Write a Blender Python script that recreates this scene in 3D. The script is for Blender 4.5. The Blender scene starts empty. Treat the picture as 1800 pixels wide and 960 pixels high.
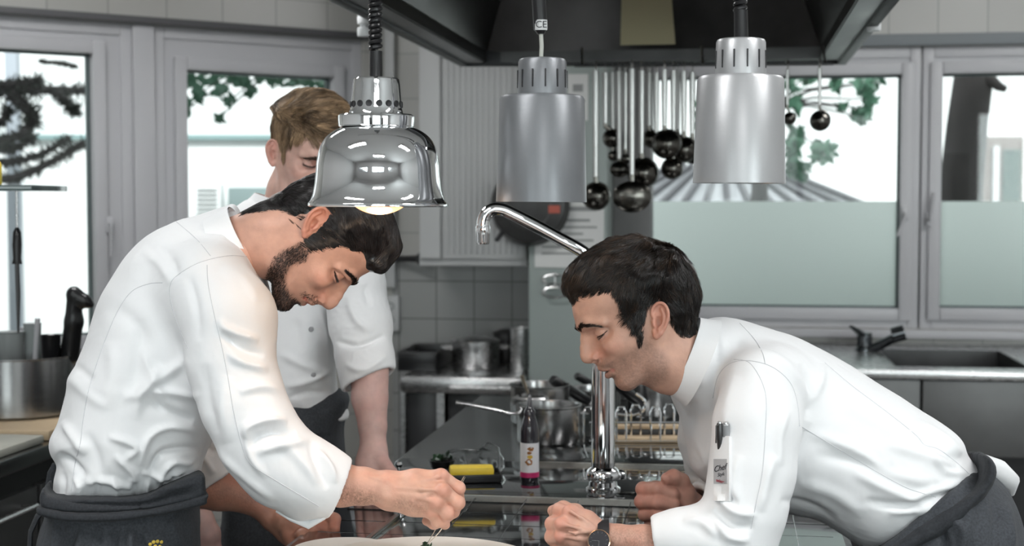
import bpy, bmesh, math, random
import numpy as np
from mathutils import Vector, Matrix
from mathutils.bvhtree import BVHTree
random.seed(7); RNG = np.random.default_rng(11)
SC = bpy.context.scene
COL = SC.collection
# ------------------------------------------------------------------ camera
FPX = 2500.0; CAMZ = 1.5; PT = math.atan(125/2500.0)
def P(px, py, D):
    """world point that lies at distance D (world Y) on the sight line of a photo pixel"""
    a = (px-900)/FPX; b = (480-py)/FPX
    dy = math.cos(PT)+b*math.sin(PT); dz = -math.sin(PT)+b*math.cos(PT)
    t = D/dy
    return np.array([a*t, D, CAMZ+dz*t])
def S(D): return D/FPX          # metres per pixel at distance D
def PZ(px, py, z):
    b = (480-py)/FPX; dy = math.cos(PT)+b*math.sin(PT); dz = -math.sin(PT)+b*math.cos(PT)
    return P(px, py, (z-CAMZ)/dz*dy)
def proj(V):
    """world -> photo pixels"""
    V = np.asarray(V, float); z = V[:, 2]-CAMZ; y = V[:, 1]
    fw = y*math.cos(PT)-z*math.sin(PT); up = y*math.sin(PT)+z*math.cos(PT)
    return np.stack([900+FPX*V[:, 0]/fw, 480-FPX*up/fw], 1)
# ------------------------------------------------------------------ objects
def link(o, parent=None):
    COL.objects.link(o)
    if parent is not None: o.parent = parent
    return o
def tag(o, label=None, cat=None, group=None, kind=None):
    if label: o['label'] = label
    if cat: o['category'] = cat
    if group: o['group'] = group
    if kind: o['kind'] = kind
    return o
def empty(name, loc, label, cat, group=None, rz=0.0):
    o = bpy.data.objects.new(name, None); o.empty_display_size = .05
    o.location = loc; o.rotation_euler = (0, 0, rz); link(o)
    return tag(o, label, cat, group)
def meshobj(name, verts, faces, mat, parent=None, smooth=True, colors=None, world=True):
    me = bpy.data.meshes.new(name)
    V = np.asarray(verts, np.float64).reshape(-1, 3)
    if isinstance(faces, np.ndarray):
        n, k = faces.shape
        me.vertices.add(len(V)); me.vertices.foreach_set('co', V.ravel())
        me.loops.add(n*k); me.loops.foreach_set('vertex_index', faces.astype(np.int32).ravel())
        me.polygons.add(n); me.polygons.foreach_set('loop_start', np.arange(0, n*k, k, dtype=np.int32))
        me.update(calc_edges=True); me.validate()
    else:
        me.from_pydata([tuple(v) for v in V], [], [tuple(f) for f in faces])
    if smooth: me.polygons.foreach_set('use_smooth', [True]*len(me.polygons))
    if colors is not None:
        c = np.ones((len(V), 4), np.float32); c[:, :colors.shape[1]] = colors
        at = me.color_attributes.new('Col', 'FLOAT_COLOR', 'POINT'); at.data.foreach_set('color', c.ravel())
    for m in (mat if isinstance(mat, (list, tuple)) else [mat]): me.materials.append(m)
    o = bpy.data.objects.new(name, me); link(o)
    if parent is not None:
        o.parent = parent
        if world: o.matrix_parent_inverse = parent_inv(parent)
    return o
def parent_inv(p):
    m = Matrix.LocRotScale(p.location, p.rotation_euler, p.scale)
    chain = p.matrix_parent_inverse @ m
    q = p.parent
    while q is not None:
        chain = (q.matrix_parent_inverse @ Matrix.LocRotScale(q.location, q.rotation_euler, q.scale)) @ chain; q = q.parent
    return chain.inverted()
class MB:
    """collects simple solids and links them as one mesh"""
    def __init__(s): s.v = []; s.f = []; s.mi = []
    def add(s, v, f, mi=0):
        b = len(s.v); s.v += [tuple(map(float, x)) for x in v]; s.f += [tuple(b+i for i in q) for q in f]; s.mi += [mi]*len(f); return s
    def box(s, c, d, rz=0, mi=0, bev=0.0, M=None):
        bm = bmesh.new(); bmesh.ops.create_cube(bm, size=1)
        bmesh.ops.scale(bm, vec=d, verts=bm.verts)
        if bev > 0: bmesh.ops.bevel(bm, geom=bm.edges[:], offset=bev, segments=2, profile=.6, affect='EDGES')
        R = Matrix.Rotation(rz, 4, 'Z') if M is None else M
        bmesh.ops.transform(bm, matrix=Matrix.Translation(c) @ R, verts=bm.verts)
        bm.verts.index_update()
        s.add([v.co[:] for v in bm.verts], [[v.index for v in f.verts] for f in bm.faces], mi); bm.free(); return s
    def lathe(s, prof, c=(0, 0, 0), n=48, mi=0, M=None, cap=False):
        """prof: (r, z) list"""
        v = []; f = []
        for r, z in prof:
            for i in range(n):
                a = 2*math.pi*i/n; v.append(Vector((r*math.cos(a), r*math.sin(a), z)))
        for j in range(len(prof)-1):
            for i in range(n):
                f.append((j*n+i, j*n+(i+1) % n, (j+1)*n+(i+1) % n, (j+1)*n+i))
        if cap: f.append(tuple(range(n))[::-1]); f.append(tuple((len(prof)-1)*n+i for i in range(n)))
        T = Matrix.Translation(c) @ (M if M is not None else Matrix.Identity(4))
        return s.add([(T @ x)[:] for x in v], f, mi)
    def tube(s, pts, r, n=12, mi=0, closed=False, cap=True, flat=1.0, upv=None):
        pts = [Vector(tuple(map(float, p))) for p in pts]; m = len(pts)
        rs = list(r) if hasattr(r, '__len__') else [r]*m
        v = []; f = []; prev = None
        for i, p in enumerate(pts):
            if closed: t = pts[(i+1) % m]-pts[i-1]
            else: t = pts[min(i+1, m-1)]-pts[max(i-1, 0)]
            t.normalize()
            if prev is None:
                a = Vector(upv) if upv is not None else (Vector((0, 0, 1)) if abs(t.z) < .9 else Vector((1, 0, 0)))
                nrm = (a-t*a.dot(t)).normalized()
            else: nrm = (prev-t*prev.dot(t)).normalized()
            prev = nrm; bn = t.cross(nrm)
            for k in range(n):
                a = 2*math.pi*k/n
                v.append(p+(nrm*math.cos(a)*flat+bn*math.sin(a))*rs[i])
        for i in range(m if closed else m-1):
            j = (i+1) % m
            for k in range(n): f.append((i*n+k, i*n+(k+1) % n, j*n+(k+1) % n, j*n+k))
        if cap and not closed: f.append(tuple(range(n))[::-1]); f.append(tuple((m-1)*n+k for k in range(n)))
        return s.add([x[:] for x in v], f, mi)
    def prism(s, poly, y0, y1, mi=0, M=None):
        """poly of (x, z), extruded along y"""
        n = len(poly); v = [(x, y0, z) for x, z in poly]+[(x, y1, z) for x, z in poly]
        f = [tuple(range(n))[::-1], tuple(range(n, 2*n))]+[(i, (i+1) % n, n+(i+1) % n, n+i) for i in range(n)]
        if M is not None: v = [(M @ Vector(x))[:] for x in v]
        return s.add(v, f, mi)
    def build(s, name, mat, parent=None, smooth=True, world=True, auto=35):
        me = bpy.data.meshes.new(name); me.from_pydata(s.v, [], s.f)
        for m in (mat if isinstance(mat, (list, tuple)) else [mat]): me.materials.append(m)
        me.polygons.foreach_set('material_index', s.mi)
        bm = bmesh.new(); bm.from_mesh(me); bmesh.ops.recalc_face_normals(bm, faces=bm.faces[:])
        if smooth:
            for e in bm.edges:
                if len(e.link_faces) == 2: e.smooth = e.calc_face_angle(0) < math.radians(auto)
            for fc in bm.faces: fc.smooth = True
        bm.to_mesh(me); bm.free()
        o = bpy.data.objects.new(name, me); link(o)
        if parent is not None:
            o.parent = parent
            if world: o.matrix_parent_inverse = parent_inv(parent)
        return o
def curve_pts(pts, n=8, closed=False):
    """Catmull-Rom through points of any dimension"""
    p = np.asarray(pts, float); m = len(p); out = []
    for i in range(m if closed else m-1):
        if closed: a, b, c, d = p[i-1], p[i], p[(i+1) % m], p[(i+2) % m]
        else: a, b, c, d = p[max(i-1, 0)], p[i], p[i+1], p[min(i+2, m-1)]
        for k in range(n):
            t = k/n
            out.append(.5*((2*b)+(-a+c)*t+(2*a-5*b+4*c-d)*t*t+(-a+3*b-3*c+d)*t**3))
    if not closed: out.append(p[-1])
    return np.array(out)
# ------------------------------------------------------------------ implicit modelling
def smin(a, b, k):
    if np.isscalar(k) and k <= 0: return np.minimum(a, b)
    h = np.maximum(k-np.abs(a-b), 0)/k
    return np.minimum(a, b)-h*h*k*.25
def smax(a, b, k): return -smin(-a, -b, k)
def f_cone(a, b, ra, rb, sy=1.0, cy=0.0):
    """round cone from a to b; sy stretches it along world y"""
    a = np.array(a, float); b = np.array(b, float)
    def f(p):
        q = p; A, B = a, b
        if sy != 1.0:
            q = p.copy(); q[:, 1] = cy+(q[:, 1]-cy)/sy
            A = a.copy(); A[1] = cy+(A[1]-cy)/sy; B = b.copy(); B[1] = cy+(B[1]-cy)/sy
        ab = B-A; L = float(ab @ ab)+1e-12
        t = np.clip(((q-A) @ ab)/L, 0, 1)
        return np.linalg.norm(q-A-t[:, None]*ab, axis=1)-(ra+(rb-ra)*t)
    r = max(ra, rb)*max(1, sy)
    f.c = (a+b)/2; f.r = np.linalg.norm(b-a)/2+r
    return f
def f_ell(c, r, R=None):
    """ellipsoid; R rows are its axes"""
    c = np.array(c, float); r = np.array(r, float)
    def f(p):
        q = p-c
        if R is not None: q = q @ np.asarray(R).T
        k0 = np.linalg.norm(q/r, axis=1); k1 = np.linalg.norm(q/(r*r), axis=1)+1e-9
        return k0*(k0-1)/k1
    f.c = c; f.r = float(max(r)); return f
class Field:
    def __init__(s): s.ops = []
    def u(s, f, k=.01): s.ops.append((f, k, 0)); return s
    def sub(s, f, k=.005): s.ops.append((f, k, 1)); return s
    def inter(s, f, k=.005): s.ops.append((f, k, 2)); return s
    def chain(s, pts, k=.01, sy=1.0, cy=0.0):
        """pts: (px, py, D, r_px)"""
        q = [(P(a[0], a[1], a[2]), a[3]*S(a[2])) for a in pts]
        for (a, ra), (b, rb) in zip(q[:-1], q[1:]): s.u(f_cone(a, b, ra, rb, sy, cy), k)
        return s
    def __call__(s, p, band=.03):
        d = np.full(len(p), 1.0)
        for f, k, m in s.ops:
            c = getattr(f, 'c', None)
            if c is not None:
                idx = np.nonzero(np.sum((p-c)**2, 1) < (f.r+band+k)**2)[0]
                if len(idx) == 0: continue
                v = f(p[idx]); o = d[idx]
                d[idx] = smin(o, v, k) if m == 0 else smax(o, -v, k) if m == 1 else smax(o, v, k)
            else:
                v = f(p)
                if callable(k): k = k(p)
                d = smin(d, v, k) if m == 0 else smax(d, -v, k) if m == 1 else smax(d, v, k)
        return d
def mesh_field(F, lo, hi, h, coarse=4, lip=1.5):
    """surface nets over the zero set of F, evaluated only near the surface"""
    lo = np.array(lo, float); hi = np.array(hi, float)
    nc = np.ceil((hi-lo)/(h*coarse)).astype(int)+1
    H = h*coarse
    g = np.stack(np.meshgrid(*[np.arange(n) for n in nc], indexing='ij'), -1).reshape(-1, 3)
    fc = F(lo+g*H+0.5*H-0.5*h).reshape(nc)
    n = nc*coarse
    A = np.repeat(np.repeat(np.repeat(fc, coarse, 0), coarse, 1), coarse, 2).astype(np.float32)
    near = np.abs(fc) < H*lip
    # widen by one block so that neighbouring cells agree
    w = near.copy()
    for ax in range(3):
        s1 = np.roll(near, 1, ax); s2 = np.roll(near, -1, ax); w |= s1 | s2
    bi = np.argwhere(near)
    if len(bi) == 0: return np.zeros((0, 3)), np.zeros((0, 4), int)
    off = np.stack(np.meshgrid(*[np.arange(coarse)]*3, indexing='ij'), -1).reshape(-1, 3)
    CH = 12000
    for s0 in range(0, len(bi), CH):
        ij = (bi[s0:s0+CH, None, :]*coarse+off[None]).reshape(-1, 3)
        A[ij[:, 0], ij[:, 1], ij[:, 2]] = F(lo+ij*h)
    ins = A < 0
    c = [ins[:-1, :-1, :-1], ins[1:, :-1, :-1], ins[:-1, 1:, :-1], ins[1:, 1:, :-1], ins[:-1, :-1, 1:], ins[1:, :-1, 1:], ins[:-1, 1:, 1:], ins[1:, 1:, 1:]]
    anyi = c[0].copy(); alli = c[0].copy()
    for x in c[1:]: anyi |= x; alli &= x
    act = np.argwhere(anyi & ~alli)
    O = np.array([[i & 1, (i >> 1) & 1, (i >> 2) & 1] for i in range(8)])
    val = np.stack([A[act[:, 0]+o[0], act[:, 1]+o[1], act[:, 2]+o[2]] for o in O], 1)
    acc = np.zeros((len(act), 3)); cnt = np.zeros(len(act))
    for a in range(8):
        for ax in range(3):
            b = a | (1 << ax)
            if b == a: continue
            va, vb = val[:, a], val[:, b]; m = (va < 0) != (vb < 0)
            t = np.where(m, va/(va-vb+1e-20), 0)
            p = O[a][None]+t[:, None]*(O[b]-O[a])[None]
            acc += p*m[:, None]; cnt += m
    V = lo+(act+acc/cnt[:, None])*h
    idx = np.full(A.shape, -1, np.int32); idx[act[:, 0], act[:, 1], act[:, 2]] = np.arange(len(act))
    fs = []
    for ax in range(3):
        s1 = [slice(None)]*3; s2 = [slice(None)]*3; s1[ax] = slice(0, -1); s2[ax] = slice(1, None)
        d = ins[tuple(s1)] != ins[tuple(s2)]
        e = np.argwhere(d); u, w_ = [(1, 2), (2, 0), (0, 1)][ax]
        e = e[(e[:, u] > 0) & (e[:, w_] > 0)]
        du = np.zeros(3, int); du[u] = 1; dw = np.zeros(3, int); dw[w_] = 1
        q = [e-du-dw, e-dw, e, e-du]
        Q = np.stack([idx[x[:, 0], x[:, 1], x[:, 2]] for x in q], 1)
        flip = ~ins[e[:, 0], e[:, 1], e[:, 2]]
        Q[flip] = Q[flip][:, ::-1]
        fs.append(Q[(Q >= 0).all(1)])
    return V, np.concatenate(fs)
def vnormals(V, Fq):
    n = np.zeros_like(V)
    a = V[Fq[:, 2]]-V[Fq[:, 0]]; b = V[Fq[:, 3]]-V[Fq[:, 1]]; fn = np.cross(a, b)
    for k in range(4): np.add.at(n, Fq[:, k], fn)
    return n/(np.linalg.norm(n, axis=1)[:, None]+1e-12)
def relax(V, Fq, it=2, lam=.5):
    e = np.concatenate([Fq[:, [i, (i+1) % 4]] for i in range(4)])
    cnt = np.bincount(e[:, 0], minlength=len(V))+1e-9
    for _ in range(it):
        s = np.stack([np.bincount(e[:, 0], V[e[:, 1], k], minlength=len(V)) for k in range(3)], 1)
        V = V+lam*(s/cnt[:, None]-V)*(cnt > .5)[:, None]
    return V
def keep_big(V, Fq, frac=.02):
    """drop loose specks"""
    return V, Fq
class Poly2:
    """signed distance (negative inside) to a smooth closed outline, sampled on a grid"""
    def __init__(s, pts, res=.002, pad=.06, n=6, smooth=True):
        q = curve_pts(pts, n, True) if smooth else np.asarray(pts, float)
        s.lo = q.min(0)-pad; hi = q.max(0)+pad; s.res = res
        s.n = np.ceil((hi-s.lo)/res).astype(int)+1
        X, Y = np.meshgrid(s.lo[0]+np.arange(s.n[0])*res, s.lo[1]+np.arange(s.n[1])*res, indexing='ij')
        d = np.full(X.shape, 1e9); ins = np.zeros(X.shape, bool)
        for a, b in zip(q, np.roll(q, -1, 0)):
            ab = b-a; L = ab @ ab+1e-15
            t = np.clip(((X-a[0])*ab[0]+(Y-a[1])*ab[1])/L, 0, 1)
            d = np.minimum(d, (X-a[0]-t*ab[0])**2+(Y-a[1]-t*ab[1])**2)
            c = ((a[1] > Y) != (b[1] > Y))
            if a[1] != b[1]: ins ^= c & (X < (b[0]-a[0])*(Y-a[1])/(b[1]-a[1])+a[0])
        s.g = np.sqrt(d)*np.where(ins, -1, 1)
    def __call__(s, x, y):
        fx = np.clip((x-s.lo[0])/s.res, 0, s.n[0]-1.001); fy = np.clip((y-s.lo[1])/s.res, 0, s.n[1]-1.001)
        i = fx.astype(int); j = fy.astype(int); fx = fx-i; fy = fy-j; g = s.g
        return g[i, j]*(1-fx)*(1-fy)+g[i+1, j]*fx*(1-fy)+g[i, j+1]*(1-fx)*fy+g[i+1, j+1]*fx*fy
def turn(c_px, D):
    """frame of a figure standing in profile to the viewer: centre, yaw, pitch"""
    c = P(c_px[0], c_px[1], D); return (c, math.atan2(c[0], c[1]), math.atan2(c[2]-CAMZ, c[1]))
def unturn(p, fr):
    c, yw, pt = fr; q = p-c; cy, sy = math.cos(yw), math.sin(yw); x = q[:, 0]*cy-q[:, 1]*sy; y = q[:, 0]*sy+q[:, 1]*cy; z = q[:, 2]
    cp, sp = math.cos(pt), math.sin(pt); y2 = y*cp+z*sp; z2 = -y*sp+z*cp
    return np.stack([x/cy, y2, z2/cp], 1)+c
def f_slab(poly, R, W, y0=0.0, ex=2.2, fr=None):
    """outline inflated across y: elliptic rim of depth R, half thickness W (number or function of x, z)"""
    def f(p):
        if fr is not None: p = unturn(p, fr)
        x, y, z = p[:, 0], p[:, 1], p[:, 2]
        s_ = poly(x, z); w = W(x, z) if callable(W) else W; yy = y0(x, z) if callable(y0) else y0
        a = np.maximum(s_+R, 0)/R; b = np.abs(y-yy)/w
        r = (a**ex+b**ex)**(1/ex)
        mn = np.minimum(R, w) if not np.isscalar(w) else min(R, w)
        return (r-1)*mn*.9
    return f
# -------- value noise for displacement and colour
_T = RNG.random((64, 64, 64))
def noise3(p, sc):
    q = p*sc; i = np.floor(q).astype(int); f = q-i; f = f*f*(3-2*f)
    def g(a, b, c): return _T[(i[:, 0]+a) & 63, (i[:, 1]+b) & 63, (i[:, 2]+c) & 63]
    x0 = g(0, 0, 0)*(1-f[:, 0])+g(1, 0, 0)*f[:, 0]; x1 = g(0, 1, 0)*(1-f[:, 0])+g(1, 1, 0)*f[:, 0]
    x2 = g(0, 0, 1)*(1-f[:, 0])+g(1, 0, 1)*f[:, 0]; x3 = g(0, 1, 1)*(1-f[:, 0])+g(1, 1, 1)*f[:, 0]
    y0 = x0*(1-f[:, 1])+x1*f[:, 1]; y1 = x2*(1-f[:, 1])+x3*f[:, 1]
    return (y0*(1-f[:, 2])+y1*f[:, 2])*2-1
def sstep(a, b, x):
    t = np.clip((x-a)/(b-a), 0, 1); return t*t*(3-2*t)
def polydist(q, pts):
    """2D distance to polyline, arc parameter 0..1 and side"""
    pts = np.asarray(pts, float); d = np.full(len(q), 1e9); tt = np.zeros(len(q))
    L = np.r_[0, np.cumsum(np.linalg.norm(np.diff(pts, axis=0), axis=1))]
    for i in range(len(pts)-1):
        a, b = pts[i], pts[i+1]; ab = b-a; l2 = ab @ ab+1e-9
        t = np.clip(((q-a) @ ab)/l2, 0, 1); dd = np.linalg.norm(q-a-t[:, None]*ab, axis=1)
        m = dd < d; d = np.where(m, dd, d); tt = np.where(m, (L[i]+t*(L[i+1]-L[i]))/L[-1], tt)
    return d, tt
# ------------------------------------------------------------------ materials
def nodes(name):
    m = bpy.data.materials.new(name); m.use_nodes = True; nt = m.node_tree
    b = nt.nodes['Principled BSDF']; return m, nt, b
def mat(name, col, rough=.5, metal=0.0, noise=0.0, nscale=20, bump=0.0, bscale=60, spec=.5, coat=0.0, trans=0.0, sub=0.0, ior=1.45, rnoise=0.0, aniso=0.0, stretch=None):
    m, nt, b = nodes(name); N = nt.nodes; L = nt.links
    b.inputs['Base Color'].default_value = (*col, 1); b.inputs['Roughness'].default_value = rough
    b.inputs['Metallic'].default_value = metal; b.inputs['Specular IOR Level'].default_value = spec
    b.inputs['Coat Weight'].default_value = coat; b.inputs['Transmission Weight'].default_value = trans
    b.inputs['IOR'].default_value = ior
    b.inputs['Anisotropic'].default_value = aniso
    if sub: b.inputs['Subsurface Weight'].default_value = sub; b.inputs['Subsurface Scale'].default_value = .01
    if noise or bump or rnoise:
        tc = N.new('ShaderNodeTexCoord'); mp = N.new('ShaderNodeMapping'); L.new(tc.outputs['Object'], mp.inputs[0])
        if stretch: mp.inputs['Scale'].default_value = stretch
        n = N.new('ShaderNodeTexNoise'); n.inputs['Scale'].default_value = nscale; n.inputs['Detail'].default_value = 6
        L.new(mp.outputs[0], n.inputs['Vector'])
        if noise:
            mx = N.new('ShaderNodeMix'); mx.data_type = 'RGBA'
            mx.inputs['A'].default_value = (*[c*(1-noise) for c in col], 1); mx.inputs['B'].default_value = (*[min(1, c*(1+noise)) for c in col], 1)
            L.new(n.outputs['Fac'], mx.inputs['Factor']); L.new(mx.outputs['Result'], b.inputs['Base Color'])
        if rnoise:
            mr = N.new('ShaderNodeMapRange'); mr.inputs['To Min'].default_value = max(0.02, rough-rnoise); mr.inputs['To Max'].default_value = min(1, rough+rnoise)
            L.new(n.outputs['Fac'], mr.inputs['Value']); L.new(mr.outputs[0], b.inputs['Roughness'])
        if bump:
            n2 = N.new('ShaderNodeTexNoise'); n2.inputs['Scale'].default_value = bscale; n2.inputs['Detail'].default_value = 4
            L.new(mp.outputs[0], n2.inputs['Vector'])
            bp = N.new('ShaderNodeBump'); bp.inputs['Strength'].default_value = bump; bp.inputs['Distance'].default_value = .002
            L.new(n2.outputs['Fac'], bp.inputs['Height']); L.new(bp.outputs[0], b.inputs['Normal'])
    return m
def mat_vcol(name, rough=.5, sub=0.0, bump=0.0, bscale=300, spec=.4, noise=.0, nscale=60):
    m, nt, b = nodes(name); N = nt.nodes; L = nt.links
    a = N.new('ShaderNodeAttribute'); a.attribute_name = 'Col'; src = a.outputs['Color']
    if noise:
        tc = N.new('ShaderNodeTexCoord'); n = N.new('ShaderNodeTexNoise'); n.inputs['Scale'].default_value = nscale; n.inputs['Detail'].default_value = 5
        L.new(tc.outputs['Object'], n.inputs['Vector'])
        mr = N.new('ShaderNodeMapRange'); mr.inputs['From Min'].default_value = .3; mr.inputs['From Max'].default_value = .7
        mr.inputs['To Min'].default_value = 1-noise; mr.inputs['To Max'].default_value = 1+noise
        L.new(n.outputs['Fac'], mr.inputs['Value'])
        vm = N.new('ShaderNodeVectorMath'); vm.operation = 'SCALE'; L.new(src, vm.inputs[0]); L.new(mr.outputs[0], vm.inputs['Scale']); src = vm.outputs[0]
    L.new(src, b.inputs['Base Color']); b.inputs['Roughness'].default_value = rough; b.inputs['Specular IOR Level'].default_value = spec
    if sub:
        b.inputs['Subsurface Weight'].default_value = sub; b.inputs['Subsurface Scale'].default_value = .006
        b.inputs['Subsurface Radius'].default_value = (1.0, .35, .2)
    if bump:
        tc = N.new('ShaderNodeTexCoord'); n2 = N.new('ShaderNodeTexNoise'); n2.inputs['Scale'].default_value = bscale; n2.inputs['Detail'].default_value = 3
        L.new(tc.outputs['Object'], n2.inputs['Vector'])
        bp = N.new('ShaderNodeBump'); bp.inputs['Strength'].default_value = bump; bp.inputs['Distance'].default_value = .001
        L.new(n2.outputs['Fac'], bp.inputs['Height']); L.new(bp.outputs[0], b.inputs['Normal'])
    return m
def mat_cloth(name, col, wscale=1400, wb=.15, noise=.03, rough=.85, fb=.25, fs=7, sheen=.1):
    """woven cloth: fine weave plus soft creases as bump"""
    m, nt, b = nodes(name); N = nt.nodes; L = nt.links
    b.inputs['Roughness'].default_value = rough; b.inputs['Specular IOR Level'].default_value = .2
    b.inputs['Sheen Weight'].default_value = sheen
    tc = N.new('ShaderNodeTexCoord')
    n = N.new('ShaderNodeTexNoise'); n.inputs['Scale'].default_value = 260; n.inputs['Detail'].default_value = 3; L.new(tc.outputs['Object'], n.inputs['Vector'])
    mx = N.new('ShaderNodeMix'); mx.data_type = 'RGBA'
    mx.inputs['A'].default_value = (*[c*(1-noise) for c in col], 1); mx.inputs['B'].default_value = (*[min(1, c*(1+noise)) for c in col], 1)
    L.new(n.outputs['Fac'], mx.inputs['Factor']); L.new(mx.outputs['Result'], b.inputs['Base Color'])
    n1 = N.new('ShaderNodeTexNoise'); n1.inputs['Scale'].default_value = fs; n1.inputs['Detail'].default_value = 2.5; n1.inputs['Distortion'].default_value = 1.2
    L.new(tc.outputs['Object'], n1.inputs['Vector'])
    b1 = N.new('ShaderNodeBump'); b1.inputs['Strength'].default_value = fb; b1.inputs['Distance'].default_value = .03
    L.new(n1.outputs['Fac'], b1.inputs['Height'])
    n2 = N.new('ShaderNodeTexNoise'); n2.inputs['Scale'].default_value = wscale; n2.inputs['Detail'].default_value = 1
    L.new(tc.outputs['Object'], n2.inputs['Vector'])
    b2 = N.new('ShaderNodeBump'); b2.inputs['Strength'].default_value = wb; b2.inputs['Distance'].default_value = .0006
    L.new(n2.outputs['Fac'], b2.inputs['Height']); L.new(b1.outputs[0], b2.inputs['Normal']); L.new(b2.outputs[0], b.inputs['Normal'])
    return m
def mat_emit(name, col, strength):
    m = bpy.data.materials.new(name); m.use_nodes = True; nt = m.node_tree; nt.nodes.clear()
    e = nt.nodes.new('ShaderNodeEmission'); e.inputs[0].default_value = (*col, 1); e.inputs[1].default_value = strength
    o = nt.nodes.new('ShaderNodeOutputMaterial'); nt.links.new(e.outputs[0], o.inputs[0]); return m
def mat_tile(name, col, grout, w, hgt, rough=.25, off=0.0, gs=.012):
    m, nt, b = nodes(name); N = nt.nodes; L = nt.links
    tc = N.new('ShaderNodeTexCoord'); mp = N.new('ShaderNodeMapping'); mp.inputs['Rotation'].default_value = (math.radians(90), 0, 0)
    mp.inputs['Rotation'].default_value = (math.radians(-90), 0, 0)
    L.new(tc.outputs['Object'], mp.inputs[0])
    br = N.new('ShaderNodeTexBrick'); br.offset = 0; br.inputs['Scale'].default_value = 1
    br.inputs['Brick Width'].default_value = w; br.inputs['Row Height'].default_value = hgt; br.inputs['Mortar Size'].default_value = gs*.25
    br.inputs['Mortar Smooth'].default_value = .3
    br.inputs['Color1'].default_value = (*col, 1); br.inputs['Color2'].default_value = (*[c*.94 for c in col], 1); br.inputs['Mortar'].default_value = (*grout, 1)
    L.new(mp.outputs[0], br.inputs['Vector']); L.new(br.outputs['Color'], b.inputs['Base Color'])
    b.inputs['Roughness'].default_value = rough
    bp = N.new('ShaderNodeBump'); bp.inputs['Strength'].default_value = .4; bp.inputs['Distance'].default_value = .003; bp.invert = True
    L.new(br.outputs['Fac'], bp.inputs['Height']); L.new(bp.outputs[0], b.inputs['Normal'])
    return m
M = {}
M['jacket'] = mat_cloth('white_cotton', (.83, .84, .85), fb=.12, noise=.01, wb=.1, sheen=.0)
M['seam'] = mat('seam_thread', (.60, .61, .63), .9)
M['denim'] = mat_cloth('charcoal_denim', (.056, .061, .069), wscale=900, wb=.5, noise=.55, fb=.25, sheen=.05)
M['denim_dark'] = mat_cloth('charcoal_band', (.034, .037, .042), wscale=900, wb=.5, noise=.5, fb=.2, sheen=.05)
M['skin'] = mat_vcol('skin', .46, sub=.08, bump=.25, bscale=420, noise=.10, nscale=45)
M['hair_dark'] = mat_vcol('hair_dark', .27, spec=.6)
M['hair_blond'] = mat_vcol('hair_blond', .42, spec=.4)
M['chrome'] = mat('chrome', (.94, .95, .96), .04, 1, rnoise=.02, nscale=8)
M['steel'] = mat('brushed_steel', (.55, .55, .55), .28, 1, noise=.1, nscale=30, rnoise=.08, stretch=(1, 1, 12))
M['steel_dark'] = mat('dark_steel', (.085, .085, .086), .35, .8, noise=.2, nscale=14, rnoise=.1)
M['steel_top'] = mat('worktop_steel', (.23, .235, .235), .22, 1, noise=.15, nscale=12, rnoise=.08, stretch=(1, 10, 1))
M['alu'] = mat('anodised_aluminium', (.40, .41, .42), .38, .55, noise=.10, nscale=25, bump=.05, bscale=200)
M['alu_light'] = mat('silver_paint', (.62, .63, .65), .35, .45, noise=.05, nscale=25, bump=.05, bscale=200)
M['black_plastic'] = mat('black_plastic', (.012, .012, .013), .28, noise=.2)
M['black_rubber'] = mat('black_rubber', (.02, .02, .022), .5, noise=.2)
M['glass_hob'] = mat('hob_glass', (.008, .009, .010), .06, 0, spec=.7, coat=.35, rnoise=.02, nscale=6)
M['frame'] = mat('window_frame_paint', (.50, .50, .52), .35, noise=.02, nscale=5)
M['white_paint'] = mat('white_enamel', (.46, .47, .47), .4, noise=.03, nscale=6)
M['white'] = mat('white_porcelain', (.82, .82, .81), .12, coat=.5, noise=.01)
M['steel_panel'] = mat('panel_steel', (.12, .12, .12), .4, .7, noise=.2, nscale=10)
M['pot_steel'] = mat('brushed_pot', (.38, .38, .38), .22, 1, noise=.06, nscale=20, rnoise=.04, stretch=(1, 1, 14))
# ------------------------------------------------------------------ heads
class HeadFrame:
    def __init__(s, org_px, D, tilt, sg, scale, yaw=0.0, roll=0.0):
        O = P(org_px[0], org_px[1], D); s.O = O
        L = np.array([0, 0, CAMZ])-O; L /= np.linalg.norm(L)
        R = np.cross(np.array([0, 0, 1.0]), L); R /= np.linalg.norm(R)      # image right
        V = np.cross(L, R)                                                    # image up
        t = math.radians(tilt); y = math.radians(yaw); r = math.radians(roll)
        F0 = sg*R; F1 = math.cos(y)*F0+math.sin(y)*L; L1 = -math.sin(y)*F0+math.cos(y)*L
        F2 = math.cos(t)*F1-math.sin(t)*V; U1 = math.sin(t)*F1+math.cos(t)*V
        U2 = math.cos(r)*U1+math.sin(r)*L1; L3 = -math.sin(r)*U1+math.cos(r)*L1
        s.B = np.stack([F2, L3, U2])*scale; s.scale = scale; s.flip = np.linalg.det(s.B) < 0
    def w(s, v): return s.O+np.asarray(v) @ s.B
    def inv(s, p): return (np.asarray(p)-s.O) @ np.linalg.inv(s.B)
mm = .001
def cone(a, b, ra, rb):
    return f_cone(np.array(a)*mm, np.array(b)*mm, ra*mm, rb*mm)
def ell(c, r, R=None): return f_ell(np.array(c)*mm, np.array(r)*mm, R)
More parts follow.
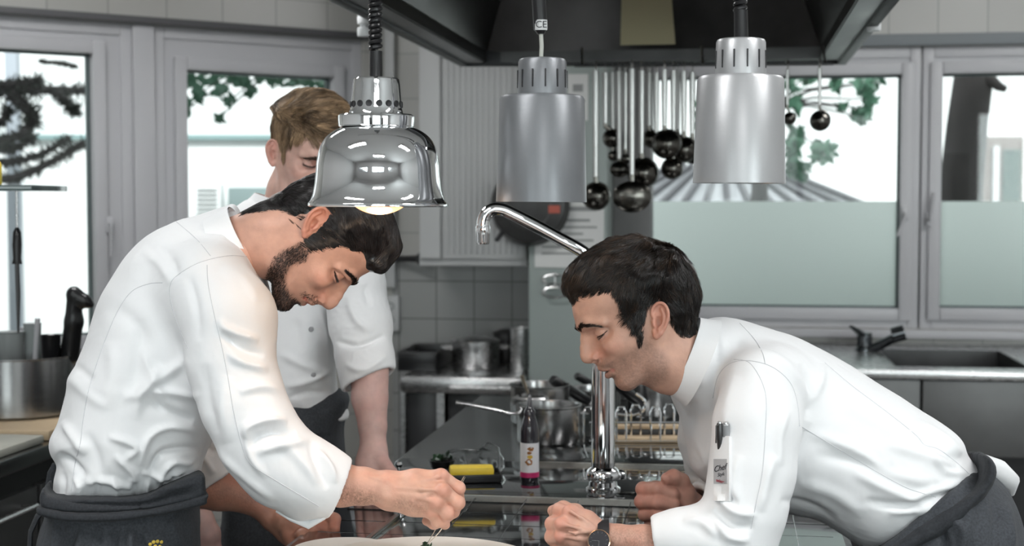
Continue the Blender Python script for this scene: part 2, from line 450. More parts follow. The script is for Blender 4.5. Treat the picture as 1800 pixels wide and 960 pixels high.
def head_field(p, ears=True):
    F = Field()
    def sx(y, z, x0=40, x1=135):
        xs = np.arange(x0, x1, .5); q = np.stack([xs, np.full(len(xs), y), np.full(len(xs), z)], 1)*mm
        v = F(q, .05); i = np.nonzero(v < 0)[0]
        return xs[i[-1]] if len(i) else x0
    poly = Poly2(np.array(p['poly'])*mm, res=.0015, pad=.05)
    zs = np.array([-125, -95, -60, -20, 20, 60, 100, 145])*mm
    ws = np.array(p.get('w', [34, 42, 57, 66, 70, 75.5, 73, 58]))*mm
    def W(x, z): return np.interp(z, zs, ws)*(1-p.get('tap', .17)*sstep(.0, .115, x))
    Rr = p.get('R', 76)*mm
    F.u(f_slab(poly, Rr, W, ex=2.15), 0)
    nx, ex, ez, ey = p['nas'][0], p['eye'][0], p['eye'][1], p.get('ey', 31)
    nz = p['nas'][1]
    # jaw, cheeks, chin, brow
    ch = p['chin']; ja = p['jaw']
    for s_ in (1, -1):
        F.u(cone((ch[0]-14, s_*22, ch[1]+2), (ja[0], s_*41, ja[1]), 9, 12), .022)
        F.u(cone((ja[0], s_*41, ja[1]), (6, s_*52, ja[1]+42), 12, 12), .022)
        F.u(ell((ex-10, s_*46, ez-27), (18, 12, 13)), .024)
    F.u(ell((ch[0]-12, 0, ch[1]), (13, 17, 12)), .014)
    for s_ in (1, -1):
        F.sub(ell((ex+24, s_*(ey-1), ez+1), (19, 20, 13.5)), .009)
        F.sub(ell((ex+11, s_*(ey+21), ez), (22, 17, 14)), .009)
        F.u(cone((nx-2, s_*10, nz+9), (nx-10, s_*34, nz+13), 6, 6), .012)
        F.u(cone((nx-10, s_*34, nz+13), (nx-30, s_*52, nz+4), 6, 5), .012)
        F.u(ell((ex, s_*ey, ez), (13.2, 13.8, 12.6)), .004)
        # lids
        lr = 13.9; la = math.radians(p.get('lid', -34))
        arc = []
        for k in range(7):
            a = math.radians(-58+k*(140/6))
            dip = la*math.cos(min(abs(a)*.85, 1.5))
            arc.append((ex+lr*math.cos(a)*math.cos(dip), s_*(ey+lr*math.sin(a)*1.05), ez+lr*math.sin(dip)))
        p.setdefault('lidarc', {})[s_] = arc
        for a, b in zip(arc[:-1], arc[1:]): F.u(cone(a, b, 1.5, 1.5), .002)
        lo = [(q[0]-.6, q[1], q[2]-3.2) for q in arc]
        lo = [(q[0]-.6, q[1], q[2]-2*p.get('open', 1.2)-.8) for q in arc]
        for a, b in zip(lo[:-1], lo[1:]): F.u(cone(a, b, 1.4, 1.4), .003)
        gr = [((q[0]*.97+ex*.03)+1.2, q[1], q[2]-1.7) for q in arc]
        for a, b in zip(gr[:-1], gr[1:]): F.sub(cone(a, b, .7, .7), .001)
        cr = [(ex+14.2*math.cos(math.radians(-50+k*20)), s_*(ey+14*math.sin(math.radians(-50+k*20))), ez+8.2) for k in range(6)]
        for a, b in zip(cr[:-1], cr[1:]): F.sub(cone(a, b, .7, .7), .003)
    # fold above the lid, running back to the temple
    def sy(x, z):
        ys = np.arange(20, 85, .4); q = np.stack([np.full(len(ys), x), ys, np.full(len(ys), z)], 1)*mm
        i = np.nonzero(F(q, .05) < 0)[0]; return ys[i[-1]] if len(i) else 30.0
    fo = [(a, sy(a, b)+.1, b) for a, b in ((ex+10, ez+4.5), (ex+4, ez+6.5), (ex-3, ez+5.5), (ex-9, ez+1.5))]
    for s_ in (1, -1):
        for a, b in zip(fo[:-1], fo[1:]): F.sub(cone((a[0], a[1]*s_, a[2]), (b[0], b[1]*s_, b[2]), .9, .9), .002)
    # nose
    N = p['nose']
    for (a, b) in zip(N[:-1], N[1:]): F.u(cone((a[0], 0, a[1]), (b[0], 0, b[1]), a[2], b[2]), .007)
    tip = N[-1]; al = p['alar']
    F.u(cone((nx-10, 0, nz-8), (al[0]-4, 0, al[1]+2), 8, 15), .012)
    for s_ in (1, -1):
        F.u(ell((al[0]+2, s_*13.2, al[1]), (9.5, 5.6, 7.6)), .0035)
        F.u(cone((al[0]+4, s_*11, al[1]), (tip[0]-4, s_*3, tip[1]), 5.5, 7), .005)
    F.u(cone((tip[0]-3, 0, tip[1]-4), p['sub3'], 5.2, 4.5), .004)
    for s_ in (1, -1):
        F.sub(cone((al[0]+3, s_*9.0, al[1]-7), (al[0]+11, s_*6.0, al[1]-7.0), 3.0, 2.6), .002)
        F.sub(ell((al[0]+8, s_*12.5, al[1]-6.5), (6.0, 4.0, 2.6)), .0015)
        cx_ = [sx(s_*19.0, al[1]+dz_) for dz_ in (-7, 0, 7)]
        F.sub(cone((cx_[0]+.5, s_*18.5, al[1]-7), (cx_[1]+.5, s_*20, al[1]), 1.5, 1.5), .005)
        F.sub(cone((cx_[1]+.5, s_*20, al[1]), (cx_[2]+.5, s_*18, al[1]+7), 1.5, 1.2), .005)
    # mouth
    u0, l0, mc = p['ulip'], p['llip'], p['mcor']
    def lipchain(x0, z0, r0, r1, sg_):
        pts = []
        for k in range(6):
            t = k/5
            zz = z0+(mc[1]-z0)*t**1.3; rr_ = r0+(r1-r0)*t**1.4
            pts.append((sx(24*t, zz)-rr_*.72+(x0+r0-sx(0, z0)-r0*.28)*(1-t)**1.5, 24*t, zz, rr_))
        return pts
    up = lipchain(u0[0], u0[1], u0[2], 1.8, 1); lp = lipchain(l0[0], l0[1], l0[2], 1.8, 1)
    for s_ in (1, -1):
        for ch_, kk in ((up, .004), (lp, .004)):
            for a, b in zip(ch_[:-1], ch_[1:]): F.u(cone((a[0], s_*a[1], a[2]), (b[0], s_*b[1], b[2]), a[3], b[3]), kk)
    gz = (u0[1]-u0[2]*.5+l0[1]+l0[2]*.5)/2; gp = []
    for k in range(7):
        t = k/6; zz = gz+(mc[1]-gz)*t**1.3; gp.append((sx(24*t, zz)+.4, 24.5*t, zz, p.get('gape', 1.2)*(1-t)+.8*t))
    for s_ in (1, -1):
        gq = gp
        F.sub(cone((gq[0][0]-6, 0, gz), (gq[2][0]-3, s_*gq[2][1], gq[2][2]), p.get('gape', 1.2)*.8, 1), .001)
        for a, b in zip(gq[:-1], gq[1:]): F.sub(cone((a[0], s_*a[1], a[2]), (b[0], s_*b[1], b[2]), a[3], b[3]), .0015)
        cxx = sx(s_*26, mc[1]); F.sub(cone((cxx+1, s_*25.5, mc[1]+.5), (cxx+.5, s_*27, mc[1]-3), 2, 1.8), .005)
    p['_up'], p['_lp'] = up, lp
    if not ears: return F
    # ears
    ec = p['ear']; es = p.get('earscale', 1.0); ea = math.radians(p.get('eartilt', 15)); eo = math.radians(p.get('earout', 26))
    for s_ in (1, -1):
        up3 = np.array([-math.sin(ea), 0, math.cos(ea)])
        bk = np.array([-math.cos(ea), 0, -math.sin(ea)])
        bk3 = bk*math.cos(eo)+np.array([0, s_*math.sin(eo), 0]); out3 = np.cross(bk3, up3)*(-s_)
        if out3[1]*s_ < 0: out3 = -out3
        yb = p.get('eary', 70)
        def E(b, u, o=0.0): return np.array([ec[0], s_*yb, ec[1]])+es*(b*bk3+u*up3+o*out3)
        def C(a, b, ra, rb, k=.003, sub=False):
            g = f_cone(E(*a)*mm, E(*b)*mm, ra*mm*es, rb*mm*es); (F.sub if sub else F.u)(g, k)
        R3 = np.stack([bk3, up3, out3])
        F.u(ell(E(7, 3, -1), (15*es, 26*es, 3.2*es), R3), .006)
        F.u(ell(E(4, 2, -8), (8*es, 20*es, 9*es), R3), .008)
        F.sub(ell(E(5, -3, 4.2), (8*es, 11.5*es, 8.6*es), R3), .0025)
        F.sub(ell(E(8, 17, 4), (9*es, 9.5*es, 4.6*es), R3), .003)
        hx = curve_pts([(-3, 3, 1), (-7, 11, 1.5), (-6, 21, 2.5), (2, 29.5, 3), (12, 30, 3), (20, 22, 3), (22.5, 9, 3), (19, -5, 2.5), (13, -16, 2), (8, -23, 1.5)], 3)
        for a, b in zip(hx[:-1], hx[1:]): C(a, b, 2.5, 2.5, .002)
        ah = curve_pts([(9, 21, 1.2), (14, 12, 1.6), (14.5, 0, 1.6), (10, -10, 1.5), (5, -15, 1.5)], 3)
        for a, b in zip(ah[:-1], ah[1:]): C(a, b, 2.3, 2.3, .003)
        C((8, -21, 1), (1, -27, 0.5), 4.6, 5, .004); C((1, -27, 0), (-3, -20, -1), 4.5, 3.5, .004)
        C((-4, -2, 2), (-3, -8, 1.5), 3.4, 3.2, .003)
    return F
def fdist_chain(q, ch, s_):
    d = np.full(len(q), 1.0)
    for a, b in zip(ch[:-1], ch[1:]):
        d = np.minimum(d, f_cone(np.array([a[0], s_*a[1], a[2]])*mm, np.array([b[0], s_*b[1], b[2]])*mm, a[3]*mm, b[3]*mm)(q))
    return d
def skin_color(q, p, base):
    """colours that the skin itself has: lips, stubble, flush, brows"""
    c = np.tile(np.array(base), (len(q), 1)); x, y, z = q[:, 0]/mm, q[:, 1]/mm, q[:, 2]/mm
    def mixc(m, col): m = m[:, None]; return c*(1-m)+np.array(col)*m
    n = noise3(q+1, 60)*.5+noise3(q+3, 150)*.5
    red = np.array(base)*np.array([1.08, .78, .76])
    fl = np.exp(-(((x-p['alar'][0]-2)/16)**2+((z-p['alar'][1])/14)**2))*.4+np.exp(-(((x-p['eye'][0]+2)/22)**2+((z-p['eye'][1]+30)/16)**2))*.3*(np.abs(y) > 15)
    ed = np.sqrt(((x-p['ear'][0]+8)/24)**2+((z-p['ear'][1])/36)**2); fl += sstep(68, 76, np.abs(y))*sstep(1.35, 1.1, ed)*.6
    c = mixc(np.clip(fl*(1+.3*n), 0, 1), red)
    ey = p.get('ey', 31)
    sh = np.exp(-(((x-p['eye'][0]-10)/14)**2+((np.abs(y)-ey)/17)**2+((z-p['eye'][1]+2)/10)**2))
    c = mixc(np.clip(sh*.35, 0, 1), np.array(base)*np.array([.72, .56, .56]))  # darker, redder tint around the eyes
    st = p.get('stub')
    if st is not None:
        d = Poly2(np.array(st['poly'])*mm, res=.002, pad=.08)(q[:, 0], q[:, 2])
        nn = noise3(q, 900)*.5+noise3(q, 420)*.5
        m = sstep(.006, -.010, d+.004*n)*st['a']*(.8+.55*nn)
        c = mixc(np.clip(m, 0, 1), st['col'])
    ex, ez = p['eye']
    dl2, tl2 = polydist(np.stack([x, z], 1), curve_pts([(ex+12.5, ez-4.6), (ex+7, ez-4.4), (ex, ez-3.0), (ex-7.5, ez-1.0)], 4))
    c = mixc(sstep(1.25, .5, dl2+.7*tl2)*(np.abs(y) > ey)*(x > ex-9)*.85, (.04, .025, .022))
    for s_ in (1, -1):
        nd = np.sqrt(((x-p['alar'][0]-8.5)/6.5)**2+((y*s_-12)/5)**2+((z-p['alar'][1]+7)/3.2)**2)
        c = mixc(sstep(1.1, .6, nd)*.9, (.05, .02, .018))  # dark of the nostril hollow painted into the skin colour
    dl = np.minimum(np.minimum(fdist_chain(q, p['_up'], 1), fdist_chain(q, p['_up'], -1)), np.minimum(fdist_chain(q, p['_lp'], 1), fdist_chain(q, p['_lp'], -1)))
    c = mixc(sstep(.0022, .0002, dl)*.85, p.get('lipcol', np.array(base)*np.array([.92, .5, .52])))
    for s_ in (1, -1):
        op_ = p.get('open', 1.2)
        ar = [(a[0], a[1], a[2]-op_, op_) for a in p['lidarc'][s_]]
        d = fdist_chain(q, [(a[0], a[1]*s_, a[2], a[3]) for a in ar], s_)
        c = mixc(sstep(.0013, .0, d)*p.get('lash', .9), (.035, .022, .02))
    return np.clip(c, 0, 1)
def strands(name, roots, dirs, surf, mat_, parent, length, rad, cols, lift=(0, .0015), seg=6, grav=(0, 0, 0), curl=0.0, jitter=.0, frame=None, sink=.001, clump=0, cw=.7):
    """tapered hair locks that run along a surface (BVH) in one mesh"""
    n = len(roots); pts = np.zeros((n, seg+1, 3)); nr = np.zeros((n, seg+1, 3))
    for i in range(n):
        p = Vector(roots[i]); d = Vector(dirs[i]); L = length[i]/seg; lf = lift[0]+(lift[1]-lift[0])*random.random()
        for k in range(seg+1):
            loc, nn, _, _ = surf.find_nearest(p)
            if loc is None: loc, nn = p, Vector((0, 0, 1))
            h = lf*(k/seg)**1.5-sink*(1-k/seg)*(1 if k == 0 else .2)
            q = loc+nn*h; pts[i, k] = q; nr[i, k] = nn
            d = d-nn*d.dot(nn)
            if d.length < 1e-6: d = Vector((1, 0, 0))
            d.normalize()
            if curl: d = Matrix.Rotation(curl*(random.random()-.5), 3, nn) @ d
            p = q-nn*h*.6+d*L
    if clump:
        g = np.random.default_rng(2).choice(n, min(clump, n), replace=False); rt = pts[:, 0]; own = np.zeros(n, int)
        for s0 in range(0, n, 2000):
            dd = ((rt[s0:s0+2000, None]-rt[g][None])**2).sum(-1); own[s0:s0+2000] = dd.argmin(1)
        gp = pts[g][own]; t = (np.arange(seg+1)/seg)[None, :, None]
        pts = pts+(gp-pts)*t**1.1*cw; cols = np.asarray(cols)*(.55+.9*np.random.default_rng(5).random(len(g))[own])[:, None]
    return strand_mesh(name, pts, nr, mat_, parent, rad, cols)
def strand_mesh(name, pts, nr, mat_, parent, rad, cols, frame=None):
    n, m, _ = pts.shape
    t = np.gradient(pts, axis=1); t /= np.linalg.norm(t, axis=2)[..., None]+1e-12
    b = np.cross(t, nr); b /= np.linalg.norm(b, axis=2)[..., None]+1e-9; nn = np.cross(b, t)
    tp = np.interp(np.arange(m)/(m-1), [0, .15, .6, 1], [.6, 1, .9, .12])
    r = np.asarray(rad).reshape(-1, 1)*tp[None]
    ring = []
    for a in (0, 2.094, 4.189): ring.append(pts+(nn*math.cos(a)*.7+b*math.sin(a)*1.2)*r[..., None])
    V = np.stack(ring, 2).reshape(-1, 3)
    base = (np.arange(n)[:, None, None]*m+np.arange(m-1)[None, :, None])*3
    k = np.arange(3)[None, None]; k2 = (k+1) % 3
    Fq = np.stack([base+k, base+k2, base+3+k2, base+3+k], -1).reshape(-1, 4)
    c = np.repeat(np.asarray(cols), m*3, axis=0)
    return V, Fq, c
def join(parts):
    V = []; Fq = []; C = []; o = 0
    for v, f, c in parts:
        V.append(v); Fq.append(f+o); C.append(c); o += len(v)
    return np.concatenate(V), np.concatenate(Fq), np.concatenate(C)
def make_head(p, fr, h=.0015):
    """returns skin mesh (world), hair mesh objects are made with make_hair"""
    F = head_field(p)
    p['_F0'] = head_field(p, False)
    lo = np.array([-.115, -.10, -.145]); hi = np.array([.15, .10, .165])
    if 'lo' in p: lo = np.array(p['lo'])*mm
    V, Q = mesh_field(F, lo, hi, h)
    V = relax(V, Q, 1, .4)
    c = skin_color(V, p, p['skin'])
    if fr.flip: Q = Q[:, ::-1]
    return F, (fr.w(V), Q, c)
def make_hair(p, fr, F, name, mat_, parent, flow, color, n=9000, ln=(.015, .03), rad=.0005, lift=(0, .003), tmax=.013, t0=.0012, slope=.35, h=.0025, curl=.25, seed=3, tfun=None, fuzz=None, sink=.001, extra=None, clump=0, cw=.7, lfun=None):
    rng = np.random.default_rng(seed)
    reg = Poly2(np.array(p['hair'])*mm, res=.0025, pad=.03, n=5)
    def T(q):
        d = -reg(q[:, 0], q[:, 2])
        t = np.clip(t0+slope*d, -.03, tmax)
        if tfun is not None: t = tfun(q, d, t)
        return t+.0012*noise3(q, 90)*(t > 0)
    def G(q): return p['_F0'](q, .05)-T(q)
    lo = np.array([-.13, -.11, -.12]); hi = np.array([.16, .11, .185])
    V, Q = mesh_field(G, lo, hi, h, lip=2.0)
    keep = T(V) > -.0015
    kq = keep[Q].any(1); Q = Q[kq]; used = np.unique(Q); mp = np.full(len(V), -1); mp[used] = np.arange(len(used)); V = V[used]; Q = mp[Q]
    Nn = vnormals(V, Q)
    if Nn[np.argmax(V[:, 2]), 2] < 0: Q = Q[:, ::-1]; Nn = -Nn
    bv = BVHTree.FromPolygons([tuple(v) for v in V], [tuple(f) for f in Q])
    dv = -reg(V[:, 0], V[:, 2]); ok = np.nonzero((dv > .0005) & ((V[:, 1] > -.03)))[0]
    pick = rng.choice(ok, n, replace=True); R = V[pick]+rng.normal(0, .0008, (n, 3)); Nr = Nn[pick]
    dr = flow(R); jn = np.stack([noise3(R+7, 38), noise3(R+19, 38), noise3(R+31, 38)], 1)*.45+rng.normal(0, .10, (n, 3))
    dr = dr+jn; dr -= Nr*np.sum(dr*Nr, 1)[:, None]; dr /= np.linalg.norm(dr, axis=1)[:, None]+1e-9
    dd = -reg(R[:, 0], R[:, 2])
    ll = rng.uniform(ln[0], ln[1], n)*np.clip(.45+dd/.02, .45, 1)
    if lfun is not None: ll = ll*lfun(R)
    cl = color(R, rng)
    random.seed(seed)
    parts = [strands(name, R, dr, bv, mat_, parent, ll, rad*rng.uniform(.6, 1.3, n), cl, lift=lift, curl=curl, sink=sink, clump=clump, cw=cw)]
    if fuzz:   # soft tapering edge along the hairline
        k, l2, r2 = fuzz
        nearb = np.nonzero((dv > -.0005) & (dv < .007) & (V[:, 1] > -.03))[0]
        if len(nearb):
            pk = rng.choice(nearb, k); R2 = V[pk]+rng.normal(0, .0015, (k, 3)); d2 = flow(R2)+rng.normal(0, .25, (k, 3)); n2 = Nn[pk]; d2 -= n2*np.sum(d2*n2, 1)[:, None]; d2 /= np.linalg.norm(d2, axis=1)[:, None]+1e-9
            parts.append(strands(name, R2, d2, bv, mat_, parent, rng.uniform(.5, 1.2, k)*l2, r2*rng.uniform(.6, 1.2, k), color(R2, rng), lift=(0, .0015), sink=.0005))
    base = color(V, np.random.default_rng(1))*.55  # shell colour darkened so gaps between strands look shaded
    A, B, C = join([(V-Nn*.0012, Q, base)]+parts+(extra or []))
    if fr.flip: B = B[:, ::-1]
    return meshobj(name, fr.w(A), B, mat_, parent, True, C)
def brow_strands(p, s_, F, col, n=260, ln=.009, path=None, rad=.00035, wid=3.2, tilt=.6):
    rng = np.random.default_rng(5)
    def sx(y, z):
        xs = np.arange(30, 135, .5); q = np.stack([xs, np.full(len(xs), y), np.full(len(xs), z)], 1)*mm
        i = np.nonzero(F(q, .05) < 0)[0]; return xs[i[-1]]
    path = curve_pts([(sx(a, b), a, b) for a, b in path], 6); t = rng.random(n); i = (t*(len(path)-1)).astype(int); i = np.minimum(i, len(path)-2)
    c = path[i]+(path[i+1]-path[i])*((t*(len(path)-1))-i)[:, None]
    w = wid*np.interp(t, [0, .15, .7, 1], [.8, 1, .8, .3])
    c = c+np.stack([np.zeros(n), np.zeros(n), rng.uniform(-1, 1, n)*w], 1); c[:, 1] *= s_
    tang = path[np.minimum(i+1, len(path)-1)]-path[i]; tang[:, 1] *= s_; tang /= np.linalg.norm(tang, axis=1)[:, None]
    d = tang+np.array([0, 0, tilt])*(1-t)[:, None]+rng.normal(0, .15, (n, 3)); d /= np.linalg.norm(d, axis=1)[:, None]
    q = c*mm
    # push onto the skin
    for _ in range(4):
        e = .0008; f0 = F(q, .05); g = np.stack([F(q+np.eye(3)[k]*e, .05)-f0 for k in range(3)], 1); g /= np.linalg.norm(g, axis=1)[:, None]+1e-9
        q = q-g*(f0[:, None])
    d -= g*np.sum(d*g, 1)[:, None]; d /= np.linalg.norm(d, axis=1)[:, None]
    m = 4; pts = np.stack([q+d*ln*(k/(m-1))+g*(.0002+.0009*math.sin(k/(m-1)*1.8)) for k in range(m)], 1)
    return strand_mesh('', pts, np.repeat(g[:, None], m, 1), None, None, rad*rng.uniform(.7, 1.2, n), np.tile(col, (n, 1)))
def side_y(F, x, z):
    ys = np.arange(20, 85, .4); q = np.stack([np.full(len(ys), x), ys, np.full(len(ys), z)], 1)*mm
    i = np.nonzero(F(q, .05) < 0)[0]; return ys[i[-1]] if len(i) else 30.0
def lashes(p, F, s_, n=70, ln=.007, col=(.02, .014, .012)):
    rng = np.random.default_rng(12); ex, ez = p['eye']; ey = p.get('ey', 31)
    path = [(ex+11.5, ez-4.8), (ex+7, ez-4.6), (ex, ez-3.2), (ex-7, ez-1.2)]
    path = curve_pts([(a, side_y(F, a, b), b) for a, b in path], 8); t = rng.random(n)*(len(path)-1.01); i = t.astype(int); c = path[i]+(path[i+1]-path[i])*(t-i)[:, None]; c[:, 1] *= s_
    q = c*mm+rng.normal(0, .0003, (n, 3)); d = np.stack([np.full(n, .75), np.full(n, .45*s_), np.full(n, -.45)], 1)+rng.normal(0, .12, (n, 3)); d /= np.linalg.norm(d, axis=1)[:, None]
    m = 4; up = np.array([0, 0, 1.0]); L = ln*rng.uniform(.6, 1.1, n)
    pts = np.stack([q+(d*(k/(m-1))+up*.35*(k/(m-1))**2)*L[:, None] for k in range(m)], 1)
    return strand_mesh('', pts, np.repeat(np.tile(up, (n, 1))[:, None], m, 1), None, None, .00028*rng.uniform(.7, 1.2, n), np.tile(np.array(col), (n, 1)))
def fur(p, F, region, col, n, ln, rad, dirf, dens=None, out=.35, seed=9, V=None):
    """short beard or lash hairs scattered over the skin inside a sagittal outline"""
    rng = np.random.default_rng(seed)
    reg = Poly2(np.array(region)*mm, res=.0025, pad=.03, n=5)
    d = -reg(V[:, 0], V[:, 2]); ok = np.nonzero((d > -.001) & (V[:, 1] > -.02))[0]
    pk = rng.choice(ok, n); keep = rng.random(n) < np.clip(.25+d[pk]/.008, 0, 1); pk = pk[keep]; n = len(pk)
    q = V[pk]+rng.normal(0, .0006, (n, 3))
    e = .0008; f0 = F(q, .05); g = np.stack([F(q+np.eye(3)[k]*e, .05)-f0 for k in range(3)], 1); g /= np.linalg.norm(g, axis=1)[:, None]+1e-9
    q = q-g*f0[:, None]
    dd = dirf(q)+rng.normal(0, .3, (n, 3)); dd -= g*np.sum(dd*g, 1)[:, None]; dd /= np.linalg.norm(dd, axis=1)[:, None]+1e-9
    L = ln*rng.uniform(.5, 1.2, n)
    m = 4; pts = np.stack([q+(dd*(k/(m-1))+g*out*(k/(m-1)))*L[:, None] for k in range(m)], 1)
    return strand_mesh('', pts, np.repeat(g[:, None], m, 1), None, None, rad*rng.uniform(.7, 1.2, n), np.tile(col, (n, 1))*rng.uniform(.6, 1.4, n)[:, None])
# ------------------------------------------------------------------ right chef: head
DR = 2.38
HR = dict(
    poly=[(100, 100), (111, 82), (117, 61), (117.5, 45), (113, 32), (109, 18), (107, 4), (107, -10), (110, -22), (114, -33), (111, -42), (104, -49), (105, -57), (97, -67), (96, -79), (87, -89), (70, -92.5), (45, -91), (26, -84),
          (0, -68), (-34, -52), (-66, -30), (-84, 8), (-90, 50), (-84, 84), (-66, 109), (-34, 131), (3, 140), (42, 138), (74, 126), (90, 112)],
    eye=(87, 20), nas=(113, 30), chin=(92, -78), jaw=(28, -64),
    nose=[(110, 32, 5.5), (116.5, 18, 6), (122.5, 4, 7), (126.3, -8, 8), (126.5, -13.5, 9)], alar=(108, -17), sub3=(112, 0, -24),
    ulip=(111.5, -39, 4.0), llip=(105.5, -56.0, 4.3), lipcol=np.array([.42, .17, .135]), mcor=(91, -49), gape=2.3, lid=-36,
    ear=(2, 1), eartilt=26, earscale=.98, eary=74, earout=30, open=1.3, ey=33, skin=(.58, .345, .26),
    stub=dict(poly=[(118, -26), (100, -22), (86, -34), (74, -28), (52, -22), (40, -8), (24, -2), (22, -30), (8, -60), (20, -100), (60, -110), (100, -100), (120, -60)], a=.52, col=(.17, .11, .09)),
    hair=[(114, 88), (98, 92), (71, 89), (52, 84), (43, 72), (47, 50), (43, 28), (42, -12), (31, -15), (24, 6), (13, 16), (7, 28), (-2, 36), (-16, 33), (-26, 18), (-25, -10), (-30, -26), (-42, -42), (-62, -40), (-80, -32), (-125, -30), (-128, 60), (-90, 150), (0, 180), (90, 170), (135, 120), (128, 92)],
)
frR = HeadFrame((1141, 564), DR, 25, -1, .965, yaw=11)
FR, headR = make_head(HR, frR)
def flowR(R):
    # combed from a whorl at the back of the crown, forwards over the top and down at the nape
    w = np.array([-.055, .012, .125]); d = R-w
    d = d/np.linalg.norm(d, axis=1)[:, None]
    top = sstep(.05, .11, R[:, 2])[:, None]
    f = d*(1-.55*top)+np.array([.95, .25, -.15])*top*.8
    back = sstep(-.02, -.07, R[:, 0])[:, None]*(1-top)
    f = f*(1-back)+np.array([.15, 0, -1.0])*back
    side = ((np.abs(R[:, 1]) > .045) & (R[:, 0] > -.03))[:, None]*(1-top)
    return f+side*np.array([.35, 0, -.7])
def colR(R, rng):
    n = noise3(R+5, 55)*.5+noise3(R, 160)*.5; k = rng.random(len(R))
    a = np.array([.008, .006, .005]); b = np.array([.095, .06, .040])
    t = np.clip(.12+.7*n+.4*(k-.5)+.22*sstep(.08, .14, R[:, 2]), 0, 1)[:, None]**1.4
    return a*(1-t)+b*t

def browsR(parent_unused=None):
    out = []
    for s_ in (1, -1):
        out.append(brow_strands(HR, s_, FR, np.array([.03, .02, .016]), n=480, path=[(9, 33), (17, 38), (27, 41.5), (36, 42), (44, 38.5), (51, 32)], ln=.010, wid=3.3))
        out.append(lashes(HR, FR, s_))
    return out
# ------------------------------------------------------------------ clothes and bodies
def f_half(p0, n):
    p0 = np.array(p0, float); n = np.array(n, float); n /= np.linalg.norm(n)
    return lambda p: (p-p0) @ n
def pxpoly(pts, D, res=.002, pad=.06, n=5):
    return Poly2(np.array([P(a, b, D)[[0, 2]] for a, b in pts]), res=res, pad=pad, n=n)
def fold_disp(V, Nn, folds, pxw=None):
    px = proj(V); face = np.clip(-Nn[:, 1]*1.6, 0, 1); D = np.zeros(len(V))
    for pts, amp, w in folds:
        amp = amp*1.5; w = w*.78
        c = curve_pts(pts, 4); lo = c.min(0)-3*w; hi = c.max(0)+3*w
        idx = np.nonzero((px[:, 0] > lo[0]) & (px[:, 0] < hi[0]) & (px[:, 1] > lo[1]) & (px[:, 1] < hi[1]) & (face > 0))[0]
        if len(idx) == 0: continue
        d, t = polydist(px[idx], c)
        D[idx] += amp*mm*np.exp(-(d/w)**2)*np.clip(4*t, 0, 1)**.7*np.clip(4*(1-t), 0, 1)**.7
    return V+Nn*(D*face)[:, None]
def crease(V, Nn, amp, sc, warp=.03, stretch=(1, 1, 1), seed=0):
    q = V*np.array(stretch)+seed
    w = np.stack([noise3(q+11, sc*.6), noise3(q+23, sc*.6), noise3(q+37, sc*.6)], 1)*warp
    n = noise3(q+w, sc); n2 = noise3(q+w+5, sc*2.1); n3 = noise3(q+w*1.5+9, sc*4.3)
    return V+Nn*((1-np.abs(n)*2)*amp*.8+n2*amp*.4+(1-np.abs(n3)*2)*amp*.22)[:, None]
def garment(name, F, lo, hi, h, mat_, parent, folds=(), amp=.0012, sc=14, stretch=(1, 1, 1), seed=0, rel=2, warp=.04, post=None):
    V, Q = mesh_field(F, lo, hi, h); V = relax(V, Q, rel, .5); Nn = vnormals(V, Q)
    c = V.mean(0); 
    if np.sum(Nn*(V-c)) < 0: Q = Q[:, ::-1]; Nn = -Nn
    if amp: V = crease(V, Nn, amp, sc, warp, stretch, seed)
    V = fold_disp(V, Nn, folds)
    if post is not None: V = post(V, Nn)
    V = relax(V, Q, 1, .4)
    o = meshobj(name, V, Q, mat_, parent); o['_n'] = len(V); del o['_n']
    return o, V, Q
def bbox(ops_pts, pad=.06):
    a = np.array(ops_pts); return a.min(0)-pad, a.max(0)+pad
def chain_box(ch, pad=.02, sy=1.0):
    q = np.array([P(a[0], a[1], a[2]) for a in ch]); r = np.array([a[3]*S(a[2]) for a in ch])[:, None]*np.array([1, sy, 1])
    return (q-r).min(0)-pad, (q+r).max(0)+pad
def seam(name, V, Q, pts_px, parent, r=.00065, mat_='seam', lift=.0001, n=6, out=0.0):
    bv = BVHTree.FromPolygons([tuple(v) for v in V], [tuple(f) for f in Q])
    cam = Vector((0, 0, CAMZ)); res = []
    for a, b in curve_pts(pts_px, n):
        d = (Vector(P(a, b, 2.0))-cam).normalized(); loc, nn, i, dist = bv.ray_cast(cam, d)
        if loc is not None and (not res or abs((loc-res[-1]).length) < .05): res.append(loc+d*(-lift)+nn*out)
    if len(res) < 3: return None
    return MB().tube(res, r, 5).build(name, M[mat_], parent)
def surf_px(V, Q):
    bv = BVHTree.FromPolygons([tuple(v) for v in V], [tuple(f) for f in Q]); cam = Vector((0, 0, CAMZ))
    def g(a, b):
        d = (Vector(P(a, b, 2.0))-cam).normalized(); loc, nn, i, dist = bv.ray_cast(cam, d)
        return loc, nn
    return g
